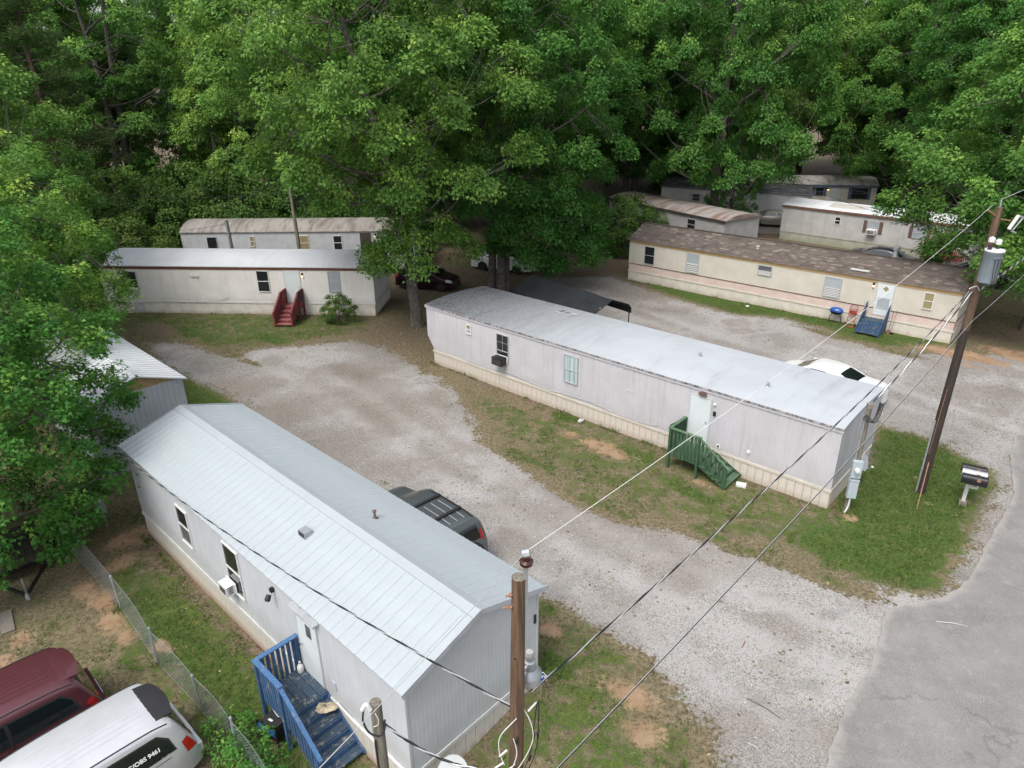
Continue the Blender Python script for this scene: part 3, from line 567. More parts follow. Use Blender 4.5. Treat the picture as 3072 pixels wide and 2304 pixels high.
# pine
def make_pine(seed, H):
    r = np.random.default_rng(seed); P = []; Tt = []; mb = MB()
    mb.tube([(0, 0, -.5), (.1, 0, H * .5), (0, .1, H)], [.3, .2, .04], 8, caps=False)
    for z in np.arange(H * .3, H, .42):
        for k in range(3):
            a = r.uniform(0, 6.28); L = (1 - (z - H * .3) / (H * .72)) * 4.2 * r.uniform(.6, 1.1) + .5; e = np.array([math.cos(a) * L, math.sin(a) * L, z + L * .12])
            mb.tube([(0, 0, z), tuple(e * .55 + np.array([0, 0, z]) * .45 - np.array([0, 0, .12])), tuple(e)], [.05, .03, .01], 4, caps=False)
            for s_ in np.linspace(.35, 1, 7):
                c = np.array([0, 0, z]) * (1 - s_) + e * s_; n = 60; d = r.normal(0, 1, (n, 3)); d /= np.linalg.norm(d, axis=1, keepdims=True); d[:, 2] = np.abs(d[:, 2]) * .8 - .1
                P.append(c + d * .12 + r.normal(0, .18, (n, 3))); Tt.append(d)
    P = np.concatenate(P); Tt = np.concatenate(Tt); n = len(P); V, F, k = leaves(P, Tt, r.normal(0, 1, (n, 3)), r.uniform(.25, .45, n), np.full(n, .035))
    c = r.random(n); col = np.stack([c, r.random(n), c, np.ones(n)], 1).repeat(k, 0)
    return mb.mesh('trunk', 'bark_pine', True), tri_stuff('crown', V, F, col, 'leaf_pine', None)
pine = make_pine(21, 23)
place(pine, 'pine_tree', 'tall thin pine with feathery needles at the upper left', (-32.5, 52, 0))
place(pine, 'pine_tree', 'second pine farther back at the upper left corner', (-45, 62, 0), 2, (1, 1, 1.1))
# woods behind the homes
protos = [gum_a, gum_b, gum_c, oak_d]
wr = random.Random(5); spots = []
WL = ['leafy woodland tree behind the pines at the far left', 'leafy woodland tree behind the home with the stained grey roof', 'leafy woodland tree behind the tree with three trunks', 'leafy woodland tree behind the homes with silver and rusty roofs', 'leafy woodland tree at the far right behind the transformer pole']
WG = ['woods at the far left', 'woods behind the stained-roof home', 'woods behind the three-trunk tree', 'woods behind the right-hand homes', 'woods at the far right']
for x, y in [(-48, 76), (-40, 72), (-31, 90), (-22, 72), (-12, 66), (-2, 62), (6, 70), (-17, 84), (-28, 96), (-6, 80), (4, 88), (12, 78), (-52, 100), (-62, 84), (-40, 108), (-10, 100), (10, 104), (22, 84), (30, 80), (36, 90), (44, 84), (27, 98), (40, 72), (50, 76), (54, 92), (45, 62), (38, 56), (58, 64), (66, 80), (48, 104), (66, 104), (-74, 104), (18, 118), (-20, 114), (60, 112), (36, 110), (2, 114), (56, 48), (-44, 44), (-54, 58), (-66, 68), (46, 46), (14, 94)]:
    spots.append((x + wr.uniform(-1.5, 1.5), y + wr.uniform(-1.5, 1.5)))
for i, (x, y) in enumerate(spots):
    pz = protos[(i * 7 + i // 3) % 4] if x < 12 else protos[(i * 5) % 3]
    s = wr.uniform(.95, 1.2)
    place(pz, 'woodland_tree', WL[0 if x < -34 else 1 if x < -8 else 2 if x < 16 else 3 if x < 43 else 4], (x, y, 0), wr.uniform(0, 6.28), (s, s, s * wr.uniform(.95, 1.12)), WG[0 if x < -34 else 1 if x < -8 else 2 if x < 16 else 3 if x < 43 else 4])
for i, (x, y, s) in enumerate([(-33, 58, 1.35), (-28.5, 57, 1.2), (-24, 60, 1.3), (-38, 60, 1.4), (-30, 66, 1.3), (-18, 62, 1.2), (-44, 68, 1.3), (-10, 58.5, 1.0), (-27.5, 49.5, .9), (-33, 48, 1.1), (9.5, 57, .9), (47, 60, 1.1)]):
    place(shrub_h, 'bush', 'dark green overgrown bush in the undergrowth behind the homes', (x, y, 0), i * 1.3, (s, s, s * 1.05), 'undergrowth bushes behind the homes', cat='bush')
# shrub by the red steps
sh = make_tree(9, 1.7, .95, .12, 24, 6, 34, .085, ('leaf_shrub', 'bark'), .03, cr=(.18, .34), sr=(.1, .2), fork=3, limbs=14)
x, y = w2(T4F, 14.95, -1.2); place(sh, 'shrub', 'rounded green shrub in front of the home with the brown fascia', (x, y, 0), .5, cat='shrub')
# weeds growing through the chain-link fence
wd = make_tree(12, 1.0, .5, .02, 14, 4, 16, .075, ('leaf_near', 'bark'), .012, cr=(.12, .22), sr=(.1, .16), fork=3, limbs=8)
for i, (x, y, s) in enumerate([(-6.6, 11.15, 1.0), (-6.0, 10.7, 1.1), (-5.5, 10.2, 1.05), (-5.9, 11.3, .6)]):
    place(wd, 'weed', 'leafy green weed growing along the chain-link fence', (x, y, gz(x, y)), i, (s, s, s * .8), 'weeds along the chain-link fence', cat='weed')

# ================================================================== MATERIALS for buildings and things
CLAY = (.33, .19, .12)
mat('t1_siding', (.50, .52, .55), .45, .06, 1.2, streak=.25, scol=(.42, .43, .44), spec=.4, bump=.5, bscale=1.6, low=(.7, 1.25, (.36, .36, .32), .35))
mat('t1_skirt', (.56, .53, .47), .6, .10, 2, low=(-.42, -.05, CLAY, .75), streak=.2, scol=(.4, .36, .3))
mat('t1_roof', (.385, .43, .45), .42, .07, .7, streak=.45, scol=(.36, .39, .42), sscale=(3, .5, 3), metal=.0, spec=.5)
mat('t1_ridge', (.35, .39, .41), .45, .05, 1)
mat('trim_grey', (.42, .44, .47), .5, .1, 3)
mat('trim_white', (.56, .56, .55), .5, .1, 3)
mat('t2_siding', (.51, .50, .525), .5, .07, 1.0, streak=.7, scol=(.38, .37, .385), sscale=(6, 6, .25), patch=((.60, .59, .61), .9, .66, .72), bump=.5, bscale=1.6, low=(.7, 1.25, (.36, .36, .32), .35))
mat('t2_skirt', (.58, .53, .46), .6, .12, 2, low=(0, .28, (.42, .32, .25), .55), streak=.25, scol=(.42, .36, .3))
mat('t3_siding', (.56, .53, .455), .55, .08, 1.2, streak=.35, scol=(.50, .44, .35), sscale=(5, 5, .3), bump=.5, bscale=1.6, low=(.7, 1.25, (.36, .36, .32), .35))
mat('t3_lower', (.60, .49, .43), .55, .1, 1.5, streak=.5, scol=(.52, .36, .31), sscale=(6, 6, .4))
mat('t3_skirt', (.61, .575, .50), .55, .1, 2, low=(0, .3, (.42, .34, .24), .5), streak=.3, scol=(.48, .44, .36))
mat('t3_fascia', (.42, .29, .135), .6, .12, 3, streak=.3, scol=(.3, .22, .12))
mat('t4_siding', (.72, .70, .67), .55, .07, 1.0, streak=.55, scol=(.56, .52, .47), sscale=(5, 5, .22), patch=((.50, .38, .28), .5, .72, .82), bump=.5, bscale=1.6, low=(.7, 1.25, (.36, .36, .32), .35))
mat('t4_skirt', (.66, .63, .57), .6, .12, 2, low=(0, .25, (.42, .33, .24), .6), streak=.3, scol=(.45, .4, .33))
mat('t4_fascia', (.15, .055, .035), .6, .2, 3)
mat('t5_siding', (.45, .48, .50), .5, .08, 1.5, streak=.4, scol=(.42, .44, .45), sscale=(7, 7, .3), bump=.5, bscale=1.6, low=(.7, 1.25, (.36, .36, .32), .35))
mat('t5_gable', (.40, .27, .13), .65, .2, 4, streak=.4, scol=(.25, .17, .09))
mat('t6_siding', (.50, .52, .54), .55, .1, 1.5, streak=.6, scol=(.38, .42, .42), sscale=(5, 5, .3), bump=.5, bscale=1.6, low=(.7, 1.25, (.36, .36, .32), .35))
mat('t7_siding', (.47, .465, .45), .6, .12, 1.0, streak=.65, scol=(.30, .29, .27), sscale=(5, 5, .22), bump=.5, bscale=1.6, low=(.7, 1.25, (.36, .36, .32), .35))
mat('t7_skirt', (.38, .38, .31), .65, .15, 1.5, low=(0, .5, (.26, .29, .19), .6))
mat('t7_trim', (.16, .085, .06), .6, .2, 3)
mat('t8_wall', (.36, .36, .35), .6, .15, 1.5); mat('t9_wall', (.70, .70, .69), .55, .1, 1.5); mat('t10_wall', (.66, .62, .53), .6, .1, 1.5)
mat('blue_trim', (.10, .15, .23), .6, .2, 3); mat('t11_wall', (.13, .075, .06), .7, .2, 2); mat('t11_panel', (.5, .48, .44), .6, .1, 2)
def roofcoat(name, col, dark, lo, hi, amt=.8, seam=.9, extra=None, rough=.45):
    """aluminium / elastomeric roof coat with runs across the width; extra=(x0,x1,colour,amount): soot that grows towards one end"""
    m, nt, b = newmat(name); ob = N(nt, 'TexCoord').outputs['Object']; col = dim(col); dark = dim(dark)
    n1 = noise(nt, ob, 1, 6, .65, (1.6, .22, 1)); n2 = noise(nt, ob, .6, 5, .6); n3 = noise(nt, ob, 6, 5, .7)
    c = mixc(nt, ramp(nt, n2, .3, .7), tuple(x * .9 for x in col), col)
    k = mth(nt, 'MULTIPLY', ramp(nt, n1, lo, hi), amt)
    sx = N(nt, 'SeparateXYZ'); nt.links.new(ob, sx.inputs[0])
    if extra:
        e = ramp(nt, mth(nt, 'ADD', sx.outputs[0], mth(nt, 'MULTIPLY', mth(nt, 'SUBTRACT', n1, .5), 6)), extra[1], extra[0]); e = mth(nt, 'SUBTRACT', 1, e)
        e = mth(nt, 'MULTIPLY', e, mth(nt, 'ADD', .5, mth(nt, 'MULTIPLY', n3, 1.0)))
        k = mth(nt, 'ADD', k, mth(nt, 'MULTIPLY', e, extra[3]), True); dark = extra[2]
    c = mixc(nt, k, c, dark)
    nt.links.new(c, b.inputs['Base Color']); b.inputs['Roughness'].default_value = rough + .2; b.inputs['Specular IOR Level'].default_value = .12
    bp = N(nt, 'Bump'); bp.inputs['Strength'].default_value = .35; bp.inputs['Distance'].default_value = .04
    nt.links.new(noise(nt, ob, 1, 3, .5, (2.4, .5, 1)), bp.inputs['Height']); nt.links.new(bp.outputs[0], b.inputs['Normal'])
roofcoat('t2_roof', (.44, .468, .495), (.30, .31, .33), .52, .8, .35, extra=(12.5, -1.5, (.055, .058, .062), .95))
roofcoat('t4_roof', (.49, .51, .535), (.36, .37, .385), .5, .75, .5)
roofcoat('t6_roof', (.30, .28, .255), (.14, .12, .10), .42, .65, .85)
roofcoat('t7_roof', (.70, .72, .74), (.5, .51, .53), .5, .75, .5)
roofcoat('t8_roof', (.36, .34, .325), (.19, .125, .095), .38, .6, .9)
roofcoat('t10_roof', (.50, .47, .44), (.20, .18, .16), .45, .65, .8)
mat('roof_white', (.7, .7, .7), .5, .05); mat('roof_patch', (.52, .50, .46), .6, .1)
mat('eave_rust', (.36, .35, .35), .6, .3, 6, patch=((.10, .09, .09), 9, .45, .6))
def shinglemat(name, a, b_, c_):
    m, nt, b = newmat(name); at = N(nt, 'Attribute', attribute_name='rnd'); sp = N(nt, 'SeparateColor'); nt.links.new(at.outputs['Color'], sp.inputs[0]); ob = N(nt, 'TexCoord').outputs['Object']
    c = mixc(nt, sp.outputs[0], a, b_); c = mixc(nt, ramp(nt, sp.outputs[1], .86, .93), c, c_)
    c = mixc(nt, mth(nt, 'MULTIPLY', ramp(nt, noise(nt, ob, 1.2, 5, .65), .45, .7), .5), c, tuple(x * .6 for x in a))
    c = mixc(nt, mth(nt, 'MULTIPLY', noise(nt, ob, 60, 2), .35), c, tuple(x * .5 for x in a))
    nt.links.new(c, b.inputs['Base Color']); b.inputs['Roughness'].default_value = .95; b.inputs['Specular IOR Level'].default_value = .1
shinglemat('shingle_brown', (.095, .078, .069), (.165, .138, .122), (.225, .195, .175))
shinglemat('shingle_grey', (.09, .092, .10), (.16, .16, .17), (.25, .25, .25))
mat('glass_dark', (.018, .02, .022), .08, 0, spec=.6); mat('glass_pale', (.34, .38, .40), .15, .1, 2, spec=.6); mat('glass_tan', (.30, .25, .14), .2, .1, 3, spec=.5); mat('glass_mid', (.11, .12, .125), .12, .2, 2, spec=.6)
mat('frame_alu', (.50, .51, .52), .4, .1, 5, metal=.3); mat('frame_white', (.7, .7, .69), .5, .05); mat('frame_dark', (.06, .05, .045), .6, .1); mat('frame_brown', (.13, .085, .065), .6, .2)
mat('blind', (.6, .6, .58), .6, .05); mat('muntin', (.27, .28, .28), .6, .05)
def curtainmat():
    m, nt, b = newmat('curtain'); ob = N(nt, 'TexCoord').outputs['Object']
    n_ = noise(nt, ob, 1, 3, .6, (16, 16, .3)); nt.links.new(mixc(nt, ramp(nt, n_, .3, .7), (.16, .22, .23), (.42, .50, .49)), b.inputs['Base Color']); b.inputs['Roughness'].default_value = .8
curtainmat()
mat('door_white', (.60, .65, .66), .45, .05, 2, streak=.2, scol=(.5, .53, .53)); mat('door_frame', (.50, .52, .52), .5, .1)
mat('black', (.015, .015, .017), .5, .1); mat('black_metal', (.02, .02, .022), .4, .1, metal=.3); mat('rubber', (.018, .018, .018), .8, .2); mat('chrome', (.6, .6, .62), .2, .05, metal=1)
mat('galv', (.42, .45, .47), .45, .15, 6, metal=.5); mat('white_plastic', (.68, .68, .67), .5, .05); mat('grey_box', (.40, .46, .49), .5, .08, 4)
mat('rust', (.20, .085, .045), .85, .3, 8); mat('rust_metal', (.33, .17, .11), .7, .3, 8); mat('ac_beige', (.55, .54, .5), .5, .1)
mat('lamp_lit', (1, .75, .45), .5, 0); MATS['lamp_lit'].node_tree.nodes['Principled BSDF'].inputs['Emission Color'].default_value = (1, .62, .28, 1); MATS['lamp_lit'].node_tree.nodes['Principled BSDF'].inputs['Emission Strength'].default_value = 2.5
wood('wood_blue', (.045, .125, .27), (.02, .055, .12), worn=.5); wood('wood_blue_light', (.07, .19, .38), (.04, .10, .22), worn=.4); wood('wood_bluegrey', (.055, .095, .145), (.02, .04, .065), worn=.85); wood('wood_green', (.045, .12, .055), (.02, .055, .025), worn=.35); wood('wood_green_light', (.11, .20, .11), (.05, .11, .055), worn=.6)
wood('wood_red', (.24, .03, .034), (.12, .015, .018), worn=.35); wood('wood_redworn', (.34, .14, .12), (.19, .05, .05), worn=.7); wood('wood_grey', (.30, .27, .23), (.15, .13, .11)); wood('pole_wood', (.19, .115, .07), (.07, .042, .026)); wood('pole_dark', (.055, .036, .026), (.022, .015, .012)); wood('post_weathered', (.27, .25, .20), (.12, .11, .085)); wood('plank_dark', (.085, .07, .058), (.035, .03, .026)); wood('ply', (.20, .145, .09), (.11, .08, .05))
mat('tarp_black', (.020, .024, .027), .55, .25, 2, bump=.2, bscale=8); mat('tarp_green', (.02, .035, .03), .7, .3, 2); mat('canvas', (.03, .035, .04), .6, .2)
mat('brick_red', (.16, .05, .04), .9, .3, 6)

# ================================================================== MOBILE HOMES
def corr(mb, ax, a0, a1, c, z0, z1, pitch, depth, out, groove=.35):
    """corrugated sheet along axis ax ('x' or 'y') at coordinate c on the other axis; z1 may be a function of position; out = outward sign"""
    n = max(2, int(round((a1 - a0) / pitch))); st = (a1 - a0) / n; pts = []
    for i in range(n):
        p = a0 + i * st; pts += [(p, depth), (p + st * (1 - groove), depth), (p + st * (1 - groove) + .25 * groove * st, 0), (p + st * (1 - .25 * groove), 0)]
    pts.append((a1, depth)); k = len(mb.v); vs = []
    f = (lambda t: z1) if not callable(z1) else z1
    for p, d in pts:
        q = c + out * d
        for z in (z0 if not callable(z0) else z0(p), f(p)): vs.append((p, q, z) if ax == 'x' else (q, p, z))
    mb.add(vs, [(2 * i, 2 * i + 2, 2 * i + 3, 2 * i + 1) for i in range(len(pts) - 1)])
def window(root, x0, x1, z0, z1, y=-.01, face='f', glass='glass_dark', frame='frame_alu', split=.5, curtain=None, rail=True, shutters=None, slats=0, muntins=False):
    """double-hung window; frame is the part, panes and rails its sub-parts. Placed on the wall plane y facing -y"""
    t = .035; mb = MB(); d = .045
    mb.box(x0, x0 + t, y - d, y, z0, z1); mb.box(x1 - t, x1, y - d, y, z0, z1); mb.box(x0 + t, x1 - t, y - d, y, z1 - t, z1); mb.box(x0 + t, x1 - t, y - d - .015, y, z0, z0 + t)
    w = mb.build('window', frame, root); zm = z0 + (z1 - z0) * split
    if rail: MB().box(x0 + t, x1 - t, y - d + .004, y - .004, zm - .02, zm + .02).build('meeting_rail', frame, w)
    segs = ((z0 + t, zm - .02), (zm + .02, z1 - t)) if rail else ((z0 + t, z1 - t),)
    gl = glass if isinstance(glass, tuple) else (glass, glass)
    for i, (a, b) in enumerate(segs):
        if b - a < .02: continue
        MB().box(x0 + t, x1 - t, y - .02 - .004 * i, y - .006, a, b).build('pane', gl[i], w)
    if muntins:
        m = MB(); m.box((x0 + x1) / 2 - .01, (x0 + x1) / 2 + .01, y - .03, y - .021, zm, z1 - t); zz = (zm + z1) / 2; m.box(x0 + t, x1 - t, y - .031, y - .022, zz - .01, zz + .01); m.build('muntin', 'muntin', w)
    for i in range(slats):
        a = z0 + t + (zm - z0 - t) * (i + .15) / slats; MB().box(x0 + t + .01, x1 - t - .01, y - .04, y - .03, a, a + (zm - z0) / slats * .62).build('slat', 'blind', w)
    if shutters:
        for a in (x0 - .28, x1 + .02): MB().box(a, a + .26, y - .03, y, z0 - .03, z1 + .03).build('shutter', shutters, w)
    return w
def door(root, x0, x1, z0, z1, y=-.01, m='door_white', handle=1, kind=None):
    t = .05; fr = MB(); fr.box(x0 - t, x0, y - .03, y, z0, z1 + t); fr.box(x1, x1 + t, y - .03, y, z0, z1 + t); fr.box(x0, x1, y - .03, y, z1, z1 + t); fr.build('door_frame', 'door_frame', root)
    d = MB().box(x0, x1, y - .022, y, z0, z1).build('door', m, root); hx = x1 - .09 if handle > 0 else x0 + .09
    MB().lathe([(.012, 0), (.014, .03), (.03, .04), (.03, .06), (.01, .075)], 10, (hx, y - .022, z0 + .88), axis=(0, -1, 0)).build('handle', 'chrome', d, True)
    if kind == 'diamond':
        cx, cz, s = (x0 + x1) / 2, z1 - .3, .16
        for sc, mm, dy in ((1.3, 'frame_white', .004), (1, 'glass_tan', .009)):
            q = [(cx, cz - s * sc), (cx + s * sc, cz), (cx, cz + s * sc), (cx - s * sc, cz)]; MB().prism(q, lambda p, tt: (p[0], y - .022 - tt, p[1]), 0, dy).build('window_pane' if mm[0] == 'g' else 'pane_trim', mm, d)
        MB().box(x0 + .07, x1 - .07, y - .036, y - .022, z0 + .98, z0 + 1.03).build('rail', 'frame_alu', d)
        MB().box(x0 + .1, x1 - .1, y - .027, y - .022, z0 + .45, z0 + .95).build('screen_pane', 'glass_pale', d)
        MB().box(x0 + .07, x1 - .07, y - .034, y - .022, z0 + .38, z0 + .43).build('rail', 'frame_alu', d)
    if kind == 'slit':
        for a, b, mm, dy in ((.14, .36, 'frame_white', .004), (.165, .335, 'glass_mid', .009)):
            k = 0 if mm[0] == 'f' else .03; MB().box(x0 + .34 + k, x0 + .62 - k, y - .022 - dy, y - .022, z1 - .62 + k, z1 - .2 - k).build('window_pane' if k else 'pane_trim', mm, d)
    return d
def arch_roof(root, L, W, he, rise, m, ov=.06, seg=10, name='roof', seams=0, thick=.05, endrise=None):
    mb = MB(); n = seg; vs = []
    prof = [(-ov + (W + 2 * ov) * i / n, he + rise * (1 - abs(2 * i / n - 1) ** 2.2)) for i in range(n + 1)]
    xs = [-ov + (L + 2 * ov) * i / 24 for i in range(25)]
    for x in xs: vs += [(x, y, z) for y, z in prof]
    fs = [(i * (n + 1) + j, (i + 1) * (n + 1) + j, (i + 1) * (n + 1) + j + 1, i * (n + 1) + j + 1) for i in range(24) for j in range(n)]
    mb.add(vs, fs)
    for i, x in ((0, xs[0]), (24, xs[-1])):   # closed ends
        k = len(mb.v); mb.v += [(x, y, z) for y, z in prof] + [(x, -ov, he - thick), (x, W + ov, he - thick)]; mb.f.append(tuple(k + j for j in range(n + 1)) + (k + n + 2, k + n + 1)); mb.m.append(0)
    for y, j in ((-ov, 0), (W + ov, n)):
        mb.add([(xs[0], y, he - thick), (xs[-1], y, he - thick), (xs[-1], y, he), (xs[0], y, he)], [(0, 1, 2, 3)])
    r = mb.build(name, m, root, True)
    for i in range(seams):
        x = L * (i + 1) / (seams + 1); s_ = MB(); s_.tube([(x, y, z + .004) for y, z in prof], .012, 4); s_.build('seam', m, r)
    return r
def gable_pts(W, he, hr, y, ov=0): return he + (hr - he) * (1 - abs(2 * y / W - 1))
def shingle_roof(root, L, W, he, hr, m, ov=.12, rowh=.16, tab=.32):
    run = W / 2 + ov; rise = (hr - he) * (run / (W / 2)); Ls = math.hypot(run, rise); zr = hr
    deck = MB()
    for s in (0, 1):
        y0 = -ov if s == 0 else W + ov; deck.add([(-ov, y0, zr - rise - .03), (L + ov, y0, zr - rise - .03), (L + ov, W / 2, zr - .03), (-ov, W / 2, zr - .03), (-ov, y0, zr - rise - .1), (L + ov, y0, zr - rise - .1), (L + ov, W / 2, zr - .1), (-ov, W / 2, zr - .1)], [(0, 1, 2, 3), (7, 6, 5, 4), (0, 4, 5, 1), (1, 5, 6, 2), (3, 2, 6, 7), (0, 3, 7, 4)])
    d = deck.build('roof', m, root)
    a = d.data.attributes.new('rnd', 'FLOAT_COLOR', 'POINT'); V = []; F = []; C = []
    rr = random.Random(3); nr = int(Ls / rowh) + 1; nt_ = int((L + 2 * ov) / tab) + 1
    for s in (0, 1):
        for i in range(nr):
            t0 = i / nr; t1 = min(1, (i + 1.12) / nr); offx = (i % 2) * .5 * tab; rc = rr.random()
            for j in range(-1, nt_):
                x0 = -ov + j * tab + offx; x1 = min(x0 + tab - .012, L + ov); x0 = max(x0, -ov)
                if x1 - x0 < .04: continue
                lift = .012 + rr.uniform(0, .006); k = len(V); c = .3 * rc + .7 * rr.random(); t2 = rr.random()
                def P(x, t, e): 
                    y = -ov + run * t if s == 0 else W + ov - run * t; return (x, y, zr - rise + rise * t - .03 + e)
                V += [P(x0, t0, lift + .01), P(x1, t0, lift + .01), P(x1, t1, .006), P(x0, t1, .006), P(x0, t0, 0), P(x1, t0, 0)]
                F += [(k, k + 1, k + 2, k + 3), (k + 4, k + 5, k + 1, k)] if s == 0 else [(k + 3, k + 2, k + 1, k), (k, k + 1, k + 5, k + 4)]; C += [(c, t2, c, 1)] * 6
    me = bpy.data.meshes.new('shingles'); me.from_pydata(V, [], F); me.materials.append(MATS[m]); at = me.attributes.new('rnd', 'FLOAT_COLOR', 'POINT'); at.data.foreach_set('color', np.array(C).ravel())
    o = obj('shingles', me, d); o['kind'] = 'stuff'
    MB().beam((-ov, W / 2, zr + .0), (L + ov, W / 2, zr + .0), .22, .035).build('ridge_cap', m, root)
    return d
def shell(root, L, W, z0, he, hr, m, pitch=.1, depth=.008, endm=None, endpitch=None, enddepth=None, arch=None):
    top = (lambda y: he + arch * (1 - abs(2 * y / W - 1) ** 2.2)) if arch is not None else (lambda y: gable_pts(W, he, hr, y))
    for ax, c, out in (('x', 0, -1), ('x', W, 1)):
        mb = MB(); corr(mb, 'x', 0, L, c, z0, he, pitch, depth, out); mb.build('wall', m, root, fixn=False)
    for c, out in ((0, -1), (L, 1)):
        mb = MB(); corr(mb, 'y', .002, W - .002, c, z0, (lambda y: top(y) - .03), endpitch or pitch, enddepth or depth, out); mb.build('wall', endm or m, root, fixn=False)
    MB().box(.02, L - .02, .02, W - .02, z0 + .01, he - .02).build('inner_core', m, root)
    for x in (0, L):
        for y in (0, W): MB().box(x - .025, x + .025, y - .025, y + .025, z0, he - .01).build('corner_trim', m, root)
def skirt_panels(root, L, W, zb, zt, m, pw=.28, sides=('f', 'r'), trim='trim_white', flat=('b', 'l')):
    """separate upright skirting panels along the visible sides, sheet on the rest; zb may be function of (x,y)"""
    fb = zb if callable(zb) else (lambda x, y: zb)
    MB().box(.06, L - .06, .06, W - .06, min(fb(0, 0), fb(L, 0), fb(L, W)) - .2, zt - .05).build('skirt_core', 'black', root)
    cache = {}
    for s in sides:
        n = int((L if s in 'fb' else W) / pw); w = (L if s in 'fb' else W) / n
        for i in range(n):
            a, b = i * w + .006, (i + 1) * w - .006
            zz = fb((a + b) / 2 if s in 'fb' else (L if s == 'r' else 0), (0 if s == 'f' else W) if s in 'fb' else (a + b) / 2) - .12; zz = round(zz * 20) / 20
            key = (s in 'fb', round(zz, 2))
            if key not in cache:
                mb = MB(); h = w - .012
                if s in 'fb': mb.box(0, h, -.012, .012, zz, zt); mb.box(h * .42, h * .46, -.016, -.012, zz, zt)
                else: mb.box(-.012, .012, 0, h, zz, zt); mb.box(.012, .016, h * .42, h * .46, zz, zt)
                cache[key] = mb.mesh('skirt_panel', m)
            o = obj('skirt_panel', cache[key], root); o.location = (a, 0 if s == 'f' else W, 0) if s in 'fb' else (L if s == 'r' else 0, a, 0)
    for s in flat:
        mb = MB(); c = {'f': 0, 'b': W, 'l': 0, 'r': L}[s]
        corr(mb, 'x' if s in 'fb' else 'y', 0, L if s in 'fb' else W, c, (lambda p: fb(p if s in 'fb' else c, c if s in 'fb' else p) - .12), zt, pw, .01, -1 if s in 'fl' else 1); mb.build('skirt', m, root, fixn=False)
    if trim:
        t = MB(); t.box(-.03, L + .03, -.045, -.012, zt - .05, zt + .05); t.box(-.03, L + .03, W + .012, W + .045, zt - .05, zt + .05); t.box(L + .012, L + .045, -.012, W + .012, zt - .05, zt + .05); t.box(-.045, -.012, -.012, W + .012, zt - .05, zt + .05); t.build('skirt_trim', trim, root)
def skirt_corr(root, L, W, zb, zt, m, pitch=.1, trim='trim_white'):
    MB().box(.06, L - .06, .06, W - .06, zb - .2, zt - .05).build('skirt_core', 'black', root)
    for ax, c, out in (('x', -.01, -1), ('x', W + .01, 1), ('y', -.01, -1), ('y', L + .01, 1)):
        mb = MB(); corr(mb, ax, 0, L if ax == 'x' else W, c, zb - .12, zt, pitch, .012, out); mb.build('skirt', m, root, fixn=False)
    t = MB(); t.box(-.03, L + .03, -.055, -.024, zt - .04, zt + .05); t.box(L + .024, L + .055, -.024, W + .024, zt - .04, zt + .05); t.build('skirt_trim', trim, root)
def roof_vent(root, x, y, z, h=.18, r=.05, m='galv', cap=True):
    mb = MB(); mb.lathe([(r * 1.8, 0), (r, .03), (r, h)] + ([(r * 1.7, h), (r * 1.7, h + .06), (r * .3, h + .09)] if cap else [(r * .8, h)]), 10, (x, y, z)); mb.build('roof_vent', m, root, True)
def wall_lamp(root, x, z, lit=False, y=-.01, m='black'):
    mb = MB().box(x - .05, x + .05, y - .03, y, z - .05, z + .07); mb.lathe([(.06, 0), (.05, .1), (.02, .13)], 8, (x, y - .09, z - .06)); l = mb.build('porch_light', m, root)
    MB().lathe([(.02, 0), (.045, .03), (.045, .07), (.02, .09)], 8, (x, y - .09, z - .15)).build('bulb', 'lamp_lit' if lit else 'white_plastic', l, True)
def window_ac(label, Fm, u, z, w=.6, h=.38, d=.42, m='ac_beige', side=None, rim='white_plastic', yoff=0):
    x, y = w2(Fm, u, yoff); t = thing('air_conditioner', label, 'air conditioner', (x, y, z), Fm[2], 'window air conditioners')
    mb = MB(); mb.box(0, w, -d, -.05, 0, h); c = mb.build('case', m, t)
    mb = MB()
    for i in range(7): mb.box(.05, w - .05, -d - .008, -d, .05 + i * (h - .1) / 7, .05 + (i + .55) * (h - .1) / 7)
    mb.build('grille', side or 'frame_dark', c)
    mb = MB()
    for i in range(4): mb.box(w, w + .006, -d + .06, -.12, .08 + i * .06, .105 + i * .06)
    mb.build('louvre', 'frame_dark', c); MB().box(-.06, w + .06, -.055, -.045, .02, h + .04).build('side_panel', rim, t)
    return t

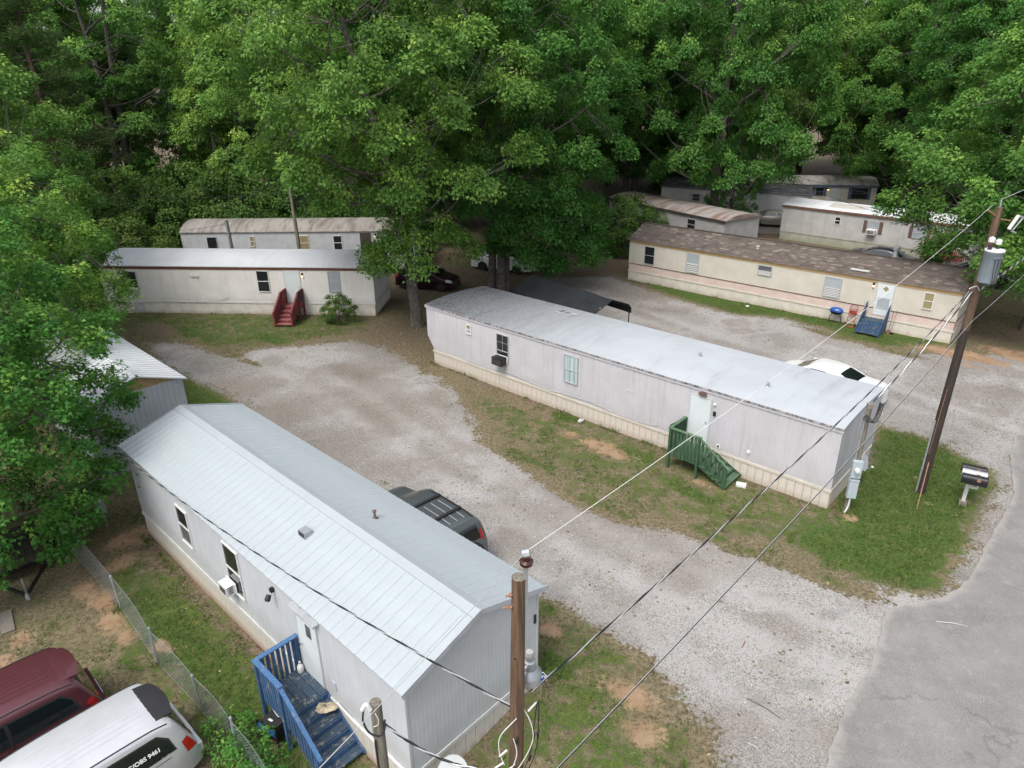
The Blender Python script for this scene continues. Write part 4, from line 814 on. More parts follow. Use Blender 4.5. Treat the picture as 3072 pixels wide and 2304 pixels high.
# ---- T1: near home with ribbed metal gable roof
L, Wd, he, hr = 14.08, 4.12, 2.86, 3.53
t1 = thing('mobile_home', 'near white mobile home with pale ribbed metal gable roof beside blue steps', 'mobile home', (T1F[0], T1F[1], 0), T1F[2], 'mobile homes'); i0 = .15
def off_build(fn):
    """build parts with an overhang inset by translating vertices"""
    before = set(t1.children_recursive); fn(); 
    for o in set(t1.children_recursive) - before:
        if o.parent == t1: o.location.x += i0; o.location.y += i0
Lw, Ww = L - 2 * i0, Wd - 2 * i0
def _t1():
    shell(t1, Lw, Ww, .40, he - .02, hr - .06, 't1_siding', .4, .008, endpitch=.11, enddepth=.0022)
    skirt_panels(t1, Lw, Ww, lambda x, y: -.42 * (1 - min(1, max(0, (y + .15 - .2) / 4))), .42, 't1_skirt', .28, ('f', 'r'), 'trim_white')
    window(t1, 3.35, 4.1, 1.05, 2.3, glass=('glass_mid', 'glass_dark'), frame='frame_white'); window(t1, 6.3, 7.12, .98, 2.5, glass='glass_dark', frame='frame_white')
    door(t1, 9.85, 10.65, .57, 2.44, kind='slit', handle=-1); MB().box(9.72, 10.82, -.16, -.01, 2.5, 2.55).build('drip_cap', 'trim_grey', t1)
    mb = MB(); mb.box(8.82, 8.92, -.1, -.01, 2.34, 2.44); mb.lathe([(.06, 0), (.07, .12), (.05, .16)], 10, (8.87, -.14, 2.3), axis=(.3, -.6, -.7)); mb.build('floodlight', 'black', t1, True)
    MB().box(11.05, 11.2, -.03, -.01, .85, 1.08).build('wall_plate', 'trim_grey', t1)
    mb = MB(); mb.tube([(11.2, -.04, .52), (11.8, -.05, .46), (12.4, -.04, .44), (13.6, -.04, .45)], .02, 6); mb.build('conduit', 'white_plastic', t1)
    MB().box(Lw + .01, Lw + .03, Ww - .12, Ww - .06, 1.9, 2.15).build('wall_plate', 'black', t1)
off_build(_t1)
# roof panels: each ribbed sheet is its own piece
pitch = .3; npn = int(L / pitch); pw = L / npn; run = Wd / 2; rise = hr - he; meshes = []
for s in (0, 1):
    mb = MB()
    def P(x, t, e): return (x, run * t if s == 0 else Wd - run * t, he + rise * t + e)
    prof = [(0, 0), (pw * .03, .015), (pw * .09, .015), (pw * .13, 0), (pw * .55, .001), (pw * .57, .004), (pw * .59, .004), (pw * .61, .001), (pw * 1.02, -.003)]
    vs = []; 
    for x, e in prof: vs += [P(x, 0, e), P(x, 1, e), P(x, 0, e - .02), P(x, 1, e - .02)]
    fs = []
    for i in range(len(prof) - 1): a = 4 * i; b = a + 4; fs += [(a, b, b + 1, a + 1), (a + 2, a + 3, b + 3, b + 2), (a, a + 2, b + 2, b)]
    mb.add(vs, fs); meshes.append(mb.mesh('roof_panel', 't1_roof'))
    bm = bmesh.new(); bm.from_mesh(meshes[-1]); bmesh.ops.recalc_face_normals(bm, faces=bm.faces); bm.to_mesh(meshes[-1]); bm.free()
for i in range(npn):
    for s in (0, 1): o = obj('roof_panel', meshes[s], t1); o.location = (i * pw, 0, .015)
rc = MB()
for s in (0, 1):
    y1 = run - .2 if s == 0 else run + .2; rc.add([(-.02, run, hr + .055), (L + .02, run, hr + .055), (L + .02, y1, hr + .045 - rise * .2 / run), (-.02, y1, hr + .045 - rise * .2 / run), (-.02, y1, hr + .02 - rise * .2 / run), (L + .02, y1, hr + .02 - rise * .2 / run)], [(0, 1, 2, 3), (3, 2, 5, 4)])
rc.build('ridge_cap', 't1_ridge', t1, fixn=False)
for x in (-.012, L + .012):
    rk = MB(); rk.beam((x, -.02, he - .0), (x, run, hr + .0), .02, .13); rk.beam((x, Wd + .02, he - .0), (x, run, hr + .0), .02, .13); rk.build('rake_trim', 'trim_grey', t1)
so_ = MB(); so_.box(.02, L - .02, .02, i0, he - .05, he - .03); so_.box(.02, L - .02, Wd - i0, Wd - .02, he - .05, he - .03); so_.build('soffit', 'trim_white', t1)
# roof fittings
mb = MB(); mb.lathe([(.09, 0), (.04, .05), (.03, .1), (.028, .2), (.05, .2), (.055, .24), (.015, .26)], 10, (9.6, 2.75, he + rise * (1 - abs(2 * 2.75 / Wd - 1)) - .0)); mb.build('roof_vent', 'frame_brown', t1, True)
zc = he + rise * (2 * 1.22 / Wd); mb = MB(); mb.box(8.72, 9.0, 1.12, 1.34, zc - .02, zc + .16); v_ = mb.build('roof_vent', 'galv', t1); MB().box(8.74, 8.98, 1.11, 1.12, zc + .03, zc + .14).build('vent_opening', 'black', v_)
window_ac('white window air conditioner on the near ribbed-roof home', T1F, 6.38, .62, .44, .3, .3, 'white_plastic', yoff=.14).location.z = 1.0

# ---- T2: long white home, coated bowed roof, rear end with cut-back corner
L, Wd, he = 19.98, 4.14, 3.06
t2 = thing('mobile_home', 'long white mobile home in the middle with coated roof and green steps', 'mobile home', (T2F[0], T2F[1], 0), T2F[2], 'mobile homes')
for ax, c, out in (('x', 0, -1), ('x', Wd, 1)):
    mb = MB(); corr(mb, 'x', .0, L, c, (lambda x: .72 + .72 * max(0, 1 - x / .48)), he - .02, .1, .008, out); mb.build('wall', 't2_siding', t2, fixn=False)
mb = MB(); corr(mb, 'y', .002, Wd - .002, L, .72, (lambda y: he + .12 * (1 - abs(2 * y / Wd - 1) ** 2.2) - .03), .4, .006, 1); mb.build('wall', 't2_siding', t2, fixn=False)
mb = MB(); corr(mb, 'y', .002, Wd - .002, 0, 1.44, (lambda y: he + .12 * (1 - abs(2 * y / Wd - 1) ** 2.2) - .03), .2, .006, -1); mb.build('wall', 't2_siding', t2, fixn=False)
mb = MB(); mb.add([(0, 0, 1.44), (0, Wd, 1.44), (.48, Wd, .72), (.48, 0, .72)], [(0, 1, 2, 3)]); mb.build('sloped_end', 't2_siding', t2)
MB().box(.5, L - .02, .02, Wd - .02, .72, he - .02).build('inner_core', 't2_siding', t2); MB().box(.02, .5, .02, Wd - .02, 1.44, he - .02).build('inner_core', 't2_siding', t2)
for x in (L,):
    for y in (0, Wd): MB().box(x - .025, x + .02, y - .02, y + .02, .72, he - .02).build('corner_trim', 't2_siding', t2)
for x in (4.0, 8.1, 13.0, 17.9): MB().box(x - .015, x + .015, -.014, -.006, .74, he - .06).build('seam_batten', 't2_siding', t2)
before = set(t2.children); skirt_panels(t2, L - .4, Wd, 0, .7, 't2_skirt', .28, ('f', 'r'), 't2_skirt')
for o in set(t2.children) - before: o.location.x += .4
arch_roof(t2, L, Wd, he, .12, 't2_roof', .05, seams=0)
MB().box(-.06, L + .06, -.066, -.052, he - .075, he - .002).build('eave_trim', 'eave_rust', t2)
MB().box(-.06, L + .06, -.05, -.012, he - .16, he - .08).build('frieze', 't2_siding', t2)
def az(y): return he + .12 * (1 - abs(2 * y / Wd - 1) ** 2.2)
window(t2, 2.83, 3.17, 2.2, 2.68, frame='frame_white', glass=('glass_pale', 'glass_tan')); window(t2, 4.81, 5.56, 1.42, 2.7, frame='frame_alu', glass='glass_dark', split=.38, muntins=True); window(t2, 8.73, 9.47, 1.46, 2.7, frame='frame_alu', glass='curtain', split=.47)
door(t2, 14.68, 15.46, .86, 2.64, handle=1)
mb = MB(); mb.box(15.06, 15.24, -.09, -.01, 2.78, 2.88); mb.box(15.0, 15.3, -.14, -.09, 2.76, 2.86); mb.build('floodlight', 'frame_brown', t2)
MB().box(15.6, 15.7, -.06, -.01, 2.08, 2.24).build('meter_box', 'black', t2); MB().lathe([(.05, 0), (.06, .05), (.02, .08)], 10, (15.62, -.01, 2.52), axis=(0, -1, 0)).build('wall_vent', 'white_plastic', t2, True)
o_ = MB().box(15.85, 16.02, -.03, -.01, .85, 1.0).build('outlet_box', 'white_plastic', t2); MB().box(15.9, 15.97, -.04, -.03, .88, .96).build('cover', 'black', o_)
MB().box(17.02, 17.14, -.05, -.01, 1.06, 1.16).build('outlet_box', 'white_plastic', t2); MB().box(11.9, 12.2, -.022, -.008, 1.92, 2.0).build('wall_plate', 't2_siding', t2)
mb = MB(); mb.tube([(2.6 + i * .6, -.05, .86 - .06 * math.sin(i * .9) - .02 * math.sin(i * 2.3)) for i in range(19)], .012, 5); mb.build('loose_cable', 'trim_grey', t2)
roof_vent(t2, 13.7, 2.3, az(2.3), .1, .04); roof_vent(t2, 16.9, 1.3, az(1.3), .1, .04)
# torn patch on the roof showing underlay
rr = random.Random(4); mb = MB()
for i in range(7):
    x0 = 5.6 + rr.uniform(0, 1.0); y0 = 2.95 + rr.uniform(0, .5); a = rr.uniform(.12, .3); b = rr.uniform(.08, .16); pts = [(x0 + rr.uniform(-.05, .05) + dx * a, y0 + dy * b) for dx, dy in ((0, 0), (1, -.2), (1.3, .6), (.8, 1), (.1, .8))]
    mb.add([(x, y, az(y) + .012 + .003 * i) for x, y in pts], [(0, 1, 2, 3, 4)], i % 2)
mb.build('torn_patch', ['trim_white', 'frame_brown'], t2, fixn=False)
window_ac('black window air conditioner on the long white home', T2F, 4.84, 1.3, .6, .36, .42, 'black', 'frame_dark')

# ---- T3: cream home with brown shingle gable roof
L, Wd, he, hr = 20.2, 4.02, 2.98, 3.70
t3 = thing('mobile_home', 'cream mobile home with brown shingle roof and pink lower band', 'mobile home', (T3F[0], T3F[1], 0), T3F[2], 'mobile homes')
shell(t3, L, Wd, 1.2, he - .32, hr - .02, 't3_siding', .1, .008)
for ax, c, out in (('x', 0, -1), ('y', L, 1), ('x', Wd, 1), ('y', 0, -1)):
    mb = MB(); corr(mb, ax, 0.0, L if ax == 'x' else Wd, c, .70, 1.2, .1, .006, out); mb.build('lower_band', 't3_lower', t3, fixn=False)
MB().box(.02, L - .02, .02, Wd - .02, .66, 1.2).build('inner_core', 't3_lower', t3)
t_ = MB(); t_.box(-.02, L + .02, -.03, -.009, 1.18, 1.225); t_.box(L + .009, L + .03, -.009, Wd + .01, 1.18, 1.225); t_.build('belt_trim', 't7_trim', t3)
for y0, y1 in ((-.035, -.0), (Wd, Wd + .035)): MB().box(-.01, L + .01, y0, y1, he - .33, he - .03).build('fascia', 't3_fascia', t3)
MB().box(L, L + .034, 0, Wd, he - .33, he - .03).build('fascia', 't3_fascia', t3)
skirt_corr(t3, L, Wd, 0, .68, 't3_skirt', .1, 't3_skirt'); shingle_roof(t3, L, Wd, he, hr, 'shingle_brown')
window(t3, 1.21, 1.99, 1.34, 2.57); window(t3, 4.4, 5.3, 1.3, 2.57, glass=('glass_mid', 'glass_pale'), slats=5); window(t3, 9.25, 10.14, 1.95, 2.57, glass='glass_mid', slats=4, split=.45); window(t3, 13.28, 14.26, 1.36, 2.53, glass=('glass_mid', 'glass_pale'), slats=6); window(t3, 18.5, 19.0, 1.65, 2.57, glass='glass_tan', frame='frame_white')
door(t3, 16.18, 17.0, .84, 2.68, kind='diamond', handle=-1); wall_lamp(t3, 15.93, 2.55, True); n_ = MB().box(15.88, 16.0, -.02, -.009, 2.18, 2.4).build('number_plate', 'frame_white', t3)
text_part('6', .2, 'black', n_, Matrix.Translation((15.94, -.0215, 2.29)) @ Matrix.Rotation(R_(90), 4, 'X'), bold=.006)
def g3(y): return hr - (hr - he) * abs(2 * y / Wd - 1)
roof_vent(t3, 8.7, .9, g3(.9), .12, .06, 'trim_white'); mb = MB(); mb.lathe([(.16, 0), (.14, .45), (.14, .55), (.22, .55), (.24, .7), (.1, .76)], 12, (16.2, 2.1, hr - .1)); mb.build('flue', 'galv', t3, True)
MB().box(14.5, 15.5, .15, .45, g3(.25) + .02, g3(.3) + .05).build('loose_shingle', 'trim_white', t3).rotation_euler = (0, 0, 0)

# ---- T4: white home with brown fascia and rounded roof
L, Wd, he = 16.9, 3.9, 3.0
t4 = thing('mobile_home', 'white mobile home with brown fascia, rounded roof and red steps', 'mobile home', (T4F[0], T4F[1], 0), T4F[2], 'mobile homes')
shell(t4, L, Wd, .76, he, he, 't4_siding', .1, .008, arch=.48); skirt_corr(t4, L, Wd, 0, .74, 't4_skirt', .1, 't4_siding')
arch_roof(t4, L, Wd, he, .48, 't4_roof', .08, 12)
for y0, y1 in ((-.04, -.002), (Wd + .002, Wd + .04)): MB().box(-.02, L + .02, y0, y1, 2.79, he - .03).build('fascia', 't4_fascia', t4)
MB().box(L + .009, L + .04, 0, Wd, 2.6, 3.3).build('fascia', 't4_fascia', t4)
window(t4, 1.58, 2.27, 1.31, 2.64, split=.6); window(t4, 9.79, 10.54, 1.44, 2.75, frame='frame_white'); window(t4, 14.17, 14.9, 1.45, 2.75, glass='glass_pale', frame='frame_alu')
door(t4, 11.52, 12.42, .86, 2.76, handle=1); wall_lamp(t4, 12.64, 2.55, True); MB().box(5.7, 6.2, -.06, -.01, 2.3, 2.42).build('wall_vent', 'ac_beige', t4); MB().box(1.72, 2.38, -.06, -.022, .1, .62).build('access_panel', 'trim_grey', t4)
mb = MB(); mb.tube([(3.5, -.06, .78), (5.6, -.06, .76), (6.6, -.06, .8), (7.4, -.06, .92), (7.8, -.06, 1.1)], .012, 5); mb.build('loose_cable', 'trim_grey', t4)
window_ac('white window air conditioner on the home with the brown fascia', T4F, 1.62, 1.24, .52, .36, .36, 'white_plastic', yoff=0)

# ---- T5: white home at the left with brown gable, half hidden by the near tree
T5F = (-23.9, 30.73, -.756); L, Wd, he, hr = 12.0, 3.35, 2.75, 3.35
t5 = thing('mobile_home', 'white mobile home with tan gable half hidden by the near left tree', 'mobile home', (T5F[0], T5F[1], 0), T5F[2], 'mobile homes')
for ax, c, out in (('x', 0, -1), ('x', Wd, 1)):
    mb = MB(); corr(mb, 'x', 0, L, c, .5, he, .2, .012, out); mb.build('wall', 't5_siding', t5, fixn=False)
for c, out in ((0, -1), (L, 1)):
    mb = MB(); corr(mb, 'y', .002, Wd - .002, c, .5, he, .2, .014, out); mb.build('wall', 't5_siding', t5, fixn=False)
    mb = MB(); corr(mb, 'y', .002, Wd - .002, c, he, (lambda y: gable_pts(Wd, he, hr, y) - .03), .2, .012, out); mb.build('gable', 't5_gable', t5, fixn=False)
MB().box(.02, L - .02, .02, Wd - .02, .5, he - .02).build('inner_core', 't5_siding', t5); skirt_corr(t5, L, Wd, -.4, .5, 't5_siding', .2, 't5_siding')
rf = MB()
for s in (0, 1):
    y0 = -.12 if s == 0 else Wd + .12; ze = he - (hr - he) * .12 / (Wd / 2); rf.add([(-.15, y0, ze), (L + .15, y0, ze), (L + .15, Wd / 2, hr), (-.15, Wd / 2, hr), (-.15, y0, ze - .05), (L + .15, y0, ze - .05), (L + .15, Wd / 2, hr - .05), (-.15, Wd / 2, hr - .05)], [(0, 1, 2, 3), (7, 6, 5, 4), (0, 4, 5, 1), (1, 5, 6, 2), (0, 3, 7, 4)])
r5 = rf.build('roof', 't7_roof', t5)
for i in range(1, 40):
    x = -.15 + 12.3 * i / 40; s_ = MB()
    for s in (0, 1): y0 = -.1 if s == 0 else Wd + .1; s_.beam((x, y0, he - .02), (x, Wd / 2, hr + .01), .03, .03)
    s_.build('rib', 't7_roof', r5)

# ---- T6: home behind with stained grey rounded roof
T6F = (-24.45, 51.7, -.005); L, Wd, he = 17.2, 3.9, 2.9
t6 = thing('mobile_home', 'white mobile home with stained grey roof behind the brown-fascia home', 'mobile home', (T6F[0], T6F[1], 0), T6F[2], 'mobile homes')
shell(t6, L, Wd, .7, he, he, 't6_siding', .14, .008, arch=.55); skirt_corr(t6, L, Wd, 0, .7, 't6_siding', .14, 't6_siding'); arch_roof(t6, L, Wd, he, .55, 't6_roof', .08, 12, seams=0)
window(t6, 1.85, 2.6, 1.5, 2.54, glass='glass_dark', frame='frame_alu', rail=False); window(t6, 5.05, 5.4, 1.8, 2.58, glass='glass_tan', frame='frame_white'); window(t6, 8.69, 9.44, 1.5, 2.6, glass='glass_tan', frame='frame_white'); window(t6, 11.26, 11.9, 1.5, 2.58, glass='glass_dark', frame='frame_white')
door(t6, 13.26, 14.1, .85, 2.78, m='frame_dark', handle=1); wall_lamp(t6, 14.42, 2.6, True)

# ---- homes farther back
T7F = (23.6, 61.0, -.76); L, Wd, he = 14.5, 4.0, 2.94
t7 = thing('mobile_home', 'grey streaked mobile home with silver roof and brown shutters at right', 'mobile home', (T7F[0], T7F[1], 0), T7F[2], 'mobile homes')
shell(t7, L, Wd, .72, he, he, 't7_siding', .1, .01, arch=.26); skirt_corr(t7, L, Wd, -.1, .7, 't7_skirt', .1, 't7_skirt'); r7 = arch_roof(t7, L, Wd, he, .26, 't7_roof', .1, 10)
MB().box(-.1, L + .1, -.13, -.102, he - .17, he + .0).build('fascia', 't7_trim', t7)
def a7(y): return he + .26 * (1 - abs(2 * y / Wd - 1) ** 2.2)
pm = MB(); ys = [0.05 + 1.9 * i / 8 for i in range(9)]; pm.add([(x, y, a7(y) + .012) for x in (3.6, 6.3) for y in ys], [(i, i + 1, i + 10, i + 9) for i in range(8)]); pp = pm.build('roof_patch', 'roof_patch', r7)
for x in (3.55, 6.35): MB().tube([(x, y, a7(y) + .02) for y in ys], .05, 5).build('patch_seam', 'roof_white', r7)
roof_vent(t7, 2.6, 2.6, a7(2.6), .3, .08)
window(t7, 4.44, 4.9, 1.85, 2.45, frame='frame_white'); window(t7, 6.99, 7.9, 1.5, 2.42, glass='glass_pale', shutters='frame_brown'); window(t7, 10.38, 11.34, 1.55, 2.4, glass='glass_pale', shutters='frame_brown')
window_ac('white window air conditioner on the grey home with brown shutters', T7F, 7.1, 1.42, .66, .4, .4, 'white_plastic')
T8F = (9.4, 67.0, -1.0); L, Wd, he = 14, 4.0, 2.7
t8 = thing('mobile_home', 'grey mobile home with rusty metal roof behind the shingled home', 'mobile home', (T8F[0], T8F[1], 0), T8F[2], 'mobile homes')
shell(t8, L, Wd, .5, he, he, 't8_wall', .14, .01, arch=.34); skirt_corr(t8, L, Wd, 0, .5, 't8_wall', .14, 't8_wall'); arch_roof(t8, L, Wd, he, .34, 't8_roof', .12, 10, seams=11); MB().box(-.12, L + .12, -.15, -.122, he - .15, he).build('fascia', 'frame_dark', t8)
window(t8, 5, 5.9, 1.4, 2.3); window(t8, 10, 10.9, 1.4, 2.3)
T9F = (15.6, 73.5, -.478); L, Wd, he, hr = 14.1, 4.0, 2.8, 3.4
t9 = thing('mobile_home', 'white mobile home with dark grey shingle roof behind the leaning trunk', 'mobile home', (T9F[0], T9F[1], 0), T9F[2], 'mobile homes')
shell(t9, L, Wd, .5, he, hr, 't9_wall', .14, .008); skirt_corr(t9, L, Wd, 0, .5, 't9_wall', .14, 't9_wall'); shingle_roof(t9, L, Wd, he, hr, 'shingle_grey', rowh=.25, tab=.6)
window(t9, 3.2, 3.95, 1.5, 2.2, glass='glass_mid', shutters='trim_white'); window(t9, 6.9, 7.3, 1.1, 2.0); door(t9, 12.4, 13.2, .6, 2.5)
T10F = (23.2, 74.6, -.15); L, Wd, he, hr = 14.2, 4.4, 2.8, 3.5
t10 = thing('mobile_home', 'cream mobile home with blue window trim beneath the far trees', 'mobile home', (T10F[0], T10F[1], 0), T10F[2], 'mobile homes')
shell(t10, L, Wd, .4, he, hr, 't10_wall', .2, .008); skirt_corr(t10, L, Wd, 0, .4, 't10_wall', .2, 't10_wall'); arch_roof(t10, L, Wd, he, .6, 't10_roof', .15, 8); MB().box(-.15, L + .15, -.18, -.152, he - .22, he).build('fascia', 'blue_trim', t10)
window(t10, 8.3, 9.1, 1.7, 2.5, frame='blue_trim', shutters='blue_trim'); door(t10, 9.9, 10.8, .6, 2.5); wall_lamp(t10, 9.5, 2.4, True); window(t10, 11.8, 13.4, 1.4, 2.5, frame='blue_trim', shutters='blue_trim')
T11F = (47.5, 92, .05); t11 = thing('house', 'dark brown house with pale window panels far back under the trees', 'house', (T11F[0], T11F[1], 0), T11F[2])
shell(t11, 10, 5, .0, 2.8, 4.0, 't11_wall', .2, .01); shingle_roof(t11, 10, 5, 2.8, 4.0, 'shingle_grey', ov=.5, rowh=.3, tab=.8)
for x in (1.6, 3.4, 5.2, 7.0): window(t11, x, x + 1.5, .6, 1.9, glass='t11_panel', frame='t11_wall', rail=False)
# far-left shelters seen through the trees
pv = thing('pavilion', 'small open shelter with grey metal roof at the far left', 'shelter', (-60.4, 95, 0), .1)
for x in (0, 4.6):
    for y in (0, 3.4): MB().box(x - .08, x + .08, y - .08, y + .08, 0, 2.4).build('post', 'frame_dark', pv)
mb = MB(); mb.add([(-.5, -.5, 2.2), (5.1, -.5, 2.2), (5.1, 1.7, 3.4), (-.5, 1.7, 3.4), (-.5, 3.9, 2.2), (5.1, 3.9, 2.2)], [(0, 1, 2, 3), (3, 2, 5, 4), (0, 3, 4), (1, 5, 2)]); mb.build('roof', 'galv', pv)
sd = thing('shed', 'dark tarp-covered shed in the undergrowth at the far left', 'shed', (-48.4, 82.5, 0), .25)
MB().box(0, 6, 0, 4, 0, 1.5).build('wall', 't11_wall', sd); mb = MB(); mb.add([(-.3, -.4, 1.4), (6.3, -.4, 1.4), (6.3, 2, 2.7), (-.3, 2, 2.7), (-.3, 4.4, 1.4), (6.3, 4.4, 1.4)], [(0, 1, 2, 3), (3, 2, 5, 4), (0, 3, 4), (1, 5, 2)]); mb.build('roof', 'tarp_green', sd)
mb = MB(); mb.add([(-2.2, -1.2, .5), (1.2, -1.4, .5), (1.2, .6, 1.35), (-2.2, .6, 1.35)], [(0, 1, 2, 3)]); mb.build('lean_to_roof', 'galv', sd)

# ================================================================== STEPS
def stair_flight(t, x0, y0, dirv, wv, width, ztop, zbot, n, tread, mt, mr, thick=.04, riser=True):
    """n treads from just below ztop down to zbot; starts at (x0,y0), going along dirv, wv = across"""
    d = Vector((*dirv, 0)); w = Vector((*wv, 0)); rise = (ztop - zbot) / (n + 1)
    for i in range(n):
        z = ztop - rise * (i + 1); a = Vector((x0, y0, 0)) + d * (tread * i); 
        for k in (0, 1):
            p0 = a + d * (tread * (.25 + .5 * k) - .0); p1 = p0 + w * width; p0.z = p1.z = z - thick / 2
            MB().beam(p0 - w * .03, p1 + w * .03, tread * .5 - .008, thick).build('tread', mt, t)
        if riser:
            p0 = a + d * .012; p1 = p0 + w * width; p0.z = p1.z = z + rise / 2 - thick * .5; MB().beam(p0, p1, .024, rise - .02).build('riser', mr, t)
    for k in (0.02, width - .02):
        p0 = Vector((x0, y0, 0)) + w * k; p0.z = ztop - .14; p1 = p0 + d * (tread * n); p1.z = zbot + rise * .55 - .04; MB().beam(p0, p1, .04, .2).build('stringer', mr, t)
def side_porch(name, label, Fm, u, yoff, lx, ly, lz, zg, n, tread, mt, mp, mb_, mrail, boards=5, railh=.95, bal=.12, balw=.04, stair_w=None, leftrail=True):
    x, y = w2(Fm, u, yoff); t = thing(name, label, 'steps', (x, y, 0), Fm[2], 'wooden entrance steps'); sw = stair_w or ly
    for i in range(boards):
        a = -ly + ly * i / boards; MB().box(0, lx, a + .006, a + ly / boards - .006, lz - .04, lz).build('deck_board', mt, t)
    fr = MB(); fr.box(0, lx, -ly, -ly + .04, lz - .18, lz - .042); fr.box(0, .04, -ly + .04, 0, lz - .18, lz - .042); fr.box(lx - .04, lx, -ly + .04, 0, lz - .18, lz - .042); fr.build('frame', mp, t)
    for px, py in ((.04, -ly - .03), (lx - .06, -ly - .03), (.04, -.06), (lx - .06, -.06)):
        top = lz + railh if py < -.1 or (px < .1 and leftrail) else lz - .05
        MB().box(px - .045, px + .045, py - .045, py + .045, zg - .1, top).build('post', mp, t)
    MB().box(-.03, lx + .02, -ly - .09, -ly + .03, lz + railh, lz + railh + .035).build('top_rail', mrail, t)
    k = int(lx / bal)
    for i in range(1, k): px = .04 + (lx - .1) * i / k; MB().box(px - balw, px + balw, -ly - .028, -ly - .004, lz - .2, lz + railh).build('baluster', mb_, t)
    if leftrail:
        MB().box(-.05, .07, -ly + .03, .0, lz + railh, lz + railh + .035).build('top_rail', mrail, t); k = int(ly / bal)
        for i in range(1, k): py = -ly + ly * i / k; MB().box(.0, .024, py - balw, py + balw, lz - .2, lz + railh).build('baluster', mb_, t)
    stair_flight(t, lx, -ly, (1, 0), (0, 1), sw, lz, zg, n, tread, mt, mp)
    # sloping outer handrail
    ex = lx + tread * n - .08; ez = zg + .85; MB().box(ex - .045, ex + .045, -ly - .075, -ly + .015, zg - .1, ez).build('post', mp, t)
    MB().beam((lx - .02, -ly - .03, lz + railh - .02), (ex + .12, -ly - .03, ez - .03), .09, .035).build('top_rail', mrail, t); k = max(3, int((ex - lx) / bal))
    for i in range(k):
        s = (i + .5) / k; px = lx + (ex - lx) * s; zt = lz + railh - .03 + (ez - lz - railh) * s; zb_ = lz - .1 + (zg - lz + .2) * s; MB().box(px - balw, px + balw, -ly - .028, -ly - .004, zb_ - .12, zt).build('baluster', mb_, t)
    return t
s1 = side_porch('porch_steps', 'bright blue wooden landing and steps at the near ribbed-roof home', T1F, 9.84, .13, 1.1, 1.03, .56, -.4, 5, .26, 'wood_bluegrey', 'wood_blue', 'wood_blue', 'wood_blue_light')
s2 = side_porch('porch_steps', 'green wooden landing and steps at the long white home', T2F, 14.55, -.03, 1.25, 1.12, .74, 0, 4, .28, 'wood_green_light', 'wood_green', 'wood_green', 'wood_green_light', boards=7, railh=.92, bal=.155, balw=.05)
cl = MB(); vs = [(-.035 - .02 * math.sin(i * 1.7), -1.1 + 1.05 * i / 8, .8 + (.95 - .1 * (i / 8)) * j) for j in (0, 1) for i in range(9)]; cl.add(vs, [(i, i + 1, i + 10, i + 9) for i in range(8)]); tag(cl.build('hung_cloth', 'black', s2), 'black cloth over the end railing', None)
def straight_steps(name, label, Fm, u, width, depth, lz, n, tread, mt, mp, solid=None, railh=.85, boards=4, group='wooden entrance steps'):
    x, y = w2(Fm, u, -.04); t = thing(name, label, 'steps', (x, y, 0), Fm[2], group)
    for i in range(boards):
        a = -depth + depth * i / boards; MB().box(0, width, a + .006, a + depth / boards - .006, lz - .04, lz).build('deck_board', mt, t)
    stair_flight(t, 0, -depth, (0, -1), (1, 0), width, lz, 0, n, tread, mt, mp); yl = -depth - tread * n
    for s in (0, 1):
        px = -.035 if s == 0 else width + .035
        if solid:
            poly = [(0.0, .0), (0.0, lz + railh + .1), (-.3, lz + railh - .05), (-depth, lz + .32), (yl + .06, .42), (yl + .06, -.03)]
            MB().prism(poly, lambda p, tt: (px + tt, p[0], p[1]), -.014, .014).build('side_panel', solid, t)
        else:
            for py, zt in ((-.05, lz + railh), (-depth, lz + railh), (yl + .05, railh * .95)): MB().box(px - .045, px + .045, py - .045, py + .045, -.1, zt).build('post', mp, t)
            MB().beam((px, 0, lz + railh), (px, -depth - .05, lz + railh), .1, .04).build('top_rail', mp, t); MB().beam((px, -depth, lz + railh), (px, yl, railh * .95), .1, .04).build('top_rail', mp, t)
            for i in range(4): py = -.1 - (depth - .1) * (i + .5) / 4; MB().box(px - .012, px + .012, py - .07, py + .07, lz - .16, lz + railh).build('baluster', mp, t)
            for i in range(7):
                f_ = (i + .5) / 7; py = -depth + (yl + depth) * f_; z1 = lz + railh + (railh * .95 - lz - railh) * f_; MB().box(px - .012, px + .012, py - .085, py + .085, max(.05, lz * (1 - f_) - .1), z1).build('baluster', mp, t)
    return t
s3 = straight_steps('porch_steps', 'dark blue steps with solid side panels at the shingled cream home', T3F, 15.85, 1.12, .75, .66, 3, .26, 'wood_bluegrey', 'wood_blue', 'wood_blue', .8, 5)
s4 = straight_steps('porch_steps', 'red wooden steps at the home with the brown fascia', T4F, 11.5, .98, .85, .78, 4, .36, 'wood_redworn', 'wood_red', None, .88)
cl = MB(); vs = [(1.06 + .02 * math.sin(i * 1.9), -.9 + .75 * i / 6, 1.0 + .72 * j) for j in (0, 1) for i in range(7)]; cl.add(vs, [(i, i + 1, i + 8, i + 7) for i in range(6)]); tag(cl.build('hung_cloth', 'tarp_green', s4), 'dark green cloth over the right railing', None)
s5 = side_porch('porch_steps', 'dark blue steps on the far side of the near home, mostly hidden by its roof', (*w2(T1F, 5.5, 4.1), T1F[2] + math.pi), 0, 0, 1.1, 1.05, .6, 0, 3, .26, 'wood_bluegrey', 'wood_bluegrey', 'wood_bluegrey', 'wood_blue', railh=.85)
s6 = side_porch('porch_steps', 'red railed landing at the grey home behind the transformer pole', T7F, 11.7, -.03, 1.9, 1.5, .75, -.05, 4, .28, 'wood_redworn', 'wood_red', 'wood_red', 'wood_red', boards=6, railh=.9)

